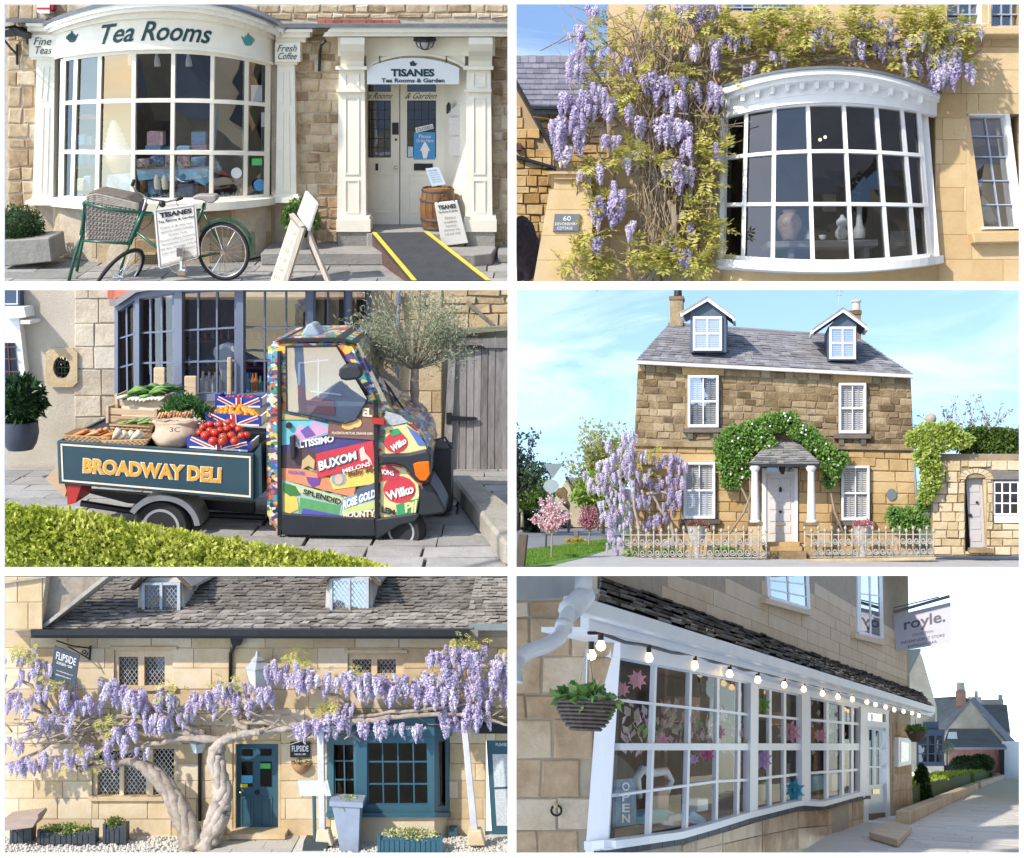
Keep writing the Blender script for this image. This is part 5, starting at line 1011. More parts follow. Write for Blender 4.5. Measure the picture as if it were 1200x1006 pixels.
def tyre(cx,cy,rx,y,par,wid=.11,hubm=None,tilt=0.0):
 k=1/F.ppm(cx,cy,y);c_=P(cx,cy,y);R_=rx*k;ax=(F.ex,F.ez,-F.ey)
 if tilt:ax=(F.ex*math.cos(tilt)+F.ey*math.sin(tilt),F.ez,F.ex*math.sin(tilt)-F.ey*math.cos(tilt))
 m=MB();m.lathe(c_,[(R_*.66,-wid*.5),(R_*.9,-wid*.55),(R_,-wid*.3),(R_,wid*.3),(R_*.9,wid*.55),(R_*.64,wid*.5)],32,ax);t_=m.build('tyre',rubber,par,smooth=40)
 m=MB();m.lathe(c_,[(0.02,wid*.36),(R_*.26,wid*.36),(R_*.3,wid*.28),(R_*.5,wid*.22),(R_*.56,wid*.5),(R_*.66,wid*.52),(R_*.66,-wid*.4)],28,ax);m.build('wheel_rim',hubm or paint('wheel_grey',(.42,.43,.45),.4,.1,12,metal=.3),t_,smooth=40)
 m=MB()
 for i in range(8):a_=i*.785;m.lathe(c_+ax[0]*(R_*.42*math.cos(a_))+ax[1]*(R_*.42*math.sin(a_))+ax[2]*(wid*.2),[(.012,0),(.012,.02)],8,ax)
 m.build('wheel_bolts',black,t_)
tyre(191,616,33,-2.35,van)
m=MB();m.arc(190,620,38,33,6.5,.1,2.6,-2.44,.3,18);m.build('mudguard',paint('mudguard_grey',(.2,.21,.225),.45,.2,8),van)
m=MB();pth(m,[(143,612),(156,610),(158,630),(143,630)],-2.42,.02);m.build('mud_flap',black,van)
cab=[(313,401),(330,397),(398,396),(417,401),(452,481),(478,494),(494,510),(503,532),(500,575),(490,602),(468,611),(444,628),(332,628),(318,622),(312,610),(311,500)]
onep('cab_body',col_,van,cab,yA(.03),1.05,bevel=.035)
m=MB();pth(m,[(322,401),(330,397.4),(398,396.4),(414,401),(418,403),(400,400.5),(332,401)],yA(.01),1.08);m.build('roof_edge',black,van)
win=[(336,408),(394,407),(430,468),(416,492),(404,496),(337,482)]
def inset(q,d):
 cx_,cy_=sum(a_ for a_,_ in q)/len(q),sum(b_ for _,b_ in q)/len(q);return[(cx_+(a_-cx_)*d,cy_+(b_-cy_)*d)for a_,b_ in q]
m=MB();wo=inset(win,1.035)
for i in range(6):j=(i+1)%6;pth(m,[wo[i],wo[j],win[j],win[i]],yA(-.002),.03)
dr=m.build('window_seal',rubber,van);onep('cab_shade',paint('cab_interior',(.16,.19,.24),.7,.5,3),dr,win,yA(.02),.006);onep('seat_red',paint('seat_red',(.3,.06,.05),.6,.3,6),dr,[(338,462),(352,450),(372,466),(392,470),(392,487),(338,481)],yA(.012),.004);onep('cab_window',glassm('cab_glass',(.8,.84,.9),.08,.008),dr,win,yA(.002),.004)
for q in([(349,425),(352,425),(352,470),(349,470)],[(372,421),(374,421),(374,480),(372,480)],[(349,425),(385,421),(385,423),(349,427)],[(350,456),(400,462),(400,464),(350,458)]):onep('inner_trim',paint('trim_pale',(.6,.62,.68),.5),dr,q,yA(.014),.003)
onep('door_sill',vblk,van,[(329,602),(439,608),(441,629),(334,628),(329,622)],yA(-.01),.05,bevel=.008)
onep('front_skirt',vblk,van,[(440,609),(488,602),(492,604),(486,612),(468,616),(441,633)],yA(-.012),.06,bevel=.008)
for x0,x1 in((325,329.5),(439.5,444)):onep('door_edge',black,van,[(x0,628),(x1,628),(x1-(2 if x0>400 else 1),412 if x0<400 else 470),(x0-(2 if x0>400 else 0),412 if x0<400 else 470)],yA(-.008),.04)
onep('wing_band',vblk,van,[(446,534),(478,533),(500,528),(505,532),(504,560),(498,567),(488,566),(481,556),(474,548),(462,544),(446,545)],yA(-.045),.2,bevel=.012)
onep('indicator',paint('indicator_orange',(.75,.14,.005),.2,.1,30),van,[(484,544),(490,542),(503,541),(504,556),(499,564),(493,564),(487,558)],yA(-.06),.03,bevel=.006)
onep('front_guard',vblk,van,[(491,572),(503,565),(512,578),(522,597),(522,602),(494,606),(488,604)],yA(0.02),.45,bevel=.015)
tyre(474,621,25,-2.5,van,.12,tilt=-.3)
onep('wing_mirror',vblk,van,[(396,437),(399,430),(409,427),(421,428),(426,438),(421,445),(402,447),(397,443)],yA(-.16),.1,bevel=.02);m=MB();m.ptube([(418,444,-2.68),(428,458,-2.55),(436,472,-2.5)],1.6);m.build('mirror_arm',vblk,van)
onep('windscreen',glassm('cab_glass',(.8,.84,.9),.08,.008),van,[(417,402),(420,402),(458,480),(452,481)],yA(.05),1.0);m=MB();m.ptube([(428,430,-2.2),(440,432,-2.2),(476,484,-2.2)],1.2);m.ptube([(455,452,-2.1),(474,482,-2.1)],1);m.ptube([(471,480,-2.2),(478,486,-2.2)],2);m.build('wiper',black,van)
rl=MB();pth(rl,[(351,396),(376,396),(374,391),(367,380),(360,380),(354,391)],yA(.3),.25);rl.build('roof_sign',paint('roofsign_grey',(.3,.36,.42),.4),van,bevel=.01)
# printed labels on the cab
def lab(pts,c,par,d=.0):return onep('paper_label',paint('print_%d_%d_%d'%tuple(int(v*99)for v in c),c,.3,.12,14),par,pts,yA(.026-d),.006)
def ptx(s_,q,c,par,bold=.03,d=.0):text(s_,0,0,0,0,0,c,par,quad=q,bold=bold,name='printed_lettering',mapf=lambda a_,b_:F.P(a_,b_,yT(a_)+.024-d))
cyan_,red_,yel_,sal_,nav_,brn_,grn_,org_=(.16,.5,.56),(.56,.05,.07),(.72,.55,.13),(.68,.26,.14),(.07,.06,.2),(.2,.11,.09),(.05,.3,.13),(.75,.35,.05)
lab([(330,484),(404,497),(441,490),(441,534),(330,549)],nav_,van);lab([(330,494),(352,488),(388,498),(388,508),(350,520),(330,522)],cyan_,van,.004);lab([(338,517),(352,497),(360,504),(368,493),(388,503),(388,506),(352,519)],(.55,.33,.5),van,.006);lab([(352,505),(361,499),(370,510),(358,514)],(.16,.1,.32),van,.008)
ptx('ALTISSIMO',[(343,518),(391,510),(391,518),(344,527)],whiteink,van,.04,.008)
lab([(385,494),(404,497),(418,492),(430,472),(441,478),(441,516),(384,512)],brn_,van,.01);ptx('EL',[(425,478),(436,479),(436,489),(425,488)],lnm,van,.05,.016);lab([(408+8*math.cos(i*.7),499+5*math.sin(i*.7))for i in range(9)],(.8,.45,.15),van,.014);lab([(418+6*math.cos(i*.7),496+5.5*math.sin(i*.7))for i in range(9)],(.8,.5,.2),van,.015);ptx('PLACENTIA MUTUAL ORANGE ASSN',[(389,506),(437,507),(437,510),(389,509)],lnm,van,.02,.016)
lab([(330,530),(352,524),(372,530),(373,549),(330,549)],(.09,.06,.07),van,.004);lab([(354,540),(362,533),(369,540),(368,550),(361,546),(353,551)],(.55,.4,.2),van,.008)
lab([(330,549),(356,550),(417,571),(414,583),(330,562)],sal_,van,.008);ptx('HOUSE',[(338,551),(357,553),(357,557),(338,555)],paint('ink_violet',(.2,.1,.4),.5),van,.03,.012);lab([(359,559),(376,561),(374,568),(366,571),(361,566)],(.16,.07,.3),van,.012)
lab([(388,558),(441,546),(441,567),(391,574),(386,563)],yel_,van,.012);lab([(397+9*math.cos(i*.7),562+8*math.sin(i*.7))for i in range(9)],(.25,.35,.4),van,.014);lab([(397+5*math.cos(i*.7),562+6*math.sin(i*.7))for i in range(9)],(.7,.42,.32),van,.017);ptx('Baby My',[(408,553),(440,546),(440,554),(408,561)],paint('ink_brown',(.2,.06,.03),.5),van,.04,.018)
lab([(370,532),(437,516.5),(440,546),(372,560)],red_,van,.018);ptx('BUXOM',[(372,541),(418,528),(419,539),(374,554)],paint('ink_teal_dark',(.02,.14,.16),.5),van,.11,.022);ptx('BUXOM',[(372.5,541),(417,528.5),(418,538.5),(374,552.5)],whiteink,van,.04,.025);ptx('MELONS',[(401,550),(434,540.5),(434,546),(402,555)],whiteink,van,.02,.024)
lab([(421,527),(426,523),(428,531),(434,538),(437,546),(430,538),(423,541)],(.75,.55,.48),van,.022)
lab([(330,562),(404,584),(398,606),(330,602)],(.35,.5,.42),van,.01);lab([(340,566),(402,584),(400,591),(350,577)],(.55,.6,.35),van,.012);lab([(352,583),(399,593),(397,604),(350,601)],(.12,.33,.14),van,.012);lab([(332,580),(340,576),(348,584),(350,597),(340,602),(332,600)],yel_,van,.014);lab([(332,566),(346,570),(352,580),(340,582),(332,576)],(.06,.2,.06),van,.015);ptx('SPLENDID',[(356,573),(400,585.5),(399,592),(355,579)],blackink,van,.03,.018)
lab([(404,584),(441,570),(441,597),(398,606)],(.2,.33,.5),van,.012);lab([(402,596),(441,586),(441,596),(400,604)],(.55,.6,.25),van,.014);ptx('ROSE GOLD',[(402,587),(440,573),(440,583),(402,597)],whiteink,van,.05,.018);lab([(418,574),(441,565),(441,572),(418,582)],(.1,.12,.2),van,.016)
lab([(355,596),(398,604),(398,607),(353,604)],(.1,.1,.42),van,.017);ptx('BOUNTY',[(402,601),(440,597),(440,606),(402,607)],lnm,van,.05,.02)
lab([(330,484),(337,486),(362,490),(362,492),(330,492)],(.5,.38,.16),van,.012);m=MB();pth(m,[(338+3.2*math.cos(i*.63),499+3.6*math.sin(i*.63))for i in range(10)],yA(-.005),.03);m.build('door_lock',black,van);onep('door_handle',vblk,van,[(339,512),(345,510),(346,536),(341,540)],yA(-.02),.04,bevel=.006)
# nose
lab([(452,501),(476,497),(488,506),(498,520),(501,530),(452,533)],(.72,.62,.28),van,.004);lab([(464+14*math.cos(i*.45),519+12*math.sin(i*.45))for i in range(14)],red_,van,.007);lab([(456,505),(466,502),(471,508),(460,512)],grn_,van,.01);ptx('Wilko',[(457,523),(474,512),(477,519),(460,531)],whiteink,van,.04,.012);lab([(476,499),(490,508),(499,522),(490,522)],(.1,.17,.45),van,.01)
lab([(446,546),(460,546),(474,550),(482,560),(490,568),(491,580),(487,606),(446,608)],(.74,.65,.32),van,.004);lab([(468+19*math.cos(i*.45),574+16*math.sin(i*.45))for i in range(14)],red_,van,.008);ptx('Wilko',[(451,577),(484,567),(485,578),(455,587)],whiteink,van,.04,.014);lab([(446,547),(458,546),(468,553),(466,562),(446,564)],(.5,.05,.08),van,.01);ptx('IONS',[(447,550),(461,552),(462,558),(448,556)],whiteink,van,.03,.014)
ptx('LEM',[(447,593),(463,598),(463,604),(447,601)],blackink,van,.05,.014);lab([(464,592),(491,584),(487,608),(467,610)],grn_,van,.012);ptx('Pil',[(474,590),(489,586),(487,601),(475,601)],paint('ink_lemon',(.8,.7,.3),.5),van,.04,.016)
onep('red_clip',paint('van_red',(.4,.03,.025),.45),van,[(436,490),(450,491),(450,498),(436,497)],yA(-.03),.04);onep('cowl_grille',paint('cowl_grey',(.4,.42,.46),.4,.3,30),van,[(452,482),(470,488),(478,495),(460,499),(451,496)],yA(.015),.02)
# ---- produce on the load bed
PY=lambda d:(lambda x:yT(x)+d)
def slat_crate(name,label,q,y,dep,n=2):
 t=thing(name,label,'crate',P((q[2][0]+q[3][0])/2,max(q[2][1],q[3][1]),y))
 for k in range(n):
  a_,b_=k/n,(k+.82)/n;l=lambda v:(lerp(q[0][0],q[3][0],v),lerp(q[0][1],q[3][1],v));r_=lambda v:(lerp(q[1][0],q[2][0],v),lerp(q[1][1],q[2][1],v))
  onep('slat',crm,t,[l(a_),r_(a_),r_(b_),l(b_)],y,.012);onep('slat',crm,t,[l(a_),r_(a_),r_(b_),l(b_)],yA(y(0)-yT(0)+dep)if callable(y)else y+dep,.012)
 for s_ in(0,1):c0=(lerp(q[0][0],q[1][0],s_),q[s_][1]);c1=(lerp(q[3][0],q[2][0],s_),q[2+(1-s_)][1]);d_=3 if s_==0 else-3;onep('corner_post',crm,t,[(c0[0],c0[1]-2),(c0[0]+d_,c0[1]-2),(c1[0]+d_,c1[1]),(c1[0],c1[1])],PY((y(0)-yT(0))-.012),.03);onep('end_panel',crm,t,[(c0[0],c0[1]),(c0[0]+d_*.5,c0[1]),(c1[0]+d_*.5,c1[1]),(c1[0],c1[1])],y,dep)
 return t
slat_crate('slatted_crate','upper slatted wooden crate heaped with leeks and spring onions',[(134,464),(192,466),(192,480),(135,478)],PY(.75),.3,1)
slat_crate('slatted_crate','lower slatted wooden crate behind the tray of green beans',[(124,478),(184,482),(184,497),(124,496)],PY(.6),.35,2)
wk=paint('tray_wicker',(.42,.27,.14),.8,.3,40);wk2=paint('tray_wicker_dark',(.2,.11,.05),.8,.3,40)
def wicker_tray(label,q,y,dep):
 t=thing('wicker_tray',label,'tray',P((q[2][0]+q[3][0])/2,q[2][1],y));m=MB();pth(m,q,y,dep);m.build('tray',wk2,t);m=MB()
 for j in range(4):
  v=(j+.5)/4;m.tube([F.P(lerp(lerp(q[0][0],q[3][0],v),lerp(q[1][0],q[2][0],v),i/18),lerp(lerp(q[0][1],q[3][1],v),lerp(q[1][1],q[2][1],v),i/18),y(0)-yT(0)+yT(150)-.006+.008*((i+j)%2))for i in range(19)],.009,5)
 m.build('weave',wk,t,smooth=True);return t
wicker_tray('flat wicker tray of carrots at the tail of the load bed',[(73,510),(130,513),(128,519),(78,518)],PY(.12),.3)
wicker_tray('wicker tray of pale parsnips at the front of the load bed',[(119,517),(175,515),(171,522),(122,523)],PY(.06),.25);wicker_tray('wicker tray of green beans in front of the crates',[(128,497),(180,499),(175,515),(133,510)],PY(.35),.25)
carm=paint('carrot_orange',(.62,.2,.04),.5,.2,30);carp=paint('carrot_pale',(.62,.3,.14),.55,.2,30);parm=paint('parsnip',(.66,.6,.46),.6,.15,20);ltg=paint('leek_green',(.16,.3,.07),.5,.35,12);ltd=paint('leek_dark',(.03,.11,.05),.5,.3,12);ltw=paint('leek_white',(.6,.64,.48),.5,.1,12)
def root(name,label,grp,a_,b_,rp_,mat,y,top=None):
 m=MB();p0,p1=F.P(a_[0],a_[1],yy(y,a_[0])),F.P(b_[0],b_[1],yy(y,b_[0]));k=rp_/F.ppm(a_[0],a_[1],-2.2);m.tube([lerp(p0,p1,t)for t in(0,.08,.5,1)],[k*.5,k,k*.75,k*.12],8);tag(m.build(name,mat,smooth=True),label,name,grp)
for i in range(11):x=84+i*3.6;root('carrot','carrot lying in the flat wicker tray at the tail of the load bed','carrots in the flat tray',(x+14+r3.uniform(-2,4),505+r3.uniform(-3,3)),(x-4,512+r3.uniform(-1,1)),2.6,carp if i%2 else carm,PY(.12+.03*(i%5)))
for i,(a_,b_)in enumerate((((140,503),(131,516)),((148,506),(137,518)),((156,506),(146,518)),((165,506),(152,516)),((168,508),(158,517)),((150,510),(142,519)))):root('parsnip','pale parsnip in the wicker tray at the front of the load bed','parsnips in the wicker tray',a_,b_,4.2,parm,PY(.08+.02*(i%3)))
for i in range(16):x=140+i*2.6;root('green_bean','green bean heaped in the wicker tray','green beans in the tray',(x-5,496+r3.uniform(-4,2)),(x+12,494+r3.uniform(-6,3)),1.5,ltg,PY(.38+.02*(i%5)))
for i in range(14):
 x=142+i*3.2;lk_=thing('leek','leek heaped in the upper slatted crate','leek',P(x,466,yT(x)+.85),'leeks in the upper crate');yk=yT(x)+.72+.02*(i%8);m=MB();m.ptube([(x-4,468+r3.uniform(-3,1),yk),(x+8,462+r3.uniform(-3,2),yk)],2.2);m.build('shank',ltw if i%3==0 else ltg,lk_,smooth=True);m=MB()
 for k in range(4):m.ptube([(x+8,461,yk),(x+20+r3.uniform(-4,4),455+r3.uniform(-5,4),yk),(x+36+r3.uniform(-8,4),456+r3.uniform(-4,6),yk)],[1.8,1.8,.5],n=6)
 m.build('leaves',ltd if i%2 else ltg,lk_,smooth=True)
for i in range(9):root('spring_onion','white spring onion bulb at the front of the upper crate','spring onions in the upper crate',(150+i*4.5,470+r3.uniform(-2,1)),(158+i*4.5,465),2.4,white if i%2 else ltw,PY(.72))
m=MB()
for i in range(900):x=r3.uniform(193,247);yv=486-20*math.sin(math.pi*min(1,max(0,(x-186)/62)))+abs(r3.gauss(0,9));m.leaf(P(x,min(yv,492),yT(x)+.6+r3.gauss(0,.08)),.07,.012,(rvec(r3)+Vector((.2,0,.2))).normalized())
tag(m.build('carrot_tops',leafm('carrot_top',[(.015,.06,.015),(.04,.13,.03),(.08,.22,.06)],.3)),'feathery green carrot tops spilling over the sack','carrot tops',kind='stuff')
for i in range(12):x=187+i*3.4;root('carrot','bunched pink carrot above the hessian sack','bunched carrots above the sack',(x+2,482+r3.uniform(-2,2)),(x-3+r3.uniform(-2,2),494),2.3,carp,PY(.5))
hs_=stone('hessian',[(.40,.29,.2),(.5,.38,.28),(.56,.44,.33)],9,stain=.1,bump=.6,bscale=90);m=MB();kk=1/F.ppm(205,510,-2.2);m.blob(P(206,511,yT(206)+.22),(26*kk,.17,17*kk),.07,1.4,30,16,2);m.lathe(P(206,494,yT(206)+.24),[(24*kk,-9*kk),(25*kk,-2*kk),(26.5*kk,0),(25*kk,1.5*kk),(21*kk,-1*kk)],30,cap=False,sy=.62)
for v_ in m.v:v_+=rvec(r3)*.007
sk=thing('hessian_sack','open hessian sack of vegetables in the middle of the load bed','sack',P(206,524,yT(206)+.2));m.build('sack',hs_,sk,smooth=True);text('3C',199,501,211,506.5,0,blackink,sk,mapf=lambda a_,b_:F.P(a_,b_,yT(a_)+.03))
ujb=paint('flag_blue',(.03,.05,.3),.5,.08,10);ujr=paint('flag_red',(.55,.03,.04),.5)
def flagbox(label,q,d,dep):
 t=thing('flag_box',label,'box',P((q[2][0]+q[3][0])/2,q[3][1],PY(d)))
 onep('box_front',ujb,t,q,PY(d),.012);onep('box_back',ujb,t,[(x,y-3)for x,y in q],PY(d+dep),.012)
 for s_ in(0,1):onep('box_end',ujb if s_==0 else white,t,[q[s_],(q[s_][0]+(2 if s_==0 else-2),q[s_][1]),(q[3-s_][0]+(2 if s_==0 else-2),q[3-s_][1]),q[3-s_]],PY(d+.012),dep)
 onep('box_floor',ujb,t,[(q[3][0],q[3][1]-1.5),(q[2][0],q[2][1]-1.5),(q[2][0],q[2][1]-.3),(q[3][0],q[3][1]-.3)],PY(d+.012),dep)
 L=lambda u,v:(lerp(lerp(q[0][0],q[1][0],u),lerp(q[3][0],q[2][0],u),v),lerp(lerp(q[0][1],q[1][1],u),lerp(q[3][1],q[2][1],u),v))
 def st(u0,v0,u1,v1,w_,mt,dd):a_,b_=L(u0,v0),L(u1,v1);dx,dy=b_[0]-a_[0],b_[1]-a_[1];l=math.hypot(dx,dy);nx,ny=-dy/l*w_/2,dx/l*w_/2;onep('flag_stripe',mt,t,[(a_[0]+nx,a_[1]+ny),(b_[0]+nx,b_[1]+ny),(b_[0]-nx,b_[1]-ny),(a_[0]-nx,a_[1]-ny)],PY(d-dd),.002)
 for u0,v0,u1,v1 in((.06,.1,.42,.9),(.94,.1,.58,.9)):st(u0,v0,u1,v1,4.5,whiteink,.004);st(u0,v0,u1,v1,1.8,ujr,.007)
 st(.5,0.03,.5,.97,7,whiteink,.009);st(.5,0.03,.5,.97,4,ujr,.012);st(.04,.9,.96,.9,2,whiteink,.009)
flagbox('blue flag printed box of cherries at the back of the load bed',[(252,465),(307,467),(307,478),(252,478)],.85,.25);flagbox('blue flag printed box of orange cherry tomatoes',[(240,484),(306,488),(306,500),(242,498)],.45,.3);flagbox('blue flag printed box of large red tomatoes',[(219,512),(294,519),(293,530),(219,525)],.05,.3)
def sphmesh(name,mat,n=12):m=MB();m.blob(Vector((0,0,0)),(1,1,.88),.05,2,n,7,1,(Vector((1,0,0)),Vector((0,1,0)),Vector((0,0,1))));me=bpy.data.meshes.new(name);me.from_pydata(m.v,[],m.f);me.shade_smooth();me.materials.append(mat);return me
tm=sphmesh('tomato',paint('tomato_red',(.55,.035,.015),.2,.15,12,spec=.6,bump=0));to=sphmesh('cherry_tomato',paint('tomato_orange',(.72,.27,.015),.25,.2,12,spec=.6,bump=0),10);stg=paint('stalk_green',(.08,.2,.03),.6);stm=MB()
for k in range(5):stm.leaf(Vector((0,0,.85)),.8,.25,Vector((math.cos(k*1.257),math.sin(k*1.257),.1)).normalized(),Vector((0,0,1)))
stme=bpy.data.meshes.new('calyx');stme.from_pydata(stm.v,[],stm.f);stme.materials.append(stg)
def fruit(mesh,name,label,grp,px,py,rp_,y,calyx=False):
 s_=rp_/F.ppm(px,py,y);o=inst(name,mesh,Matrix.Translation(P(px,py,y))@Matrix.Rotation(r3.uniform(-.6,.6),4,'X')@Matrix.Rotation(r3.uniform(-.6,.6),4,'Y')@Matrix.Diagonal((s_,s_,s_,1)),None);tag(o,label,'tomato',grp)
 if calyx:c_=bpy.data.objects.new('calyx',stme);COL.objects.link(c_);c_.parent=o
for i,(x,y,s_)in enumerate(((238,501,5),(246,498,5.2),(257,498,5.4),(266,503,5.6),(273,500,5),(280,503,4.8),(241,511,6.3),(252,508,6),(262,513,6),(271,511,5.6),(283,511,5.2),(289,510,4.5),(250,517,6),(261,517,6),(275,517,5.4),(234,507,4.6),(246,505,5),(268,495,4.8),(258,505,5))):fruit(tm,'tomato','large red vine tomato heaped in the front flag box','red tomatoes in the flag box',x,y,s_,yT(x)+.22-.012*(y-498),True)
for i in range(64):x=r3.uniform(247,303);yv=490-15*(1-abs((x-276)/30)**2)*r3.random()-1*r3.random();fruit(to,'cherry_tomato','orange cherry tomato heaped in the middle flag box','orange cherry tomatoes',x,yv,3.3,yT(x)+.75-.28*(1-(492-yv)/18),i%4==0)
for i in range(20):fruit(tm,'cherry','small dark red fruit in the rear flag box','dark red fruit in the rear box',r3.uniform(258,302),r3.uniform(464,470),2.2,yT(280)+.95)
# ---- hedge in the foreground
hy=g0.y-.03
hg=thing('box_hedge','bright yellow green clipped hedge along the bottom of the delicatessen view','hedge',P(200,690,hy))
htop=pw((0,592),(60,598),(100,602),(130,608),(160,617),(200,622),(250,632),(300,640),(350,648),(400,655),(430,661),(460,672));m=MB()
for i in range(14000):
 x=r3.uniform(0,458);t0=htop(x)+5*noise.noise(Vector((x*.11,0,0)));yv=lerp(t0,671,r3.random()**1.25)
 if t0>669:continue
 f=(yv-t0)/70
 m.leaf(P(x,yv,hy+.3*max(0,1-f*5)*r3.random()+.05*noise.noise(Vector((x*.1,yv*.1,3)))+r3.uniform(-.09,.05)),.034*r3.uniform(.5,1.5),.022,(rvec(r3)+Vector((0,-.5,.9))).normalized())
m.build('foliage',leafm('hedge_leaf',[(.07,.12,.015),(.26,.34,.03),(.52,.56,.08),(.72,.70,.2)],.35),hg,kind='stuff')
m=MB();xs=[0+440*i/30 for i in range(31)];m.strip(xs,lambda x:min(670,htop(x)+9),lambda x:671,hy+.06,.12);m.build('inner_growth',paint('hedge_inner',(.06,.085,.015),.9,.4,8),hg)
# ================================================================== view 4: stone house with wisteria and railings
setf(Frame(905,652,47.0,-math.degrees(math.atan(62/1500)),None,11.0));r4=random.Random(44)
st4=stone('house_rubble',[(.11,.075,.038),(.20,.14,.075),(.30,.22,.125),(.38,.30,.19)],1.6,stain=.65,dark=(.07,.05,.035),bump=.8,bscale=9)
st4l=stone('house_ashlar',[(.34,.22,.09),(.44,.30,.14),(.52,.38,.2)],1.5,stain=.3,dark=(.18,.12,.06),bump=.4,bscale=9)
st4w=stone('yard_wall_stone',[(.40,.30,.17),(.5,.39,.23),(.58,.47,.3),(.62,.53,.37)],1.6,stain=.25,dark=(.26,.19,.11),bump=.6,bscale=9)
mort4=paint('mortar_tan',(.27,.205,.13),.95,.25,2,bump=.3)
slate4=stone('roof_slate',[(.19,.18,.19),(.26,.25,.26),(.34,.33,.335)],1.3,stain=.3,dark=(.09,.085,.08),bump=.3,bscale=8)
offw=paint('sash_white',(.70,.68,.66),.45,.05,2,bump=0);dslate=paint('dormer_blue',(.06,.09,.13),.55,.15,2)
# ground, road, lawn
def gquad(name,mat,pts,z,th=.004):m=MB();m.prism([G(x,y,z)for x,y in pts],F.ez*-th);return struct(m.build(name,mat))
A=F.loc(G(598,671)).y;m=MB();m.prism([G(560,671),G(1203,671),F.L(150,420,0),F.L(-160,420,0)],F.ez*-.02);gr4=struct(m.build('ground',paint('far_field',(.10,.13,.05),.95,.3,.3)))
road4=gquad('road',paint('asphalt_pale',(.20,.20,.205),.9,.12,1.2,bump=.2),[(560,646),(700,641),(730,626),(720,616),(560,621)],.006)
gquad('forecourt',paint('tarmac_pale',(.40,.38,.365),.9,.12,1.5,bump=.2),[(600,671),(1199,671),(1199,648),(736,650),(728,638),(714,640),(640,666)],.012)
ver=gquad('lawn',paint('lawn_green',(.10,.21,.025),.9,.35,3,bump=.5),[(612,664),(650,662),(680,655),(724,641),(714,632),(660,640),(612,646)],.018)
gquad('far_verge',paint('lawn_green',(.10,.21,.025),.9,.35,3,bump=.5),[(560,622),(720,616.5),(720,612),(560,612)],.01)
m=MB()
for i in range(7000):
 t_,u=r4.random(),r4.random();x=lerp(613,722,t_);lo,hi=lerp(664,642,t_**1.2),lerp(646,632,t_);p=G(x,lerp(lo,hi,u),.02);m.leaf(p,r4.uniform(.06,.13),.03,(F.ez+rvec(r4)*.4).normalized(),Vector((0,-1,.3)))
tag(m.build('grass_blades',leafm('grass_blade',[(.08,.17,.02),(.15,.28,.035),(.26,.38,.06)],.3)),'tufted green grass of the verge beside the stone house','grass',kind='stuff')
# house
hs4=thing('stone_house','three storey stone house with slate roof and two dormers','building',P(905,652,.3))
top4=lambda x:lerp(421,438,(x-748)/319);lf=lambda y:lerp(748,736,(y-421)/231);rt=lambda y:lerp(1067,1076,(y-438)/214)
wp=[(736,654),(1076,654),(1067,437),(748,420)]
m=MB();m.pp(wp,0,7);w4=m.build('wall',mort4,hs4)
def wf(px,py):v=(py-430)/222;u=(px-742)/330;yv=lerp(lerp(421,438,u),652,v);return(lerp(lf(yv),rt(yv),u),yv)
def iw(px,py):u=(px-lf(py))/(rt(py)-lf(py));t0=lerp(421,438,u);return(742+330*u,430+222*(py-t0)/(652-t0))
WIN={'ul':(806,440,842,501),'ll':(801,542,838,608),'ur':(983,449,1015,508),'lr':(986,546,1019,610)};DOOR=(892,546,935,640)
hol=[iw(q[0]-1,q[1]-1)+iw(q[2]+1,q[3]+1)for q in list(WIN.values())+[DOOR]]
def band(y):return iw(900,y)[1]
upb=trim(courses(742,430,1072,band(518),(7,10),(9,19),r4),hol);lob=trim(courses(742,band(526),1072,652,(10,15),(16,34),r4),hol)
def layw(blocks,mat,par,wfn,**k):
 global P;P0=P
 def P2(px,py,y=0.0):a_,b_=wfn(px,py);return F.P(a_,b_,yy(y,px))
 P=P2;lay(blocks,mat,par,**k);P=P0
layw(upb,st4,w4,wf,r=r4,gap=.3,proud=(.01,.06),wob=.9,limit=300,chamfer=1.1);layw(lob,st4l,w4,wf,r=r4,gap=.3,proud=(.03,.06),wob=.3)
m=MB();m.pp([(743,516),(1070,521),(1071,528),(742,523)],-.16,.02);m.build('string_course',st4,hs4)
for k,q in WIN.items():  # lintels, quoins
 m=MB();m.pp([(q[0]-6,q[1]),(q[2]+6,q[1]+.4),(q[2]+7,q[1]-9),(q[0]-7,q[1]-9.5)],-.1,.02);m.build('lintel',st4l,hs4)
 m=MB();m.pp([(q[0]-6,q[3]+6),(q[2]+6,q[3]+6),(q[2]+6,q[3]+1),(q[0]-6,q[3]+1)],-.25,.05);m.build('stone_sill',stone('sill_dark',[(.1,.085,.07),(.16,.14,.11)],2),hs4)
 for x in(q[0],q[2]-6):m=MB();m.pp([(x,q[3]+14),(x+6,q[3]+14),(x+6,q[3]+6),(x,q[3]+6)],-.2,.02);m.build('sill_bracket',stone('sill_dark',[(.1,.085,.07),(.16,.14,.11)],2),hs4)
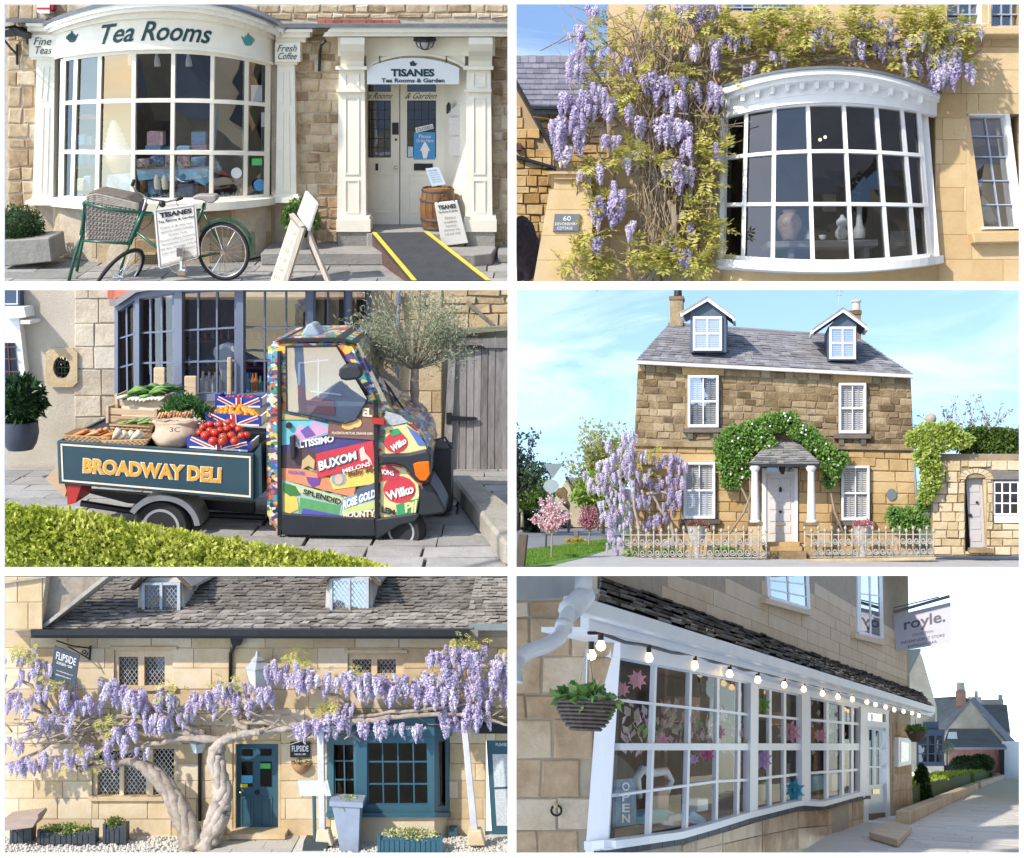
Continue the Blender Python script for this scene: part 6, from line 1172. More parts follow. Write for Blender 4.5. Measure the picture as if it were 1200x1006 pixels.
def louvre_sash(par,q,cols=4,blue=False,yb_=.1):
 x0,y0,x1,y1=q;fo=MB();fo.ring((x0,y0,x1,y1),(x0+2.6,y0+2.6,x1-2.6,y1-3.4),yb_-.08,yb_+.1);f_=fo.build('window',offw,par)
 mid=(y0+y1)/2;a0,a1=x0+2.6,x1-2.6;m=MB();m.bar((a0,mid),(a1,mid),2.2,yb_-.03,yb_+.05);m.bar(((a0+a1)/2,y0+2),((a0+a1)/2,y1-3),1.2,yb_-.025,yb_+.03);m.build('glazing_bar',offw,f_)
 for i in range(2):
  for j in range(2):xa,xb_=(a0,(a0+a1)/2)[i],((a0+a1)/2,a1)[i];ya,yb2=(y0+2.6,mid)[j],(mid,y1-3.4)[j];m=MB();m.add([P(xa,yb2,yb_),P(xb_,yb2,yb_),P(xb_,ya,yb_),P(xa,ya,yb_)],[[0,1,2,3]]);m.build('pane',glassm('sash_glass_blue',(.85,.9,.95),.3,.01)if blue else glassm('sash_glass',(.88,.9,.92),.03,.01),f_)
 w_=(a1-a0)/cols;m=MB()
 for c in range(cols):
  for x in(a0+c*w_,a0+(c+1)*w_):m.bar((x,y0+2),(x,y1-2),1.9,yb_+.08,yb_+.14)
 m.bar((a0,mid),(a1,mid),2.4,yb_+.085,yb_+.135);m.build('shutter_frame',offw,f_);m=MB();yv=y0+3.5
 while yv<y1-3.5:m.bar((a0,yv),(a1,yv),1.2,yb_+.1,yb_+.12);yv+=2.15
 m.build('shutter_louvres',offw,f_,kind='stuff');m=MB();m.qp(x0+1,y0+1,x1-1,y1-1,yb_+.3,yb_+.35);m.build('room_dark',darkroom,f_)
def cutw(q):m=MB();m.qp(q[0],q[1],q[2],q[3],-.02,.0)
for k,q in WIN.items():louvre_sash(hs4,q,4,k=='ul',-.18)
# roof
def P3(px,py,y):return F.P(px,py,y)
ER,RR=-.35,4.2
rq4=[P3(746,422,ER),P3(1070,439,ER),P3(1008,397,RR),P3(783,381,RR)]
m=MB();m.prism(rq4,Vector((0,.1,-.12)));rf4=m.build('roof',slate4,hs4)
def roof_tiles(name,q,rows,wr,mat,parent,r,th=.02,lift=.03,limit=300,jit=.25,skip=None):
 """slates or stone tiles laid in lapped courses over the surface eaveL, eaveR, ridgeR, ridgeL"""
 rest=MB();cnt=0
 nrm_=(q[1]-q[0]).cross(q[3]-q[0]).normalized()
 for j in range(rows):
  v0,v1=max(0.0,(j-.25)/rows),(j+1)/rows;a_,b_=q[0].lerp(q[3],v0),q[1].lerp(q[2],v0);c_,d_=q[0].lerp(q[3],v1),q[1].lerp(q[2],v1);ln=(b_-a_).length;x=-r.uniform(0,wr[0]);stp=(c_-a_)
  while x<ln:
   w_=r.uniform(*wr);u0,u1=max(0,x/ln),min(1,(x+w_*.97)/ln);x+=w_
   if u1-u0<.1*w_/ln:continue
   dn=stp*(r.uniform(-jit,jit)*.5)
   if skip and skip((u0+u1)/2,(v0+v1)/2):continue
   l0=nrm_*(lift*r.uniform(.7,1.5));t=[a_.lerp(b_,u0)-dn+l0,a_.lerp(b_,u1)-dn*r.uniform(.5,1)+l0,c_.lerp(d_,u1)+nrm_*.004,c_.lerp(d_,u0)+nrm_*.004]
   m=MB()if cnt<limit else rest;m.prism(t,nrm_*-th)
   if cnt<limit:m.build(name,mat,parent)
   cnt+=1
 if rest.v:rest.build(name,mat,parent,kind='stuff')
roof_tiles('slate_tile',rq4,16,(.26,.36),slate4,rf4,r4,.02,.035,300)
m=MB();m.bar((746,424.5),(1071,441),4,-.5,-.2);m.build('gutter',paint('gutter_stone',(.5,.47,.44),.6),hs4);m=MB();m.tube([P3(783,380.5,RR),P3(1008,396.5,RR)],.1,6);m.build('ridge',slate4,hs4)
def chim(label,x0,x1,y0,y1,y,potm):
 c_=MB();c_.qp(x0,y0+4,x1,y1,y,y+.8);o=c_.build('chimney',st4,hs4);m=MB();m.qp(x0-1,y0,x1+1,y0+4,y-.06,y+.86);m.build('chimney_cap',st4,o);k=1/F.ppm(x0,y0,y);m=MB();m.lathe(P3((x0+x1)/2+2,y0,y+.4),[(.17,0),(.15,.3),(.2,.33),(.2,.4),(.14,.42)],12);m.build('chimney_pot',potm,o,smooth=40)
chim('',785,800,347,382,4.0,black);chim('',994,1009,364,402,4.0,paint('pot_cream',(.5,.45,.38),.8,.3,6))
m=MB();m.ptube([(983,356,4.5),(984,338,4.5)],.5);m.ptube([(980,341,4.5),(988,342,4.5)],.4);m.ptube([(981,346,4.5),(987,346.5,4.5)],.4);m.build('aerial',chrome,hs4)
def dormer(ap,le,re,fr,wn_,yd):
 d=MB();d.pp([(fr[0],fr[3]),(fr[2],fr[3]),(fr[2],re[1]-2),(ap[0],ap[1]+5),(fr[0],le[1]-2)],yd,yd+2.6);dm=d.build('dormer',dslate,hs4)
 for a_,b_ in((ap,le),(re,ap)):
  m=MB();m.pp([a_,b_,(b_[0],b_[1]+4.5),(a_[0],a_[1]+5)]if a_==ap else[a_,(a_[0],a_[1]+4.5),(b_[0],b_[1]+5),b_],yd-.28,yd-.2);m.build('bargeboard',offw,dm)
  m=MB();m.pp([(a_[0],a_[1]-1.3),(b_[0],b_[1]-1.3),(b_[0],b_[1]+.4),(a_[0],a_[1]+.4)],yd-.32,yd+2.6);m.build('dormer_roof',slate4,dm)
  m=MB();x=le[0]if b_==le else re[0];yv=le[1]if b_==le else re[1];m.pp([(x-1.5,yv+1),(x+1.5,yv+1),(x+1.5,yv+5),(x-1.5,yv+5)],yd-.25,yd+1.4);m.build('dormer_gutter',offw,dm)
 x0,y0,x1,y1=wn_;m=MB();m.ring(wn_,(x0+2.6,y0+2.6,x1-2.6,y1-2.6),yd-.1,yd);mx_,my_=(x0+x1)/2,(y0+y1)/2;m.bar((mx_,y0),(mx_,y1),1.6,yd-.09,yd);m.bar((x0,my_),(x1,my_),2,yd-.095,yd);wo_=m.build('window',offw,dm)
 for i in range(2):
  for j in range(2):m=MB();xa,xb_=(x0+2.6,mx_)[i],(mx_,x1-2.6)[i];ya,yb2=(y0+2.6,my_)[j],(my_,y1-2.6)[j];m.add([P3(xa,yb2,yd-.03),P3(xb_,yb2,yd-.03),P3(xb_,ya,yd-.03),P3(xa,ya,yd-.03)],[[0,1,2,3]]);m.build('pane',glassm('dormer_glass',(.8,.85,.9),.3,.01),wo_)
 m=MB();yv=y0+3.5
 while yv<y1-3:m.bar((x0+2,yv),(x1-2,yv),1.2,yd-.015,yd-.005);yv+=2.2
 m.build('blind',offw,wo_,kind='stuff')
dormer((829,348),(799,366),(860,371),(809,358,851,413),(812,371,846,411),.15);dormer((988,361),(952,386),(1016,382),(970,372,1004,423),(972,383,1003,421),.3)
# doorway and porch
m=MB();m.ring((893,549,935,642),(898,555,931,640),-.12,.05);df=m.build('door_frame',offw,hs4);d4=one('front_door',paint('door_cream',(.56,.53,.5),.45,.04,2),hs4,'qp',898,555,931,640,-.06,.02)
one('fanlight',glassm('fan',(.2,.2,.2),.1,.01),d4,'qp',899,547,930,553,-.135,-.125)
for j in range(5):
 for i in range(2):one('door_panel',MATS['door_cream'],d4,'qp',902+i*13.5,561+j*13.8,913+i*13.5,570+j*13.8,-.085,-.055,bevel=.01)
m=MB();m.blob(P(914.5,574,-.12),(.05,.05,.1),.2);m.build('door_knocker',black,d4,smooth=True);m=MB();m.blob(P(914.5,600,-.12),.05,0);m.build('door_knob',black,d4,smooth=True);one('letter_plate',brass,d4,'qp',909,613,920,616,-.1,-.06)
YP=-1.5
pr=[P3(878,543,YP),P3(960,542,YP),P3(930,515,-.02),P3(905,515,-.02)]
m=MB();m.prism(pr,Vector((0,.03,-.12)));prf=m.build('porch_roof',slate4,hs4);stt=stone('stone_tile',[(.16,.155,.15),(.26,.25,.235),(.36,.345,.32)],2,stain=.3,dark=(.09,.09,.08));roof_tiles('stone_tile',pr,10,(.2,.34),stt,prf,r4,.03,.05,120)
m=MB();m.qp(878,543.5,960,547,YP-.03,-.02);m.build('porch_beam',black,hs4)
for x in(885,951):
 b_=P(x,613,YP+.1);k=1/F.ppm(x,613,YP);m=MB();m.lathe(b_,[(6.5*k,0),(6.5*k,2*k),(5*k,4*k),(5.2*k,6*k),(4.4*k,30*k),(3.8*k,60*k),(4.6*k,61*k),(6.2*k,64*k),(6.2*k,67*k)],18);co=m.build('porch_column',offw,hs4,smooth=35)
 m=MB();m.pp([(x-8,654),(x+8,654),(x+8,616),(x-8,616)],YP-.12,YP+.35);m.build('column_pedestal',st4l,co);m=MB();m.qp(x-9,612.5,x+9,616,YP-.16,YP+.4);m.build('pedestal_cap',st4,co)
for x0,x1,y0,y1,d in((892,937,636,641,-.8),(894,940,641,648,-1.2),(896,945,647,659,-2.0)):one('door_step',st4l if y0!=647 else st4,hs4,'qp',x0,y0,x1,y1,d,.0)
m=MB();m.lathe(P(917,556,-.9),[(.06,0),(.11,.25),(.04,.32),(.01,.42)],6);tag(m.build('porch_lantern',black),'small black lantern hanging in the porch of the stone house','lantern')
one('wall_plaque',paint('plaque_grey',(.14,.16,.18),.5),hs4,'pp',[(1045+6*math.cos(i*.5236),580+7*math.sin(i*.5236))for i in range(12)],-.1,-.0)
m=MB();m.ptube([(1071,537,-.1),(1074,580,-.1),(1075,640,-.1)],1.6);m.build('drainpipe',paint('pipe_grey',(.2,.22,.25),.5),hs4,smooth=True)
# railings
irn=paint('railing_cream',(.38,.35,.30),.6,.25,6)
def railing(label,x0,x1,yt,yb1,yb2,y0_,n,curve=0.0):
 t=thing('iron_railing',label,'railing',P((x0+x1)/2,(yb1+yb2)/2,y0_));kk=lambda u:lerp(yb1,yb2,u);yd=lambda u:y0_+(curve*(1-min(1,u*5))if curve else 0)
 rails=((.17,'top_rail'),(.93,'bottom_rail'))
 for f,nm in rails:m=MB();m.tube([P3(lerp(x0,x1,u/12),lerp(yt,kk(u/12),f),yd(u/12))for u in range(13)],.022,6);m.build(nm,irn,t)
 for i in range(n+1):
  u=i/n;x=lerp(x0,x1,u);b_=kk(u);tp=yt-(3 if i%2==0 else 0);m=MB();m.ptube([(x,b_,yd(u)),(x,tp+4,yd(u))],.85,n=6);m.ptube([(x,tp+4,yd(u)),(x,tp+2,yd(u)),(x,tp,yd(u)),(x,tp-2,yd(u))],[.8,1.9,1.6,.2],n=6);m.ptube([(x,lerp(yt,b_,.55)-2,yd(u)),(x,lerp(yt,b_,.55),yd(u)),(x,lerp(yt,b_,.55)+2,yd(u))],[.8,1.7,.8],n=6);m.build('baluster',irn,t,smooth=True)
  if i<n:
   for f in(.4,.76):c=(x+(x1-x0)/n/2,lerp(yt,b_,f));rr_=(x1-x0)/n*.42;m=MB();m.tube([P3(c[0]+rr_*(1-a_/30)*math.cos(a_*.42),c[1]+rr_*1.15*(1-a_/30)*math.sin(a_*.42),yd(u))for a_ in range(24)],.023,5);m.build('scroll',irn,t)
 return t
railing('cream iron railing with scrolls left of the porch',731,898,621,658,656,-2.6,19,1.2);railing('cream iron railing with scrolls right of the porch',943,1094,621,656,654,-2.6,19,1.0)
m=MB();m.pp([(729,664),(900,661),(900,657),(729,659)],-2.75,-2.3);tag(m.build('railing_plinth',st4w,bevel=.02),'low stone plinth under the left iron railing','plinth');m=MB();m.pp([(942,660),(1097,657),(1097,653),(942,656)],-2.75,-2.3);tag(m.build('railing_plinth',st4w,bevel=.02),'low stone plinth under the right iron railing','plinth')
def urn(label,x,yb1,h):
 k=h/34/F.ppm(x,yb1,-1.2);t=thing('garden_urn',label,'urn',P(x,yb1,-1.2));m=MB();m.lathe(P(x,yb1,-1.2),[(7*k,0),(7*k,3*k),(3*k,6*k),(3*k,12*k),(5*k,15*k),(9*k,24*k),(10*k,32*k),(11.5*k,34*k)],18);m.build('bowl',paint('urn_stone',(.5,.47,.42),.8,.2,4),t,smooth=40)
 m=MB();leaves(m,P(x,yb1-h-2,-1.2),(.4,.3,.16),260,.1,.06);m.build('planting',leafm('urn_plants',[(.04,.1,.02),(.1,.2,.05),(.55,.06,.12),(.7,.5,.55)],.3),t,kind='stuff')
urn('pale stone urn with pink flowers behind the left railing',817,655,38);urn('pale stone urn with red flowers behind the right railing',1011,653,36)
# climbers on the porch
cll=leafm('climber_leaf',[(.06,.15,.02),(.13,.28,.05),(.26,.42,.1),(.42,.54,.2)],.35)
def cover(name,label,blobs,mat,n,L,W,y,core=True,stems=(),cat='climber',flowers=None,dk=None):
 t=thing(name,label,cat,P(blobs[0][0],blobs[0][1],y));m=MB();tot=sum(b_[2]*b_[3]for b_ in blobs);mc=MB()
 for bx in blobs:
  k=1/F.ppm(bx[0],bx[1],y);dp_=bx[4]if len(bx)>4 else min(bx[2],bx[3])*k*.8;c_=F.P(bx[0],bx[1],y);leaves(m,c_,(bx[2]*k,dp_,bx[3]*k),int(n*bx[2]*bx[3]/tot),L,W,.55,r4)
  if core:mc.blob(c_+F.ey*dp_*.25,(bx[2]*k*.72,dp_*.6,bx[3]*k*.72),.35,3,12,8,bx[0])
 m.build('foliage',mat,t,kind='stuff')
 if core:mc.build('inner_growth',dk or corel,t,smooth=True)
 ms=MB()
 for s_ in stems:ms.ptube([(a_,b_,y)for a_,b_ in s_],[1.5]*(len(s_)-1)+[.7],n=6)
 if stems:ms.build('stem',twigm,t,smooth=True)
 if flowers:
  mf=MB()
  for i in range(flowers[0]):bx=r4.choice(blobs);k=1/F.ppm(bx[0],bx[1],y);a_=r4.random()*6.28;q=F.P(bx[0]+bx[2]*.8*r4.random()*math.cos(a_),bx[1]+bx[3]*.8*math.sin(a_),y-bx[2]*k*.7);mf.blob(q,.038,.3,5,7,5,i)
  mf.build('blossom',flowers[1],t,kind='stuff')
 return t
cover('climbing_rose','leafy climbing rose sweeping over the porch of the stone house',[(920,492,16,9),(905,496,18,11),(885,505,20,13),(865,512,20,14),(850,525,14,16),(850,545,10,14),(868,535,14,14),(856,564,12,10),(870,555,9,7),(940,506,16,9),(955,520,13,10),(968,530,12,12),(975,548,12,12),(985,538,10,8),(972,562,8,10),(895,520,14,9)],cll,9000,.13,.085,-.55,True,([(877,650),(878,590),(868,570),(852,552)],[(845,640),(872,600),(880,580),(878,545)],[(995,640),(978,600),(972,570)]),flowers=(26,white))
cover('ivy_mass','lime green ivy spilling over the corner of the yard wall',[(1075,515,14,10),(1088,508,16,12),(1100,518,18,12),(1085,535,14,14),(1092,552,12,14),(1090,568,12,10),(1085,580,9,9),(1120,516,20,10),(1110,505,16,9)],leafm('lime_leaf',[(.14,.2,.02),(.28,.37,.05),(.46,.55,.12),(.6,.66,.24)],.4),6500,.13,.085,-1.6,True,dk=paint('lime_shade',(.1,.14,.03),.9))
cover('hedge_top','dark green creeper along the top of the yard wall',[(1140,522,20,11),(1160,520,20,12),(1180,522,20,12),(1192,525,10,11),(1150,508,26,7),(1180,510,18,7)],leafm('creeper_leaf',[(.03,.06,.012),(.08,.14,.025),(.17,.24,.05)],.3),4500,.12,.08,-1.0,True)
cover('leafy_shrub','dark green shrub at the foot of the wall right of the lower window',[(1050,604,12,10),(1066,606,14,12),(1080,612,10,8),(1083,590,8,10),(1058,618,14,6)],cll,2200,.12,.08,-.8,True,cat='shrub')
cover('railing_planting','low green planting behind the left railing',[(750,650,18,6),(785,650,18,6),(850,648,16,7),(875,650,10,6)],cll,1600,.12,.07,-1.6,True,cat='plants')
bb=thing('bare_shrub','twiggy shrub rising above the yard wall against the sky','shrub',P(1130,520,.5));m=MB();ml=MB()
for i in range(26):
 a_=r4.uniform(-1.2,1.25);l=r4.uniform(30,62);x0=1130+r4.uniform(-25,40);q=[(x0,518,.6),(x0+math.sin(a_)*l*.5+r4.uniform(-3,3),518-math.cos(a_)*l*.5,.6),(x0+math.sin(a_)*l,518-math.cos(a_)*l,.6)];m.ptube(q,[.8,.6,.3],n=4)
 for k in range(16):t_=r4.uniform(.35,1.02);ml.leaf(P3(lerp(q[0][0],q[2][0],t_)+r4.uniform(-2,2),lerp(q[0][1],q[2][1],t_)+r4.uniform(-2,2),.6),.12,.06)
m.build('branches',twigm,bb);ml.build('foliage',leafm('grey_leaf',[(.16,.18,.1),(.3,.32,.2)],.4),bb,kind='stuff')
# yard wall
yw4=thing('yard_wall','pale rubble stone yard wall with an arched door','wall',P(1140,648,-1.2));YW=-1.3
wo4=[(1131,560,1156,646),(1164,563,1199,614)]
ym=MB()
for q in trim([(1092,532,1199,652)],wo4,.1):ym.qp(*q,YW,YW+.6)
yb_o=ym.build('wall_bed',mort4,yw4);lay(trim(courses(1093,540,1199,651,(8,14),(12,26),r4),wo4+[(1126,548,1162,562),(1162,552,1199,564)]),st4w,yb_o,y=YW,r=r4,gap=.35,proud=(.03,.09),wob=.5)
for i in range(9):a0,a1=math.pi*i/9+.02,math.pi*(i+1)/9-.02;one('arch_stone',st4w,yb_o,'pp',[(1143.5+r_*math.cos(t_),562-r_*.62*math.sin(t_))for r_,t_ in((12,a0),(12,a1),(21,a1),(21,a0))],YW-.06,YW+.3)
m=MB();m.qp(1131,552,1156,562,YW+.28,YW+.35);m.build('arch_soffit',st4w,yw4)
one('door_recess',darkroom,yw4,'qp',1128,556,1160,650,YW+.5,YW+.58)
d5=one('yard_door',paint('door_grey',(.45,.43,.43),.5,.06,2),yw4,'pp',[(1137,643),(1156,641),(1153,562),(1132,562)],YW+.3,YW+.36);onep('reveal',st4w,yw4,[(1152,562),(1156,562),(1160,646),(1156,646)],YW+.02,.5)
for j in range(5):one('door_panel',paint('door_grey',(.45,.43,.43),.5,.06,2),d5,'pp',[(1139+j*0-(4-j)*.8,577+j*14.5),(1150-(4-j)*.6,576.5+j*14.5),(1150-(4-j)*.6,567+j*14.5),(1138-(4-j)*.8,567.5+j*14.5)],YW+.28,YW+.3)
m=MB();m.blob(P(1137,604,YW+.25),.06,0);m.blob(P(1145,589,YW+.25),.05,0);m.build('door_knob',black,d5,smooth=True);one('door_step',st4,yw4,'pp',[(1137,648),(1166,648),(1163,643),(1138,643)],YW-.5,YW+.3)
one('stone_lintel',stone('lintel_grey',[(.16,.15,.14),(.24,.22,.2)],2),yw4,'qp',1160,553,1199,562,YW-.05,YW+.3);grid_window('yard_window',yw4,[(1165+9.4*i,)*2 for i in range(5)],[565,578,590,603],YW+.06,1.6,white,glassm('dark_pane',(.35,.36,.38),.08,.01),fw=2.4,depth=.06);one('window_sill',white,yw4,'pp',[(1166,613),(1199,613),(1199,605),(1165,605)],YW-.06,YW+.2);room('window_dark',yw4,1164,563,1199,605,YW+.15,YW+.5,darkroom,0)
bf=thing('ball_finial','weathered stone ball finial above the ivy at the wall corner','finial',P(1091,505,-1.0));m=MB();m.blob(P(1091,491,-1.0),6.3/F.ppm(1091,491,-1.0),.04,4,18,12);m.build('ball',paint('ball_stone',(.36,.29,.25),.9,.3,5,bump=.4),bf,smooth=True);m=MB();m.ptube([(1091,512,-1.0),(1091,497,-1.0)],[3,2.2]);m.build('neck',paint('ball_stone',(.36,.29,.25),.9,.3,5,bump=.4),bf)
# wisteria on the corner
wi4=thing('corner_wisteria','pale lilac wisteria cascading over the left corner of the stone house','climber',P(735,650,-.8));m=MB()
for i,q in enumerate(([(752,655,-1.2),(748,620,-1.2),(742,580,-1.1),(745,545,-.9),(738,515,-.8)],[(786,652,-.6),(788,620,-.6),(770,590,-.6),(758,560,-.6),(780,540,-.5)],[(748,600,-1),(720,575,-1),(700,565,-1)],[(758,580,-.7),(775,577,-.6),(800,582,-.6)])):gnarl(m,q,2.4,1,i+60,1)
m.build('trunk',barkm,wi4,smooth=True);sp=[]
for cx,cy,w_,h,n in((738,515,14,14,9),(728,530,30,18,18),(745,540,30,16,16),(720,548,36,14,18),(740,560,40,14,18),(705,560,36,10,14),(722,580,34,18,18),(715,600,24,20,14),(722,625,16,24,10),(718,640,14,14,6),(745,582,16,14,10),(733,606,14,22,8),(700,570,20,12,8)):sp+=clump(cx,cy-4,w_*1.15,h*1.1,int(n*1.4),10,-1.2,r4,.4)
racemes(wi4,sp,r4,300,RACP);sp=[]
for cx,cy,w_,h,n in((778,540,22,10,8),(793,546,22,12,9),(786,538,18,6,5),(790,565,24,10,9),(765,568,10,8,4),(773,566,8,8,3),(790,582,24,12,10),(786,593,20,10,6),(760,588,10,8,4),(742,568,8,6,3),(765,612,22,10,7),(775,608,14,8,5),(758,616,8,6,3),(748,590,8,12,4),(782,640,10,10,4)):sp+=clump(cx,cy-4,w_*1.1,h,int(n*1.4),10.5,-.75,r4,.2)
racemes(wi4,sp,r4,300,RAC)
m=MB()
for cx,cy,rp_,n in((745,530,14,20),(755,550,16,16),(735,545,20,14),(700,560,14,10),(770,535,12,12),(730,600,12,8)):leafspray(m,cx,cy,rp_,n,.3,-.8,r4,.3)
m.build('foliage',bronze,wi4,kind='stuff')
# trees behind
def tree(name,label,bx,by,topy,wpx,mat,n,L,W,y,trunk,seed,cen=None,open_=1.0,lim=6):
 rr=random.Random(seed);t=thing(name,label,'tree',P3(bx,by,y));m=MB();h=by-topy;k=1/F.ppm(bx,by,y);fork=by-h*.35;m.ptube([(bx,by,y),(bx+rr.uniform(-2,2),fork,y)],[max(1.2,wpx*.03),max(.9,wpx*.02)],n=7);ml=MB()
 tips=[]
 for i in range(34):
  a_=rr.uniform(-1.5,1.5);l=rr.uniform(.45,1);ex=bx+math.sin(a_)*wpx*.5*l;ey=lerp(fork,topy,(math.cos(a_)*.75+.25)*l if l>.3 else l);yd=y+rr.uniform(-1,1)*wpx*.4*k;mid=(lerp(bx,ex,.5)+rr.uniform(-3,3),lerp(fork,ey,.55),lerp(y,yd,.5));m.ptube([(bx,fork,y),mid,(ex,ey,yd)],[max(.7,wpx*.012),.6,.25],n=5)
  for f in(.4,.55,.7,.85,1):tips.append((lerp(bx,ex,f)+rr.uniform(-2,2),lerp(fork,ey,f),lerp(y,yd,f)))
 m.build('trunk',trunk,t,smooth=True)
 for i in range(n):q=rr.choice(tips);g=wpx*.05*open_;ml.leaf(P3(q[0]+rr.gauss(0,g),q[1]+rr.gauss(0,g),q[2]+rr.gauss(0,g*k)),L*rr.uniform(.7,1.3),W,(rvec(rr)+Vector((0,0,.2))).normalized())
 ml.build('crown',mat,t,kind='stuff');return t
spring=leafm('spring_leaf',[(.26,.28,.06),(.42,.42,.12),(.58,.55,.25)],.5);midg=leafm('mid_leaf',[(.10,.17,.03),(.18,.28,.06),(.3,.4,.12)],.4);darkg=leafm('dark_leaf',[(.03,.06,.03),(.06,.1,.05),(.11,.15,.08)],.3)
tree('spring_tree','tall airy tree with yellow spring leaves left of the stone house',706,626,485,100,spring,3600,.22,.13,16,barkm,5,open_=1.0)
tree('leafy_tree','fresh green tree behind the pink blossom, below the yellow tree',700,622,556,66,leafm('fresh_leaf',[(.2,.3,.05),(.34,.45,.1),(.5,.58,.2)],.4),3200,.24,.15,14,barkm,6)
tree('dark_tree','dark leaved tree at the left edge beside the road',607,622,497,74,darkg,3000,.22,.13,14,paint('dark_bark',(.07,.06,.05),.9),8);tree('roadside_tree','yellow green bushy tree at the left edge, low over the cottage roof',612,618,552,74,midg,3000,.26,.16,18,barkm,9)
blos=leafm('cherry_blossom',[(.55,.26,.30),(.72,.42,.46),(.82,.60,.62),(.86,.74,.74)],.3);blosd=leafm('dark_blossom',[(.36,.12,.17),(.5,.22,.28),(.62,.36,.4)],.3)
def blossom(label,bx,by,topy,sp_,y,mat,seed):
 rr=random.Random(seed);t=thing('blossom_tree',label,'tree',P3(bx,by,y));m=MB();ml=MB();fk=lerp(by,topy,.42);m.ptube([(bx,by,y),(bx+1,fk,y)],[1.1,.9],n=6)
 for i in range(9):
  a_=lerp(-1.1,1.1,i/8)+rr.uniform(-.1,.1);l=(fk-topy)*rr.uniform(.75,1.05);ex,ey=bx+math.sin(a_)*l*sp_,fk-math.cos(a_)*l;m.ptube([(bx+1,fk+2,y),(ex,ey,y+rr.uniform(-.4,.4))],[.8,.3],n=5)
  for q in range(150):f=rr.uniform(.15,1.02);ml.leaf(P3(lerp(bx,ex,f)+rr.gauss(0,1.5),lerp(fk,ey,f)+rr.gauss(0,1.5),y+rr.gauss(0,.12)),.085,.075)
 m.build('trunk',twigm,t);ml.build('crown',mat,t,kind='stuff')
yb1=F.loc(G(646,656)).y;blossom('young cherry tree with pale pink blossom on the grass verge',646,656,581,.62,yb1,blos,3);blossom('smaller dark pink blossom tree farther along the verge',690,641,592,.5,F.loc(G(690,641)).y,blosd,4)
# far cottages
cotm=paint('cottage_wall',(.42,.36,.26),.9,.2,.6);cotr=paint('cottage_roof',(.16,.15,.16),.9,.2,.8)
yc=24
fc=thing('far_cottage','low far cottage with grey roof at the left edge across the road','building',P3(620,618,yc));one('wall',cotm,fc,'qp',596,596,640,619,yc,yc+6);m=MB();m.add([P3(594,597,yc-.4),P3(646,597,yc-.4),P3(640,572,yc+4),P3(594,572,yc+4)],[[0,1,2,3]]);m.prism([P3(594,597,yc-.4),P3(646,597,yc-.4),P3(640,572,yc+4),P3(594,572,yc+4)],Vector((0,0,-.25)));m.build('roof',cotr,fc)
yc=27
f2=thing('far_cottage','far gabled cottage with dark windows behind the blossom trees','building',P3(680,617,yc));m=MB();m.pp([(650,618),(714,618),(714,598),(690,596),(664,561),(650,585)],yc,yc+7);m.build('wall',cotm,f2);m=MB();m.prism([P3(663,559,yc-.3),P3(690,597,yc-.3),P3(716,597,yc-.3),P3(712,563,yc+4)],Vector((0,.1,-.3)));m.build('roof',paint('cottage_roof_brown',(.3,.26,.22),.9,.2,.8),f2)
m=MB();m.bar((663,559),(690,598),2.6,yc-.4,yc);m.build('verge_board',black,f2)
for x0,x1 in((682,688),(697,703)):
 w_=one('window',white,f2,'qp',x0-.8,600,x1+.8,613,yc-.1,yc);one('pane',glassm('dark_pane',(.35,.36,.38),.08,.01),w_,'qp',x0,601,x1,612,yc-.12,yc-.11)
one('door',paint('cottage_door',(.08,.08,.09),.6),f2,'qp',658,598,664,618,yc-.08,yc)
cover('round_shrub','dark green shrub in front of the far cottage at the left',[(622,612,16,9),(616,606,9,8)],darkg,1500,.3,.2,20,True,cat='shrub')
# road signs seen from behind
sgm=paint('sign_back',(.16,.19,.21),.5,.1,3);ysn=F.loc(G(640,645)).y
rs=thing('road_sign','back of a give way sign and a round sign on one post','road sign',G(640,645));m=MB();m.ptube([(639.5,645,ysn),(641,600,ysn),(646.5,545,ysn)],1.3,n=8);m.build('post',paint('post_dark',(.06,.065,.07),.5),rs);one('give_way_plate',sgm,rs,'pp',[(637,543.5),(660,543.5),(647.5,561)],ysn-.12,ysn-.08);one('round_plate',paint('sign_back_pale',(.25,.29,.31),.5,.1,3),rs,'pp',[(646+9*math.cos(i*.4488),570+8*math.sin(i*.4488))for i in range(14)],ysn-.1,ysn-.06)
yf_=F.loc(G(660,648)).y
fl=thing('carved_post','dark carved wooden post figure behind the cherry tree','post',G(661,640));m=MB();m.pp([(657,640),(664,640),(666,598),(660,592),(652,580),(653,573),(660,571),(664,576),(663,583),(667,592),(666,600),(668,612),(664,640)],20,20.4);m.build('carving',paint('carving_brown',(.16,.11,.04),.8,.5,1.5),fl)
def post(label,q,y,name='wooden_post'):m=MB();m.pp(q,y,y+.22);tag(m.build(name,wood('post_wood',(.07,.055,.04),(.2,.16,.12),2,2),bevel=.02),label,'post')
yq=F.loc(G(611,666)).y
post('weathered brown timber post at the bottom left edge of the stone house view',[(604,668),(614,668),(618,627),(607,626)],yq);post('short dark timber post on the far verge',[(672.5,633),(677.5,633),(677.5,622),(672.5,622)],F.loc(G(675,633)).y)
cover('yellow_flowers','patch of low yellow flowers by the verge post',[(672,635,10,2.6),(680,634,5,2)],leafm('yellow_bloom',[(.1,.18,.02),(.5,.38,.03),(.7,.55,.05)],.3),700,.1,.08,F.loc(G(674,636)).y,False,cat='flowers')
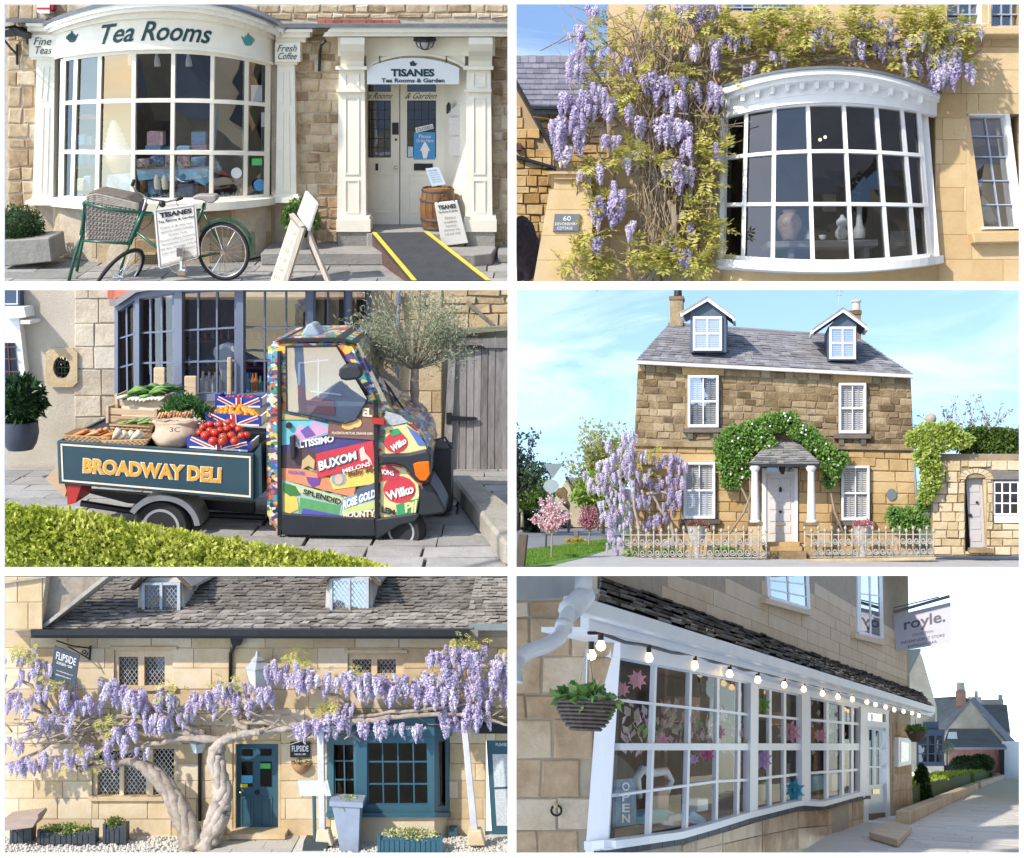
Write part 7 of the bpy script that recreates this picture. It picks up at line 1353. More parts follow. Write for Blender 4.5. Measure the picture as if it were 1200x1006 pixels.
# ================================================================== view 5: the inn with old wisteria trunks
setf(Frame(300,978,27.3,0));r5=random.Random(55)
st5=stone('inn_ashlar',[(.50,.37,.21),(.57,.44,.27),(.63,.51,.34),(.66,.56,.41)],2,stain=.22,dark=(.36,.25,.14),bump=.3,bscale=16)
mort5=paint('joint_cream',(.5,.4,.27),.95,.15,4);teal=paint('door_teal',(.035,.10,.135),.4,.1,3);graphite=paint('planter_graphite',(.045,.055,.065),.55,.15,5)
roof5m=stone('stone_roof',[(.17,.15,.125),(.27,.24,.205),(.37,.335,.29),(.44,.405,.355)],2.5,stain=.4,dark=(.12,.11,.09),bump=.5,bscale=14)
a5=F.loc(G(-6,1004));m=MB();m.prism([F.L(a5.x,a5.y,-.02),F.L(F.loc(G(604,1004)).x,a5.y,-.02),F.L(5.6,.3,-.02),F.L(-5.6,.3,-.02)],F.ez*-.05)
gv5=struct(m.build('forecourt',stone('gravel_pale',[(.46,.43,.38),(.56,.53,.48),(.66,.63,.58)],9,stain=.2,dark=(.3,.28,.25),bump=1,bscale=60)));flags('paving_slab',gv5,stone('flag_pale',[(.42,.39,.34),(.5,.47,.41)],3,stain=.2),F.loc(P(235,980)).x,F.loc(P(352,980)).x,a5.y+.1,-.05,(.5,.9),(.4,.55),r5)
m=MB()
for i in range(2600):p=G(r5.choice((r5.uniform(2,232),r5.uniform(380,598))),r5.uniform(981,1003));m.blob(p,r5.uniform(.015,.04),.3,4,5,3,i)
tag(m.build('gravel',paint('gravel_bits',(.55,.52,.46),.9,.3,30)),'pale gravel scattered over the forecourt of the inn','gravel',kind='stuff')
inn=thing('wisteria_inn','honey ashlar inn with stone tiled roof and a teal bay window','building',P(300,980,.3))
O5=[(134,762,202,808),(408,766,472,794),(108,873,208,937),(273,868,329,980),(384,848,526,958),(569,868,600,990)]
wm=MB()
for q in trim([(0,735,600,984)],O5,.1):wm.qp(*q,0,.4)
w5=wm.build('wall',mort5,inn);lay(trim(courses(2,746,599,983,(20,25),(34,66),r5),O5),st5,w5,r=r5,gap=.28,proud=(.012,.028),wob=.2,chamfer=.4)
# roof and gable wall
rq5=[F.P(36,739,-.45),F.P(560,739,-.45),F.P(640,668,3.4),F.P(120,668,3.4)];m=MB();m.prism(rq5,Vector((0,.05,-.15)));rf5=m.build('roof',roof5m,inn)
roof_tiles('stone_tile',rq5,19,(.12,.26),roof5m,rf5,r5,.03,.05,300,.5);rq5b=[F.P(545,733,-.2),F.P(606,733,-.2),F.P(620,668,3.2),F.P(560,668,3.2)];m=MB();m.prism(rq5b,Vector((0,.05,-.15)));roof_tiles('stone_tile',rq5b,19,(.12,.26),roof5m,m.build('roof',roof5m,inn),r5,.03,.05,60,.5)
m=MB();m.pp([(0,740),(46,738),(54,676),(52,666),(0,666)],-.6,.4);gb=m.build('gable_wall',mort5,inn);lay(trim(courses(1,676,50,738,(26,34),(46,60),r5),[]),st5,gb,y=-.6,r=r5,gap=.3,proud=(.01,.02),wob=.1);m=MB();m.pp([(48,736),(134,668),(52,668)],-.35,.6);m.build('gable_side',stone('lichen_wall',[(.2,.17,.13),(.3,.26,.2),(.38,.33,.26)],3,stain=.5),inn);m=MB();m.bar((46,738),(134,668),4,-.5,.4);m.build('roof_verge',roof5m,inn);m=MB();m.bar((0,684),(54,676),2,-.7,-.55);m.build('gable_string',roof5m,inn)
m=MB();m.pp([(36,745),(549,746),(549,738),(36,738)],-.62,-.4);m.pp([(36,748),(549,749),(549,745.5),(36,745.5)],-.5,-.02);m.build('gutter',black,inn);m=MB();m.qp(549,733,600,739,-.45,-.2);m.build('gutter_grey',paint('gutter_greygreen',(.2,.23,.22),.5),inn)
def lattice(par,x0,y0,x1,y1,y,lead_,gm,st=5.2,wd=.55,sl=1.35):
 m=MB();m.qp(x0,y0,x1,y1,y,y+.01);o=m.build('leaded_light',gm,par);m=MB();c=x0-(y1-y0)/sl
 for s_ in(1,-1):
  k=x0-(y1-y0)/sl
  while k<x1+(y1-y0)/sl:
   pts=[(k+s_*(yv-y0)/sl,yv)for yv in(y0,y1)];(xa,ya),(xb_,yb2)=pts;ts=[0,1]
   for xe in(x0,x1):
    t_=(xe-xa)/(xb_-xa);ts.append(t_)
   ts=sorted(t_ for t_ in ts if-1e-6<=t_<=1+1e-6 and x0-.01<=lerp(xa,xb_,t_)<=x1+.01)
   if len(ts)>1 and ts[-1]-ts[0]>.03:m.bar((lerp(xa,xb_,ts[0]),lerp(ya,yb2,ts[0])),(lerp(xa,xb_,ts[-1]),lerp(ya,yb2,ts[-1])),wd,y-.012,y-.002)
   k+=st
 m.build('lead_lattice',lead_,o)
gl5=glassm('inn_glass',(.3,.34,.38),.12,.006);leadw=paint('lead_pale',(.42,.44,.45),.6)
def mullioned(nm,o,lights,lw=leadw):
 m=MB();xs=[o[0]]+[v for l in lights for v in(l[0],l[2])]+[o[2]]
 for i in range(0,len(xs),2):m.qp(xs[i],o[1],xs[i+1],o[3],.04,.3)
 for l in lights:m.qp(l[0],o[1],l[2],l[1],.045,.3);m.qp(l[0],l[3],l[2],o[3],.045,.3)
 wo=m.build(nm,st5,inn)
 for l in lights:lattice(wo,*l,.14,lw,gl5)
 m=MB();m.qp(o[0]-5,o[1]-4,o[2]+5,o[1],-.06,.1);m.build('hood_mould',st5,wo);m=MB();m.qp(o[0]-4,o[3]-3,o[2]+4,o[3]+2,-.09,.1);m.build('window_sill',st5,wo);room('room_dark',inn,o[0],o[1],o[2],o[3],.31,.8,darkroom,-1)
mullioned('mullioned_window',O5[0],[(139,770,162,805),(169,770,193,806)]);mullioned('mullioned_window',O5[1],[(413,773,435,791),(442,773,464,791)]);mullioned('mullioned_window',O5[2],[(114,880,140,934),(145,880,171,934),(179,878,204,934)],paint('lead_white',(.7,.7,.68),.5))
def dorm5(x0,y0,x1,y1,label):
 m=MB();m.pp([(x0-5,y1+1),(x1+5,y1+1),(x1+3,y0-6),(x0-3,y0-6)],.8,3.0);d=m.build('dormer',paint('dormer_plaster',(.55,.52,.46),.8,.1,3),inn);fr5=paint('dormer_frame',(.42,.47,.52),.5);m=MB();m.ring((x0,y0,x1,y1),(x0+3.5,y0+3,x1-3.5,y1-4),.68,.82);m.bar(((x0+x1)/2,y0),((x0+x1)/2,y1),3,.67,.82);m.build('dormer_window',fr5,d)
 c=(x0+x1)/2
 for a_,b_ in((x0+3.5,c-1.5),(c+1.5,x1-3.5)):lattice(d,a_,y0+3,b_,y1-4,.76,leadw,glassm('dormer_light',(.55,.65,.75),.3,.02),5,.5)
 for a_,b_ in(((x0-12,y0+8),(c,y0-26)),((c,y0-26),(x1+14,y0+8))):m=MB();m.bar(a_,b_,4,.55,.85);m.build('bargeboard',wood('barge_dark',(.05,.04,.03),(.14,.11,.08),2,0),d)
 m=MB();m.prism([F.P(x0-12,y0+7,.6),F.P(c,y0-28,.6),F.P(c,y0-28,.6)+F.ey*3,F.P(x0-12,y0+7,.6)+F.ey*3],F.ez*.06);m.prism([F.P(x1+14,y0+7,.6),F.P(c,y0-28,.6),F.P(c,y0-28,.6)+F.ey*3,F.P(x1+14,y0+7,.6)+F.ey*3],F.ez*.06);m.build('dormer_roof',roof5m,d)
dorm5(166,683,211,719,'');dorm5(386,678,432,719,'')
# pipes, lanterns, hanging sign
for lb,x,y0,y1,hop in(('black downpipe below the gutter above the wisteria',270,750,800,True),('black downpipe between lattice window and teal door',234,866,962,False)):
 t=thing('downpipe',lb,'pipe',P(x,y1,-.06));m=MB();m.ptube([(x+(5 if hop else 0),y0,-.12),(x+(4 if hop else 0),y0+8,-.1),(x,y0+16,-.07),(x,y1,-.07)],2.2);m.build('pipe',black,t,smooth=True)
 if hop:m=MB();m.pp([(268,744),(284,744),(281,757),(272,757)],-.2,-.02);m.build('hopper',black,t)
def lantern5(lb,cx,y0,y1,w_,y):
 t=thing('wall_lantern',lb,'lantern',P(cx,y1,y));k=1/F.ppm(cx,y1,y);h=(y1-y0)*k;R_=w_*k*.62;m=MB();m.lathe(P(cx,y1,y),[(R_*.62,0),(R_,h*.52)],4);m.build('glass_box',paint('lantern_glass',(.6,.66,.66),.15,.1,5),t);m=MB();m.lathe(P(cx,y1,y),[(R_*1.12,h*.52),(R_*1.1,h*.56),(R_*.55,h*.72),(R_*.6,h*.76),(R_*.25,h*.86),(R_*.12,h)],4);m.build('cap',paint('lantern_metal',(.34,.37,.37),.5,.2,5),t);m=MB();c_=P(cx,y1,y)
 for i in range(4):a_=1.5708*i;d=F.ex*math.cos(a_)+F.ey*math.sin(a_);m.tube([c_+d*R_*.63,c_+d*R_*1.01+F.ez*h*.52],k*.7,5)
 m.build('glazing_ribs',paint('lantern_metal',(.34,.37,.37),.5,.2,5),t);m=MB();m.tube([c_+F.ez*.02,c_-F.ey*y],k,6);m.build('bracket',black,t)
lantern5('large pale metal lantern among the wisteria above the teal door',302,763,808,22,-.3);lantern5('small lantern on the downpipe under the wisteria branch',232,861,882,15,-.25)
hg5=thing('hanging_sign','dark slate hanging sign on an iron bracket above the wisteria','sign',P(76,800,-.7));Q5=[(64,757),(93,768),(88,805),(58,796)];m=MB();m.pp(Q5,-.75,-.71);m.build('board',paint('sign_slate',(.05,.062,.075),.5,.1,6),hg5)
def q5(u0,v0,u1,v1):f=lambda u,v:(lerp(lerp(Q5[0][0],Q5[1][0],u),lerp(Q5[3][0],Q5[2][0],u),v),lerp(lerp(Q5[0][1],Q5[1][1],u),lerp(Q5[3][1],Q5[2][1],u),v));return[f(u0,v0),f(u1,v0),f(u1,v1),f(u0,v1)]
text('FLIPSIDE',0,0,0,0,-.757,whiteink,hg5,quad=q5(.12,.14,.9,.36));text('BURGERS + BAR',0,0,0,0,-.757,whiteink,hg5,quad=q5(.18,.41,.8,.49));text('www.flipsideburgers.co',0,0,0,0,-.757,whiteink,hg5,quad=q5(.2,.66,.85,.71));text('@flipsideburgers',0,0,0,0,-.757,whiteink,hg5,quad=q5(.2,.78,.8,.83))
m=MB();m.ptube([(66,751,-.75),(84,757,-.45),(106,760,-.05)],.9);m.ptube([(80,758,-.5),(94,766,-.2),(104,772,-.04)],.8);m.tube([F.P(99+4*(1-k/22)*math.cos(k*.5),765+5*(1-k/22)*math.sin(k*.5),-.1)for k in range(20)],.012,5);m.ptube([(106,757,-.03),(105,774,-.03)],1.2);m.build('bracket',black,hg5)
# teal door
dr5=one('front_door',teal,inn,'qp',276,872,326,979,.1,.16);m=MB();m.ring([(271,866),(331,866),(331,981),(271,981)],[(276,872),(326,872),(326,981),(276,981)],.0,.2);m.build('door_case',st5,inn)
for q in((283,878,296,886),(305,878,318,886),(283,893,296,922),(305,893,318,922)):one('door_pane',glassm('inn_dark',(.1,.13,.12),.0,.005),dr5,'qp',*q,.085,.1)
for q in((282,934,297,970),(304,934,319,970)):m=MB();m.ring(q,(q[0]+2,q[1]+2,q[2]-2,q[3]-2),.085,.1);m.qp(q[0]+4,q[1]+4,q[2]-4,q[3]-4,.088,.1);m.build('door_panel',teal,dr5)
one('blue_sticker',paint('sticker_cyan',(.1,.4,.6),.4),dr5,'qp',283,909,296,918,.078,.084);one('yellow_sticker',paint('sticker_yellow',(.7,.6,.06),.4),dr5,'qp',282,919,290,923,.078,.084);one('green_notice',paint('sticker_green',(.08,.45,.1),.4),dr5,'qp',305,895,317,901,.078,.084);m=MB();m.blob(P(301,929,.06),.05,0);m.build('door_knob',black,dr5,smooth=True);m=MB();m.blob(P(282,929,.06),.04,0);m.build('bell_push',brass,dr5,smooth=True)
one('door_step',st5,inn,'qp',268,978,334,984,-.4,.1)
# bay window
cb5=pw((383,-.02),(417,-.55),(509,-.55),(526,-.02));tb=lambda d:(lambda x:cb5(x)+d)
room('bay_dark',inn,384,862,524,956,.02,1.0,darkroom,-1);gb5=glassm('bay_glass',(.35,.38,.38),.02,.004)
for a_,b_,cols,rows,y0,y1 in((386,415,[391,403,415],[872,892,914,935],872,935),(420,506,[430,448,466,484,501],[870,893,919,943],870,943),(511,524,[513,522],[868,945],868,945)):
 grid_window('bay_sash',inn,[(x,x+(y1-870)*.02)for x in cols],rows,tb(.05),1.6,teal,gb5,fw=2.4,depth=.05)
 m=MB()
 for p_ in([(a_-3,954),(cols[0],954),(cols[0],862),(a_-3,862)],[(cols[-1],954),(b_+3,954),(b_+3,862),(cols[-1],862)],[(cols[0],rows[0]),(cols[-1],rows[0]),(cols[-1],862),(cols[0],862)],[(cols[0],954),(cols[-1],954),(cols[-1],rows[-1]),(cols[0],rows[-1])]):pth(m,p_,tb(0),.1)
 m.build('bay_frame',teal,inn)
m=MB();m.strip([380,384,416,417,509,510,524,529],lambda x:847,lambda x:863,tb(-.06),.3);m.strip([378,416,510,531],lambda x:842,lambda x:848,tb(-.16),.5);hd=m.build('bay_head',teal,inn);m=MB();m.strip([382,416,510,528],lambda x:953,lambda x:958,tb(-.1),.3);m.build('bay_sill',teal,inn);m=MB();m.strip([388,417,509,524],lambda x:958,lambda x:998,tb(.03),.3);m.build('bay_base',st5,inn)
text('FLIPSIDE BURGERS + BAR',440,851,500,855,0,whiteink,hd,mapf=lambda a_,b_:F.P(a_,b_,cb5(a_)-.065))
for x0,x1,xb0,xb1,y1,lb in((371,379,374,381,974,'white timber post left of the teal bay window'),(540,547,552,560,974,'white leaning timber post right of the teal bay window')):
 t=thing('timber_post',lb,'post',P(xb0,y1+18,-.9));onep('post',paint('post_limewash',(.5,.49,.5),.7,.2,4),t,[(xb0,y1),(xb1,y1),(x1,846),(x0,846)],-.9,.12,bevel=.01);onep('stone_foot',st5,t,[(xb0-5,y1+18),(xb1+9,y1+18),(xb1+4,y1),(xb0-3,y1)],-.98,.3,bevel=.02)
m=MB();m.qp(555,850,600,856,-.3,.0);m.qp(560,856,600,860,-.2,.0);m.build('door_hood',black,inn)
d6=onep('side_door',teal,inn,[(577,988),(600,988),(600,868),(570,868)],.05,.1);onep('net_curtain',paint('net_curtain',(.5,.53,.53),.6,.25,25),d6,[(582,968),(600,968),(600,884),(577,884)],.035,.01);text('PLEASE',581,871,594,874.5,.044,whiteink,d6);m=MB();m.bar((578,924),(600,923),2,.02,.035);m.build('door_rail',teal,d6)
wp5=thing('wall_plaque','black square name plaque beside the teal front door','plaque',P(352,888,-.05));one('board',black,wp5,'qp',340,870,363,888,-.06,-.02);text('FLIPSIDE',342,874,361.5,881,-.066,whiteink,wp5,bold=.02);text('BURGERS + BAR',345,883,358,885,-.066,whiteink,wp5)
wb5=thing('wall_basket','half round wicker basket on the wall under the name plaque','basket',P(353,907,-.1));m=MB();k=1/F.ppm(353,900,-.1);m.lathe(P(353,907,-.02),[(3*k,0),(8*k,4*k),(11.5*k,10*k),(12*k,13*k)],16);m.build('basket',paint('wicker_tan',(.4,.22,.1),.8,.35,14),wb5,smooth=40);m=MB();leaves(m,P(353,893,-.08),(.2,.12,.06),90,.06,.03);m.build('planting',boxl,wb5,kind='stuff')
# menu stand, planters
ms5=thing('menu_stand','menu board on a teal post standing before the inn','menu stand',G(368,996));ym5=F.loc(G(368,994)).y;onep('tray',paint('menu_frame',(.52,.54,.55),.4),ms5,[(349,915),(384,915),(388,933),(351,933)],ym5,.05);onep('menu_sheet',whiteink,ms5,[(353,918),(381,918),(384,930),(354,930)],ym5-.01,.005);m=MB();m.ptube([(368,932,ym5+.06),(369,988,ym5+.06)],2.2);m.build('post',teal,ms5);onep('base',graphite,ms5,[(354,998),(384,998),(384,988),(356,986)],ym5-.12,.4)
def planter5(nm,lb,q,dep,mat,plants,slat=True,y=None):
 yq_=y if y is not None else F.loc(G(q[3][0],q[3][1])).y;t=thing(nm,lb,'planter',P((q[2][0]+q[3][0])/2,q[2][1],yq_));onep('box',mat,t,q,yq_,dep,bevel=.006)
 if slat:
  n=max(3,int((q[2][0]-q[3][0])/6));w_=(q[2][0]-q[3][0])/n
  for i in range(n):a_=q[3][0]+i*w_;f=lambda x,top:lerp(q[0 if top else 3][1],q[1 if top else 2][1],(x-q[3][0])/(q[2][0]-q[3][0]));onep('board',mat,t,[(a_+.5,f(a_,1)+3),(a_+w_-.5,f(a_+w_,1)+3),(a_+w_-.5,f(a_+w_,0)-1.5),(a_+.5,f(a_,0)-1.5)],yq_-.015,.012)
  for x in(q[3][0],q[2][0]):onep('corner_post',mat,t,[(x-1.6,q[3][1]),(x+1.6,q[3][1]),(x+1.6,q[0][1]-3),(x-1.6,q[0][1]-3)],yq_-.03,.06)
 m=MB();c_=F.P((q[0][0]+q[1][0])/2,q[0][1]-3,yq_+dep*.5);k=1/F.ppm(q[0][0],q[0][1],yq_);leaves(m,c_,((q[1][0]-q[0][0])*.48*k,dep*.55,.13),plants[1],.07,.04,.4,r5);m.build('planting',plants[0],t,kind='stuff');return t
flw=leafm('mixed_flowers',[(.06,.13,.03),(.16,.26,.06),(.35,.42,.1),(.75,.68,.4),(.8,.78,.7)],.3);flr=leafm('red_flowers',[(.04,.1,.02),(.1,.2,.04),(.2,.3,.08),(.5,.02,.02)],.3)
planter5('flower_box','small graphite flower box at the far left of the inn',[(16,972),(36,968),(35,990),(13,990)],.35,graphite,(flw,380));planter5('flower_box','long graphite flower box under the left lattice window',[(46,976),(110,976),(110,991),(45,991)],.35,graphite,(flw,900));planter5('flower_box','square graphite flower box with a red flower near the trunk',[(123,969),(146,968),(146,990),(122,990)],.35,graphite,(flr,380));planter5('flower_box','teal flower box of primroses below the bay window',[(444,982),(516,983),(517,1001),(444,1001)],.35,teal,(flw,1100))
tp5=planter5('tall_planter','tall tapering lead grey planter beside the menu stand',[(389,944),(422,946),(420,999),(399,999)],.5,paint('planter_lead',(.25,.29,.36),.5,.12,4),(leafm('lime_plants',[(.2,.3,.05),(.4,.48,.1),(.6,.64,.25)],.35),420),False);onep('rim',paint('planter_lead',(.25,.29,.36),.5,.12,4),tp5,[(386,945),(425,947),(425,941),(386,939)],F.loc(G(399,999)).y-.03,.55)
m=MB();pth(m,[(4,974),(38,970),(45,958),(44,955),(4,960)],-1.0,.5);tag(m.build('bench_back',wood('bench_wood',(.2,.13,.1),(.42,.32,.26),2,0)),'weathered wooden bench behind the leftmost flower box','bench');onep('meter_box',teal,inn,[(526,980),(536,980),(536,971),(526,971)],-.25,.2)
# old wisteria
wi5=thing('old_wisteria','old wisteria with two gnarled trunks and lilac racemes along the inn','climber',G(240,990));bark5=stone('bark_grey',[(.24,.19,.15),(.4,.34,.28),(.56,.49,.42)],5,stain=.6,dark=(.12,.1,.08),bump=1,bscale=26)
for i,(q,r0,r1_)in enumerate((([(228,1000,-.9),(218,965,-.75),(200,930,-.6),(178,905,-.5),(155,893,-.45),(118,898,-.4),(92,900,-.35)],15,5),([(243,990,-.8),(256,955,-.7),(260,925,-.6),(253,890,-.55),(262,868,-.55),(300,858,-.5),(345,853,-.45),(400,848,-.5)],14,5))):
 m=MB()
 for k in range(7):
  tw=[(x+(r0 if j<2 else r0*.8 if j<4 else r1_)*.55*math.cos(k*.9+j*1.1),y,z+.1*math.sin(k*.9+j*1.1))for j,(x,y,z)in enumerate(q)];gnarl(m,tw,r0*.5,r1_*.45,i*9+k+70,1.1,9,7)
 m.ptube([(q[0][0]-6,1001,-1),(q[0][0],988,-.85),(q[1][0]+2,q[1][1],-.75)],[14,10,5],n=9);m.build('trunk',bark5,wi5,smooth=True)
m=MB()
for i,q in enumerate(([(250,868,-.5),(215,860,-.45),(170,852,-.4),(120,848,-.35),(60,838,-.3),(24,828,-.3)],[(260,866,-.5),(200,868,-.5),(150,880,-.45),(130,890,-.4)],[(240,860,-.4),(180,842,-.35),(110,840,-.3),(70,842,-.3)],[(290,856,-.5),(275,845,-.45),(285,832,-.4)],[(340,854,-.5),(300,846,-.45),(262,852,-.4)],[(340,852,-.5),(410,846,-.7),(480,840,-.8),(540,838,-.8),(598,850,-.7)],[(360,848,-.5),(430,838,-.7),(500,832,-.8),(560,822,-.7),(598,812,-.6)],[(120,895,-.35),(80,868,-.3),(30,888,-.25),(4,896,-.2)],[(100,855,-.3),(85,885,-.3),(96,905,-.3)],[(420,848,-.7),(400,820,-.6),(370,806,-.5)],[(60,838,-.3),(30,800,-.3),(8,812,-.25)],[(110,850,-.35),(125,870,-.4),(112,890,-.4),(128,900,-.4)])):gnarl(m,q,4.2 if i<6 else 2.4,1.4,i+80,1.6,8,5)
for i in range(150):x=r5.uniform(5,598);b_=846+12*math.sin(x*.02);yd=r5.uniform(-.7,-.2);l=r5.uniform(15,40);a_=r5.uniform(-.6,.6)+(3.14 if r5.random()<.5 else 0);m.ptube([(x,b_+r5.uniform(-12,14),yd),(x+l*.5*math.cos(a_),b_+l*.5*math.sin(a_)+r5.uniform(-4,4),yd),(x+l*math.cos(a_),b_+l*math.sin(a_),yd)],[1.1,.8,.4],n=5)
m.build('branches',bark5,wi5,smooth=True);sp=[]
for cx,cy,w_,h,n,L in((22,772,34,12,9,15),(44,786,26,14,10,20),(14,796,20,10,6,18),(20,824,28,16,11,20),(66,814,44,14,18,22),(95,828,36,14,13,22),(80,830,26,10,7,20),(60,852,36,16,14,22),(132,812,34,18,17,22),(155,824,30,16,13,22),(182,820,34,14,14,22),(200,826,14,14,6,20),(215,828,30,16,11,22),(205,846,22,12,7,20),(240,824,24,14,9,20),(262,815,34,20,17,24),(285,818,28,18,12,24),(310,818,16,14,7,20),(172,854,34,14,14,22),(190,848,20,12,7,22),(150,862,22,14,8,22),(136,876,18,12,7,24),(128,868,12,12,4,18),(163,882,8,6,2,18),(172,884,6,6,2,18),(18,874,24,10,6,16),(18,900,18,8,6,18),(36,898,18,10,6,18),(62,890,24,12,9,20),(86,894,26,12,9,20),(104,884,18,12,6,20),(128,892,8,8,3,14),
  (330,790,30,16,13,22),(350,796,26,14,10,22),(316,796,14,12,5,18),(370,802,26,14,11,22),(310,816,16,10,5,18),(358,854,26,10,11,24),(392,848,26,16,13,24),(404,834,16,10,5,18),(418,800,24,12,9,26),(434,806,24,14,10,28),(400,800,16,12,6,22),(455,806,26,16,12,26),(475,808,28,16,13,28),(495,804,24,14,11,28),(515,808,22,18,11,28),(512,772,28,8,9,18),(535,768,30,12,13,22),(555,772,24,14,10,24),(540,788,30,14,12,24),(548,806,30,16,12,26),(535,822,24,14,9,26),(560,838,28,16,13,26),(534,846,26,12,12,26),(552,852,14,10,5,22),(584,784,18,20,11,24),(592,812,10,14,5,22),(575,800,14,10,5,22),(572,822,12,10,4,20),(425,852,12,4,5,22),(442,854,12,4,5,22),(464,856,12,4,5,20),(474,854,8,4,2,18),(490,856,8,4,4,20),(520,842,8,6,3,18),(455,842,6,4,1,16),(594,826,6,8,2,18)):sp+=clump(cx,cy-L*.3,w_*1.25,h*1.15,int(n*1.25+.5),L*.74,-.55 if cx<330 else-.75,r5,.2)
r5.shuffle(sp);racemes(wi5,sp,r5,760,RACP+RAC[:2]);m=MB()
for cx,cy,rp_,n in((30,765,16,14),(60,800,20,14),(200,812,20,10),(270,800,14,14),(350,775,20,16),(420,792,16,8),(545,758,24,18),(385,830,18,14),(130,848,20,12),(500,790,20,8),(95,890,20,10),(590,770,10,8)):leafspray(m,cx,cy,rp_,int(n*1.8),.2,-.55,r5,.25)
m.build('foliage',bronze,wi5,kind='stuff')
# ================================================================== view 6: the gift shop seen along the street
dv=ray(1305,893).normalized();rv=ray(850,840);wv=Vector((0,0,1));wv=(wv-rv*(wv.dot(dv)/rv.dot(dv))).normalized();ev=wv.cross(dv).normalized()
F6=Frame(1015,963,26.0,0,(dv,ev,wv));setf(F6);r6=random.Random(66)
fy=(ray(1130,893)-wv*ray(1130,893).dot(wv)).normalized();FS=Frame(1015,963,26.0,0,(fy.cross(wv).normalized(),fy,wv))  # the same ground, looking down the street
st6=stone('shop_stone',[(.38,.25,.14),(.52,.37,.23),(.62,.48,.32),(.68,.56,.42)],2.2,stain=.5,dark=(.17,.11,.07),bump=.4,bscale=20);st6u=stone('shop_ashlar',[(.64,.49,.33),(.7,.56,.4),(.74,.61,.45)],2,stain=.25,dark=(.32,.25,.18),bump=.2,bscale=16)
mort6=paint('mortar_shop',(.42,.35,.26),.95,.15,5);shopw=paint('shopfront_white',(.76,.77,.79),.4,.04,3,bump=.02);gutm=paint('gutter_white',(.66,.66,.65),.4,.08,3)
# street
m=MB();m.prism([FS.G(930,1004),FS.G(1204,1004),FS.G(1204,906),FS.G(1150,906),FS.G(1030,952),FS.G(1004,958),FS.G(960,985)],wv*-.03);sv=struct(m.build('street',stone('street_base',[(.6,.55,.48),(.66,.61,.54)],2,stain=.1)))
setf(FS);g0=FS.loc(G(1000,1003));pk=lambda x,y:1046<(lambda q:CX+FPX*(q-CAM).x/(q-CAM).y)(FS.L(x,y,0))<1200
flags('paving_slab',sv,stone('street_flag',[(.62,.57,.5),(.68,.63,.56),(.74,.69,.62)],2,stain=.15,dark=(.35,.33,.3),bump=.2),-1.2,9,g0.y+.1,14,(.7,1.3),(.5,.8),r6,z=.006,gap=.02,keep=pk)
setf(F6);gs6=thing('gift_shop','stone gift shop with a long white multi paned shopfront','building',P(900,990,.3))
# upper wall behind the lean-to roof
YU=1.3
m=MB();m.pp([(700,690),(1066,806),(1064,668),(700,668)],YU,YU+.4);uw=m.build('upper_wall',mort6,gs6)
vp=(1305,893)
def pv_(x,k):return vp[1]+(k-vp[1])*(vp[0]-x)/(vp[0]-850)  # a level line: height k where it crosses column 850
ub=[]
for j in range(7):
 ka,kb_=620+j*19,639+j*19;x=800-r6.uniform(0,30)
 while x<1062:
  w_=r6.uniform(40,64)*(vp[0]-x)/455;ub.append((x,min(x+w_,1063),ka,kb_));x+=w_
def persp(blocks,mat,par,y,gap=.5,lift=.02,ymin=672,lim=300,th=.02):
 for(a_,b_,ka,kb_)in blocks:
  q=[(a_+gap,pv_(a_+gap,kb_)-gap),(b_-gap,pv_(b_-gap,kb_)-gap),(b_-gap,max(ymin,pv_(b_-gap,ka)+gap)),(a_+gap,max(ymin,pv_(a_+gap,ka)+gap))]
  if b_-a_>3 and q[0][1]>q[3][1]+2 and q[1][1]>q[2][1]+1:onep('stone',mat,par,q,lambda x:yy(y,x)-lift*r6.uniform(.6,1.2),th)
persp(ub,st6u,uw,YU,.25,.012)
for q in([(902,700),(948,714),(946,668),(900,668)],[(1007,741),(1034,749),(1032,668),(1007,668)]):
 fo=MB()
 for a_,b_ in((0,1),(1,2),(3,0)):fo.bar(q[a_],q[b_],4,YU-.04,YU+.1)
 mid=[((q[0][0]+q[1][0])/2,(q[0][1]+q[1][1])/2),((q[2][0]+q[3][0])/2,668)];fo.bar(mid[0],mid[1],2,YU-.03,YU+.1)
 for t_ in(.3,.62):fo.bar((lerp(q[0][0],q[3][0],t_),lerp(q[0][1],q[3][1],t_)),(lerp(q[1][0],q[2][0],t_),lerp(q[1][1],q[2][1],t_)),1.6,YU-.03,YU+.1)
 wo=fo.build('upper_window',shopw,gs6);onep('pane',glassm('upper_glass',(.3,.35,.4),.12,.004),wo,q,YU-.02,.01);onep('window_sill',st6u,wo,[(q[0][0]-4,q[0][1]+7),(q[1][0]+4,q[1][1]+8),(q[1][0]+4,q[1][1]+2),(q[0][0]-4,q[0][1]+1)],YU-.14,.2)
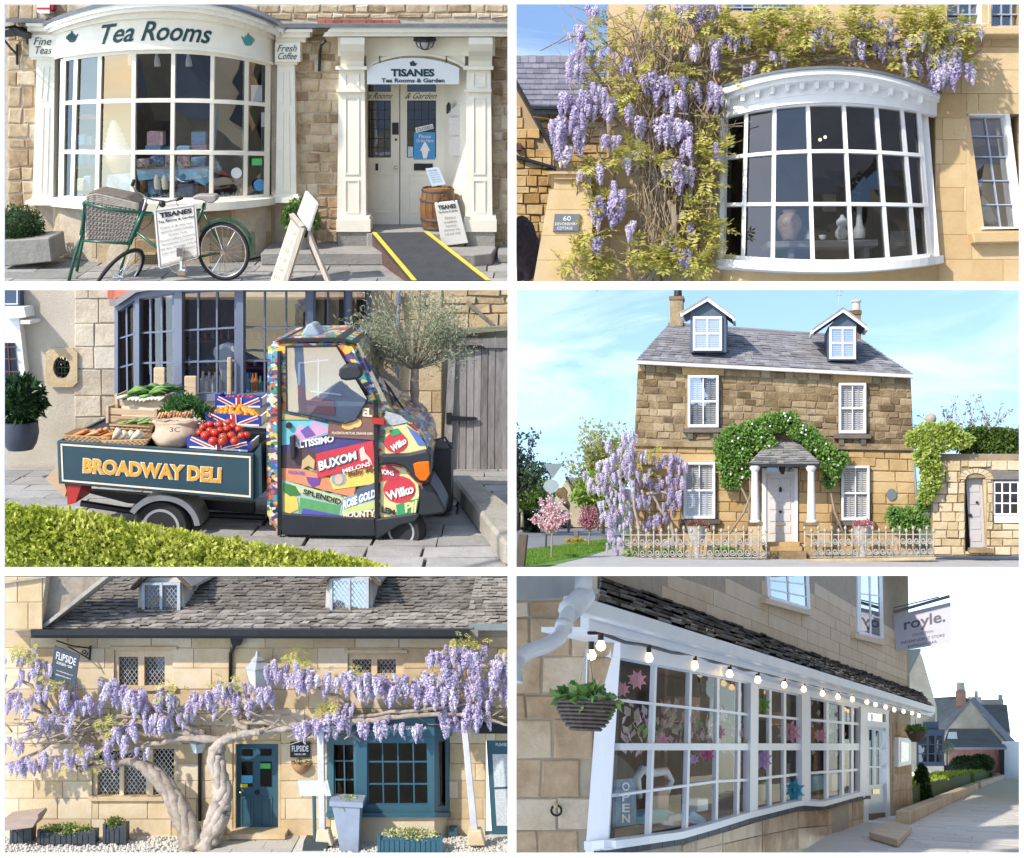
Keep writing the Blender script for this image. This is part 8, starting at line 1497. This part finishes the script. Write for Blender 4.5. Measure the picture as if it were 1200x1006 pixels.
# lean-to roof of stone tiles, gutter, soffit
rq6=[F.P(700,706,-.5),F.P(1092,828,-.5),F.P(1080,812,1.25),F.P(704,676,1.25)];tm6=stone('mossy_tile',[(.08,.075,.07),(.14,.13,.12),(.22,.2,.18),(.3,.28,.25)],3,stain=.5,dark=(.05,.06,.03),bump=.7,bscale=18)
m=MB();m.prism(rq6,wv*-.06);rf6=m.build('roof',tm6,gs6);roof_tiles('stone_tile',rq6,7,(.22,.55),tm6,rf6,r6,.03,.05,300,.5)
m=MB();m.pp([(676,716),(1096,836),(1096,829),(678,698)],-.66,-.52);m.build('gutter',gutm,gs6,bevel=.01);m=MB();m.pp([(690,737),(1094,838),(1094,834),(690,716)],-.5,-.42);m.pp([(692,741),(1092,840),(1092,837),(692,735)],-.46,.02);m.build('fascia',shopw,gs6)
dp6=thing('downpipe','thick white plastic downpipe bending left from the shop gutter','pipe',P(640,790,-.4));m=MB();k6=lambda*pts:[F.P(a_,b_,-.6)for a_,b_ in pts];m.tube(k6((682,702),(672,712),(664,722),(661,734),(655,748),(640,757),(618,764),(607,774),(604,800)),.062,12);m.build('pipe',gutm,dp6,smooth=True);m=MB();m.tube(k6((685,698),(667,716)),.1,10);m.tube(k6((662,730),(660,738)),.075,12);m.build('outlet',gutm,dp6,smooth=True);m=MB();m.tube(k6((684,676),(683,698)),.075,12);m.build('stack',gutm,dp6,smooth=True)
m=MB();m.pp([(604,704),(676,700),(688,673),(604,673)],-.35,-.34);tag(m.build('soffit_panel',paint('panel_grey',(.34,.36,.36),.6,.1,3)),'grey panelled soffit at the top left of the gift shop view','panel')
# side wall facing the street end
SW=Frame(700,990,(F.P(704,990,-.02)-CAM).y,0);setf(SW);m=MB();m.pp([(600,1003),(700,1003),(722,770),(712,700),(600,700)],.05,.3);sw=m.build('side_wall',mort6,gs6);lay([b_ for b_ in courses(602,704,722,1003,(28,48),(34,62),r6)if b_[2]<730-max(0,(b_[3]-770))*.1],st6,sw,y=.05,r=r6,gap=1.0,proud=(.01,.03),wob=1.2,chamfer=1.6)
rg=thing('tether_ring','small iron ring on the stone wall left of the shop window','ring',P(652,955,.0));m=MB();m.tube([P(652+6*math.cos(i*.4),950+6*math.sin(i*.4),-.03)for i in range(17)],.012,6);m.build('ring',black,rg);m=MB();m.blob(P(651,944,-.02),.03,0);m.build('boss',st6,rg);setf(F6)
# shopfront
gl6=glassm('shop_glass',(.9,.92,.94),-.035,.003,0.0,.28);y6=pw((700,0),(725,-.28),(760,-.42),(810,-.42),(850,-.3),(884,-.08),(945,-.06),(965,-.22),(985,-.24),(1012,-.02));yg=lambda x:y6(x)+.04
H_=lambda*k:pw(*k)
h6=[H_((724,770),(880,800),(887,804),(940,814),(948,817),(1010,829)),H_((720,820),(840,833),(880,838),(940,843),(1010,849)),lambda x:875.5,H_((712,934),(840,916),(880,914),(940,907),(1010,902)),H_((710,987),(800,975),(840,964),(880,952),(940,938),(965,940),(1010,928))]
for V_ in([(724,712),(769,762),(810,805),(842,840),(867,865),(880,879)],[(887,886),(903,903),(920,920),(940,940)],[(948,948),(970,970),(988,988),(999,999),(1010,1010)]):wi=grid_window('shop_window',gs6,V_,h6,yg,2.8,shopw,gl6,fw=4.5,hw=3,depth=.05)
m=MB();xs=[712+300*i/40 for i in range(41)];m.strip(xs,lambda x:h6[2](x)-4,lambda x:h6[2](x)+4,lambda x:y6(x)+.01,.08);m.strip(xs,lambda x:h6[0](x)-26*(1305-x)/600,lambda x:h6[0](x),lambda x:y6(x)-.03,.1);m.strip([698+316*i/40 for i in range(41)],lambda x:h6[4](x),lambda x:h6[4](x)+10*(1305-x)/600,lambda x:y6(x)-.06,.12);m.build('window_rail',shopw,gs6)
for q,d in(([(697,1003),(712,998),(728,750),(716,748)],0),([(879,958),(888,957),(888,795),(880,793)],0),([(940,944),(949,944),(949,808),(940,806)],0),([(1008,936),(1016,934),(1016,822),(1009,820)],0)):onep('window_post',shopw,gs6,q,lambda x:y6(x)-.03,.1)
sl6=paint('brick_blue',(.055,.06,.07),.7,.25,6);bt=lambda x:h6[4](x)+10*(1305-x)/600;bb_=lambda x:bt(x)+8*(1305-x)/600;x=700
while x<1014:w_=16*(1305-x)/600;onep('sill_brick',sl6,gs6,[(x,bb_(x)),(x+w_-.6,bb_(x+w_)),(x+w_-.6,bt(x+w_)),(x,bt(x))],lambda q:y6(q)-.04,.1);x+=w_
m=MB();m.strip([700+314*i/30 for i in range(31)],bb_,lambda x:1003,lambda x:y6(x)+.03,.2);sb6=m.build('stall_riser',mort6,gs6);x=800
while x<1012:
 w_=r6.uniform(34,44)*(1305-x)/420;b2=min(x+w_,1014)
 for f0,f1 in((0,.45),(.45,1)):onep('stone',st6,sb6,[(a_+o_,min(1002.5,lerp(bb_(a_),1012-(a_-800)*.12,f_)+p_))for a_,o_,f_,p_ in((x,.6,f1,-.6),(b2,-.6,f1,-.6),(b2,-.6,f0,.6),(x,.6,f0,.6))],lambda q:y6(q)+.015,.03)
 x+=w_
m=MB();c6=[(720,990),(1010,932),(1010,826),(728,765)];fl_=[F.P(a_,b_,.05)for a_,b_ in c6];bk_=[q+ev*d_ for q,d_ in zip(fl_,(.7,1.7,1.7,.7))];m.add(fl_+bk_,[[4,5,6,7],[0,1,5,4],[1,2,6,5],[2,3,7,6],[3,0,4,7]]);m.build('interior',paint('shop_room',(.13,.1,.08),.9,.4,2),gs6)
# door
fr6=MB();fr6.pp([(1013,966),(1018,966),(1017,826),(1011,825)],-.04,.08);fr6.pp([(1040,965),(1047,964),(1043,833),(1038,832)],-.04,.08);fr6.pp([(1011,834),(1043,838),(1043,832),(1011,825)],-.045,.08);fr6.pp([(1012,852),(1043,854),(1043,847),(1012,844)],-.045,.08);fr6.build('door_frame',shopw,gs6);onep('fanlight',glassm('upper_glass',(.3,.35,.4),.12,.004),gs6,[(1013,846),(1041,849),(1041,838),(1013,834)],.0,.01)
d7=onep('shop_door',paint('door_paleblue',(.62,.70,.74),.4,.03,3),gs6,[(1018,964),(1041,963),(1041,922),(1017,923)],.02,.05);grid_window('door_glazing',d7,[(1017,1017),(1025,1025),(1033,1033),(1040,1040)],[H_((1017,853),(1040,857)),H_((1017,877),(1040,878)),H_((1017,899),(1040,899)),H_((1017,922),(1040,920))],.02,2.2,paint('door_paleblue',(.62,.70,.74),.4,.03,3),gl6,fw=3,depth=.04);one('letter_plate',brass,d7,'qp',1023,925,1031,931,.0,.02);onep('kick_plate',paint('kick_brown',(.16,.1,.06),.4,.2,6,metal=.5),d7,[(1019,962),(1041,961),(1041,952),(1019,954)],.005,.02)
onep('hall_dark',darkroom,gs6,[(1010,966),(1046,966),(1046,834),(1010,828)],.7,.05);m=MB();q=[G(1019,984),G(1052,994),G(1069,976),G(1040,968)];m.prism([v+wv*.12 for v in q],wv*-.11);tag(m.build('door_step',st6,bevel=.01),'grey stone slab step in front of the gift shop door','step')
m=MB();m.pp([(1045,972),(1070,962),(1067,838),(1043,834)],-.06,.2);pr6=m.build('door_pier',mort6,gs6);persp([(1046,1068,810+j*36,845+j*36)for j in range(5)],st6,pr6,-.06,.4,.015)
bx=thing('menu_case','white glazed menu case on the stone pier by the shop door','notice case',P(1060,900,-.15));onep('case',shopw,bx,[(1053,899),(1068,896),(1068,866),(1053,864)],-.17,.1);onep('glazed_sheet',paint('menu_grey',(.5,.52,.54),.2,.2,20),bx,[(1056,894),(1065,892),(1065,871),(1056,869)],-.18,.008)
# festoon lights
fe=thing('festoon_lights','black festoon cable with glowing bulbs along the shop gutter','lights',P(900,800,-.5));BL=[(693,768,7),(704,757,7),(760,771,6.6),(814,780,5.8),(855,790,5.2),(888,797,4.8),(919,803,4.2),(942,808,4),(964,813,3.7),(982,817,3.4),(999,820,3.2),(1016,823,3),(1026,826,2.8),(1038,829,2.7),(1048,832,2.6),(1059,834,2.5),(1069,836,2.4),(1077,839,2.3)]
YF=-.45;m=MB();cp=[]
for i,(x,y,s_)in enumerate(BL[1:]):cp+=[(x,y-s_*2.1)]+([(lerp(x,BL[i+2][0],.5),lerp(y,BL[i+2][1],.5)-s_*1.6)]if i<16 else[])
m.tube([F.P(a_,b_,YF)for a_,b_ in[(690,742)]+cp],[.018]*(len(cp)+1),6);m.build('cable',black,fe,smooth=True);blm=lamp('bulb_warm',(1,.62,.25),3.2)
for x,y,s_ in BL:
 k=1/F.ppm(x,y,YF);m=MB();m.lathe(F.P(x,y+s_*.9,YF),[(.05*s_*k,0),(.6*s_*k,.25*s_*k),(.85*s_*k,.8*s_*k),(.55*s_*k,1.5*s_*k),(.35*s_*k,1.9*s_*k)],12);b_=m.build('bulb',blm,fe,smooth=True);m=MB();m.tube([F.P(x,y-s_*.9,YF),F.P(x,y-s_*2.3,YF)],.5*s_*k,8);m.build('lamp_holder',black,b_)
# hanging baskets
def basket6(lb,cx,cy,w_,h,fr,y):
 k=1/F.ppm(cx,cy,y);t=thing('hanging_basket',lb,'basket',F.P(cx,cy+h,y));c_=F.P(cx,cy+h,y);R_=w_*k/2;H2=h*k;m=MB();m.lathe(c_,[(R_*.3,0),(R_*.65,H2*.25),(R_*.9,H2*.7),(R_,H2)],22);m.build('bowl',paint('basket_dark',(.06,.045,.035),.8,.4,20),t,smooth=40);m=MB()
 for j in range(8):v=(j+.5)/8;rr_=R_*(.3+.72*v**.55)+.006;m.tube([c_+wv*(H2*v)+F.ex*((rr_+.008*(i%2))*math.cos(i*.196))+F.ey*((rr_+.008*(i%2))*math.sin(i*.196))for i in range(33)],.014,4)
 m.build('weave',paint('basket_brown',(.13,.1,.08),.8,.4,20),t);m=MB();leaves(m,c_+wv*(H2*1.05),(R_*1.0,R_,.07),260,.1,.06,.6,r6);m.build('planting',leafm('basket_leaf',[(.04,.12,.02),(.1,.24,.04),(.25,.4,.1),(.7,.7,.62)],.35),t,kind='stuff');m=MB()
 for a_ in(-.9,.9,0):m.tube([c_+wv*H2+F.ex*(R_*a_),c_+wv*(H2+R_*1.8)],.006,4)
 m.build('chain',chrome,t)
basket6('dark wicker hanging basket at the left of the shop window',686,822,72,35,F6,-.75);basket6('small hanging basket beyond the shop door',1074,857,22,13,F6,-.5)
# projecting sign
ps=thing('projecting_sign','pale grey projecting shop sign on an iron arm','sign',P(1080,764,-1));SQ=[(1047,722),(1114,706),(1115,753),(1050,764)];setf(FS);yS=FS.loc(F6.P(1048,740,YU)).y;onep('board',paint('sign_lilac',(.5,.5,.56),.5,.03,3),ps,SQ,yS,.05);L6=lambda u,v:(lerp(lerp(SQ[0][0],SQ[1][0],u),lerp(SQ[3][0],SQ[2][0],u),v),lerp(lerp(SQ[0][1],SQ[1][1],u),lerp(SQ[3][1],SQ[2][1],u),v))
for s_,u0,v0,u1,v1,bo in(('royle.',.17,.16,.9,.54,.02),('COLLECTION',.3,.6,.68,.66,0),('INDEPENDENT STORE',.1,.75,.88,.82,0),('ESPRESSO BAR',.22,.88,.74,.95,0)):text(s_,0,0,0,0,yS-.01,paint('sign_ink',(.12,.11,.15),.5),ps,quad=[L6(u0,v0),L6(u1,v0),L6(u1,v1),L6(u0,v1)],bold=bo)
m=MB();m.ptube([(1043,719,yS),(1113,699,yS)],1.8);m.ptube([(1046,713,yS),(1100,700,yS)],.7);m.ptube([(1044,706,yS),(1044,724,yS)],1.4);m.build('iron_arm',paint('arm_grey',(.2,.2,.23),.5),ps)
# things in the shop window
setf(F6);pnk=paint('paper_pink',(.78,.38,.44),.8,.15,9);lil=paint('paper_lilac',(.66,.42,.66),.8,.15,9);cya=paint('paper_cyan',(.08,.42,.52),.8,.15,9);grn6=paint('paper_green',(.25,.48,.1),.8,.15,9);crw=paint('paper_cream',(.6,.55,.48),.8,.1,9)
def pom(lb,x,y,s_,mat,d):
 m=MB();d=y6(x)+.1;s_*=1.35;k=s_/F.ppm(x,y,d);c_=F.P(x,y,d)
 for i in range(16):a_=i*.3927;v=FS.ex*math.cos(a_)+wv*math.sin(a_);m.leaf(c_,k*(1.05 if i%2 else.8),k*.42,(v-fy*(.15 if i%2 else.5)).normalized(),-fy)
 m.blob(c_-ev*.03,k*.22,.2);tag(m.build('paper_flower',mat),lb,'paper flower')
for a_ in(('pale pink paper flower at the top left of the shop window',747,797,9,pnk,-.1),('small pink paper flower in the top left corner of the shop window',730,808,7,pnk,-.1),('pink paper flower low on the middle of the big shop window',776,868,7,pnk,-.2),('pink paper flower hung at the right of the big shop window',842,858,7,pnk,-.1),('pink paper rose under the window transom',828,883,8,paint('paper_rose',(.65,.16,.3),.7),-.2),('lilac paper flower under the transom',813,890,5,lil,-.2),('lime green paper ball in the middle window',893,826,8,grn6,.2),('lilac paper ball in the middle window',893,890,10,lil,.2),('big pink paper ball right of centre',925,858,11,pnk,.2),('turquoise paper ball in the lower middle window',929,926,11,cya,.2),('small pink paper flower in the right window',961,862,6,pnk,.1)):pom(*a_)
m=MB();ms=MB()
for i in range(230):x=r6.uniform(728,878)if i<170 else r6.uniform(950,1005);y=r6.uniform(838,872)if i<80 else r6.uniform(825,888);p=F.P(x,y,y6(x)+r6.uniform(.09,.25));m.leaf(p,.13,.07,(wv+rvec(r6)*.7).normalized());ms.tube([p,p-wv*.15],.004,3)
tag(m.build('paper_sprigs',leafm('sprig',[(.1,.22,.06),(.3,.4,.16),(.7,.45,.45),(.75,.7,.6)],.3)),'garland of paper sprigs across the shop window','garland',kind='stuff')
def shade6(lb,x,y,w_,h,d):
 k=1/F.ppm(x,y,d);t=thing('lamp_shade',lb,'lamp',F.P(x,y+h/2,d));m=MB();m.lathe(F.P(x,y+h/2,d),[(w_/2*k,0),(w_/2*k,h*k)],24,cap=False);m.build('shade',paint('shade_tan',(.42,.27,.18),.8,.2,12),t,smooth=True);m=MB();m.blob(F.P(x,y,d),.05,0);m.build('lamp_bulb',lamp('pendant_glow',(1,.72,.42),14),t,smooth=True)
shade6('wide tan drum lamp shade inside the big shop window',797,832,46,28,.5);shade6('tan drum lamp shade inside the right shop window',965,850,26,15,.5);shade6('tan drum lamp shade inside the middle shop window',906,842,20,14,.6)
onep('display_shelf',crm,gs6,[(714,984),(1008,930),(1008,924),(716,972)],.1,1.0)
ob=thing('open_board','upright blue board with OPEN lettering in the shop window','sign',P(730,972,.1));onep('board',paint('open_blue',(.2,.27,.36),.6,.3,12),ob,[(721,970),(746,966),(745,912),(723,914)],-.05,.03)
for i,ch in enumerate('OPEN'):text(ch,729,917+i*12.5,738,927+i*12.5,-.056,whiteink,ob,bold=.02)
def item(nm,lb,q,d,mat,th=.14):tag(onep(nm,mat,None,q,d,th,bevel=.012),lb,nm.split('_')[-1])
item('teal_bag','rounded teal toiletry bag low in the shop window',[(756,966),(788,962),(790,952),(782,948),(760,950),(754,957)],-.1,paint('bag_teal',(.2,.4,.4),.7));item('pink_box','pink box standing behind the teal bag',[(772,950),(784,948),(784,922),(772,924)],.2,paint('box_rose',(.55,.36,.33),.6));item('white_card','white card propped in the shop window',[(818,952),(830,950),(830,936),(818,937)],.0,whiteink);item('grey_pot','small grey pot in the shop window',[(790,968),(798,967),(800,954),(788,956)],-.15,crw);item('blue_cloth','folded pale blue cloth in the shop window',[(806,962),(830,966),(826,958),(812,950)],-.2,paint('cloth_iceblue',(.45,.58,.7),.8));item('dark_case','dark round case at the right of the big shop window',[(845,935),(858,932),(860,915),(850,908),(843,918)],.1,blackink);item('shop_box','teal patterned box in the right shop window',[(952,928),(968,925),(968,908),(952,910)],.1,paint('bag_teal',(.2,.4,.4),.7));item('cream_box','cream gift box in the right shop window',[(975,928),(992,925),(992,905),(975,908)],.1,crw);item('glass_jar','small dark jar in the middle shop window',[(892,940),(899,939),(899,915),(892,917)],.05,paint('jar_brown',(.1,.06,.04),.3))
m=MB();m.tube([F.P(a_,b_,.3)for a_,b_ in((748,935),(746,912),(752,902),(765,906),(780,904),(786,915),(780,930))],.05,8);tag(m.build('white_heart_frame',white,smooth=True),'white curved frame ornament behind the OPEN board','ornament')
# far side of the street
setf(FS);gy=lambda x,y:FS.loc(G(x,y)).y;y1=gy(1082,912)
fw6=paint('far_stone',(.55,.48,.38),.9,.25,1.2,bump=.3);fr7=paint('far_slate',(.24,.24,.27),.8,.2,1.5);far=y1+16
def house6(lb,wall,roofs,y,dep,wm_=fw6):
 t=thing('street_house',lb,'building',P(wall[0][0],wall[0][1],y));m=MB();m.pp(wall,y,y+dep);m.build('wall',wm_,t)
 for q,dd in roofs:m=MB();m.prism([F.P(a_,b_,y+d_)for a_,b_,d_ in q],wv*-.15+F.ey*dd);m.build('roof',fr7,t)
 return t
house6('tall stone gable rising just beyond the gift shop',[(1050,905),(1096,905),(1096,826),(1078,764),(1060,800),(1050,800)],[([(1060,800,-.1),(1062,762,3),(1079,760,-.1)],.2)],y1+1,5)
t=house6('gabled stone house with brick chimney across the yard',[(1096,912),(1190,912),(1190,878),(1136,822),(1100,864)],[([(1098,866,-.2),(1137,820,-.2),(1128,816,4),(1094,818,4),(1092,855,.5)],.1),([(1137,820,-.2),(1190,880,-.2),(1196,876,.6),(1142,817,.6)],.1)],far,6);m=MB();m.qp(1120,810,1132,828,far-.1,far+1);ch=m.build('chimney',paint('chimney_brick',(.36,.2,.15),.9,.2,2),t);m=MB();m.lathe(F.P(1126,810,far+.4),[(.3,0),(.26,.5),(.32,.6)],10);m.build('chimney_pot',fw6,ch)
house6('distant slate roofed house with pinnacles on the right',[(1138,900),(1184,900),(1184,858),(1138,858)],[([(1130,862,-.2),(1184,858,-.2),(1180,826,5),(1136,826,5)],.1)],far+10,8);fg=thing('far_gable_end','distant stone gable and stacks above the slate roof','building',P(1150,830,far+12));fp=paint('far_pale',(.42,.38,.35),.9,.2,1)
for nm,q,d_ in(('gable',(1134,817,1150,832),12),('parapet',(1150,820,1176,830),15),('stack',(1142,810,1146,818),12.1),('stack',(1170,814,1175,821),15.1)):one(nm,fp,fg,'qp',*q,far+d_,far+d_+.6)
t=house6('low brick outbuilding under a slate roof',[(1112,906),(1172,906),(1172,876),(1112,876)],[([(1104,876,-.6),(1180,876,-.6),(1160,854,3),(1112,854,3)],.05)],far-4,4,paint('out_brick',(.34,.17,.13),.9,.3,3,bump=.3));onep('skylight',paint('skylight',(.5,.55,.6),.2),t,[(1110,866),(1122,866),(1121,858),(1112,858)],far-4.4,.1);onep('corner_post',black,t,[(1172,908),(1177,908),(1177,876),(1170,876)],far-4.3,.3)
bs=thing('blue_bay_shop','small dark blue bay window shop beyond the basket','shop',P(1090,908,y1));m=MB();m.pp([(1074,912),(1106,912),(1106,897),(1074,897)],y1-.3,y1+.6);m.build('stone_base',fw6,bs);m=MB();m.qp(1073,855,1107,862,y1-.35,y1+.6);m.qp(1074,893,1107,898,y1-.35,y1+.6);m.pp([(1080,855),(1100,855),(1100,846),(1082,846)],y1-.2,y1+.6)
for x in(1074,1086,1095,1104):m.qp(x,861,x+2.4,895,y1-.34,y1)
for yv in(872,883):m.qp(1075,yv,1105,yv+1.2,y1-.33,y1-.2)
m.build('window_frame',paint('bay_navy',(.04,.065,.11),.5),bs);onep('window_glass',glassm('upper_glass',(.3,.35,.4),.12,.004),bs,[(1075,895),(1106,895),(1106,862),(1075,862)],y1-.25,.02);m=MB();m.pp([(1076,894),(1104,894),(1104,884),(1076,884)],y1,y1+.1);m.build('goods',paint('goods_mixed',(.5,.3,.25),.7,.6,9),bs)
tag(onep('white_gate',paint('gate_white',(.72,.73,.76),.5,.04,2),None,[(1174,914),(1204,914),(1204,869),(1174,869)],far-4,.12),'plain white gate closing the far end of the street','gate')
kq=[(1066,968),(1145,926),(1179,913),(1179,906),(1150,914),(1072,946)];m=MB();a_,b_,c_=G(1067,967),G(1147,925),G(1180,912)
for u,v in((a_,b_),(b_+(c_-b_)*.05,c_)):n_=FS.ex*-.28;m.prism([u,v,v+n_,u+n_],wv*.26)
tag(m.build('kerb_wall',st6,bevel=.02),'low stone kerb wall along the hedge bed','wall')
tl=leafm('topiary_leaf',[(.02,.045,.012),(.05,.09,.025),(.11,.17,.05)],.25);lm6=leafm('hedge_lime',[(.13,.19,.02),(.3,.38,.04),(.52,.56,.1)],.3)
def topi(lb,cx,cy,rx,ry,mat,n,cat='topiary',cone=False,core=corel,y=None):
 yq_=y if y is not None else gy(cx,cy+ry+3);k=1/F.ppm(cx,cy,yq_);t=thing('topiary_shrub',lb,cat,P(cx,cy+ry,yq_));m=MB();c_=P(cx,cy,yq_);mc=MB()
 if cone:
  for i in range(n):h=r6.random()**1.2;a_=r6.random()*6.28;R_=rx*k*(1-h)**.6;m.leaf(P(cx,cy+ry-2*ry*h,yq_)+FS.ex*(R_*math.cos(a_))+FS.ey*(R_*math.sin(a_)),.11,.07)
  mc.lathe(P(cx,cy+ry,yq_),[(rx*k*.9*(1-h/8)**.6,2*ry*k*h/8)for h in range(8)],14)
 else:leaves(m,c_,(rx*k,rx*k,ry*k),n,.12,.08,.85,r6);mc.blob(c_,(rx*k*.93,rx*k*.93,ry*k*.93),.05)
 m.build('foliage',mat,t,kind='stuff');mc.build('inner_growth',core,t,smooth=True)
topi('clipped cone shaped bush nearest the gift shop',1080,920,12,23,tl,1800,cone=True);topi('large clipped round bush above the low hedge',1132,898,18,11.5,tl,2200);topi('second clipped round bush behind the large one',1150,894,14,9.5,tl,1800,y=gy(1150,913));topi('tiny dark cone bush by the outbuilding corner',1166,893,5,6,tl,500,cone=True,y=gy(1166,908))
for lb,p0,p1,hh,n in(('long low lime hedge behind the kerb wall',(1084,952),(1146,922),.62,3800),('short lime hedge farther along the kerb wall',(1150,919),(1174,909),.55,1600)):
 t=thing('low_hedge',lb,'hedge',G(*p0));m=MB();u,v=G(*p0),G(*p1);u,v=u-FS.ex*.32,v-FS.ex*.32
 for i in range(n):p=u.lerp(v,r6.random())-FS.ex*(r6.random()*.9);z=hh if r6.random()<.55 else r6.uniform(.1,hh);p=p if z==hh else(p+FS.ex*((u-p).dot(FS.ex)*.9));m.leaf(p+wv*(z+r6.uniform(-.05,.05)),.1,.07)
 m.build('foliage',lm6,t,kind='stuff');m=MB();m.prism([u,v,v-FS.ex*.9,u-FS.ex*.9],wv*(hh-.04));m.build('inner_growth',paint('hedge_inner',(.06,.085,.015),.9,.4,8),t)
ot6=thing('olive_bush','small round headed olive beside the blue bay shop','shrub',G(1110,912));m=MB();leaves(m,P(1110,876,y1+1),(.45,.45,.4),900,.1,.03,.3,r6);m.build('foliage',MATS['olive_leaf'],ot6,kind='stuff');m=MB();m.ptube([(1110,912,y1+1),(1110,880,y1+1)],1.2);m.build('stem',twigm,ot6);onep('pot',paint('planter_black',(.03,.032,.038),.6,.2,6),ot6,[(1106,911),(1117,911),(1117,897),(1106,897)],y1+.8,.3)
# ================================================================== houses added out of view behind the camera, for the windows to mirror
setf(Frame(600,503,6.0,0));opw=paint('opposite_stone',(.34,.26,.17),.9,.3,1,bump=.2);r7=random.Random(77)
for i in range(8):
 x0=-34+i*8.6;top=(-.6,1.0,-1.4,.4,-.2,1.6,-1.0,.8)[i];w_=8.2;t=thing('unseen_mirror_house','%s unseen stone house added behind the viewer for shop windows to mirror'%('first','second','third','fourth','fifth','sixth','seventh','eighth')[i],'building',Vector((x0,-18,-24)),'unseen houses added for the windows to mirror')
 m=MB();m.prism([Vector((x0,-18,-24)),Vector((x0+w_,-18,-24)),Vector((x0+w_,-18,top-2)),Vector((x0+w_/2,-18,top+(2.4 if i%2 else-2))),Vector((x0,-18,top-2))],Vector((0,-7,0)));m.build('wall',opw,t);m=MB();m.prism([Vector((x0-.3,-17.8,top-2.2)),Vector((x0+w_/2,-17.8,top+(2.6 if i%2 else.6))),Vector((x0+w_+.3,-17.8,top-2.2))],Vector((0,-7.4,0)));m.build('roof',fr7,t)
 for k in range(2):m=MB();m.box(Vector((x0+2.2+3.6*k,-17.95,top-5)),(.7,.06,.9),(Vector((1,0,0)),Vector((0,1,0)),Vector((0,0,1))));m.build('window',white,t)
 m=MB();m.box(Vector((x0+.8,-20,top+1.2)),(.5,.5,1.6),(Vector((1,0,0)),Vector((0,1,0)),Vector((0,0,1))));m.build('chimney',opw,t)
for i in range(5):  # unseen terrace added at right: darkens gift shop reflections, bounces sunlight back
 b0=CAM-ev*2.6+dv*(-4+i*13);gz_=wv*(FS.loc(b0).z);b0=b0-gz_;t=thing('unseen_terrace_house','%s unseen house added across the street for the gift shop panes to mirror'%('first','second','third','fourth','fifth')[i],'building',b0,'unseen terrace added across from the gift shop');h=(6.4,7.2,6.0,7.6,6.6)[i]
 m=MB();m.prism([b0,b0+dv*12.6,b0+dv*12.6-ev*5,b0-ev*5],wv*h);m.build('wall',paint('terrace_stone',(.52,.42,.29),.9,.2,1,bump=.2),t);m=MB();m.prism([b0+wv*h+ev*.3,b0+dv*12.6+wv*h+ev*.3,b0+dv*12.6+wv*(h+2.4)-ev*2.5,b0+wv*(h+2.4)-ev*2.5],wv*-.2);m.build('roof',fr7,t)
 for k in range(6):c_=b0+dv*(2+4.2*(k%3))+wv*(1.6+2.8*(k//3));m=MB();m.box(c_,(.6,.06,.8),(dv,ev,wv));m.build('window',paint('window_dark',(.03,.035,.04),.2),t)
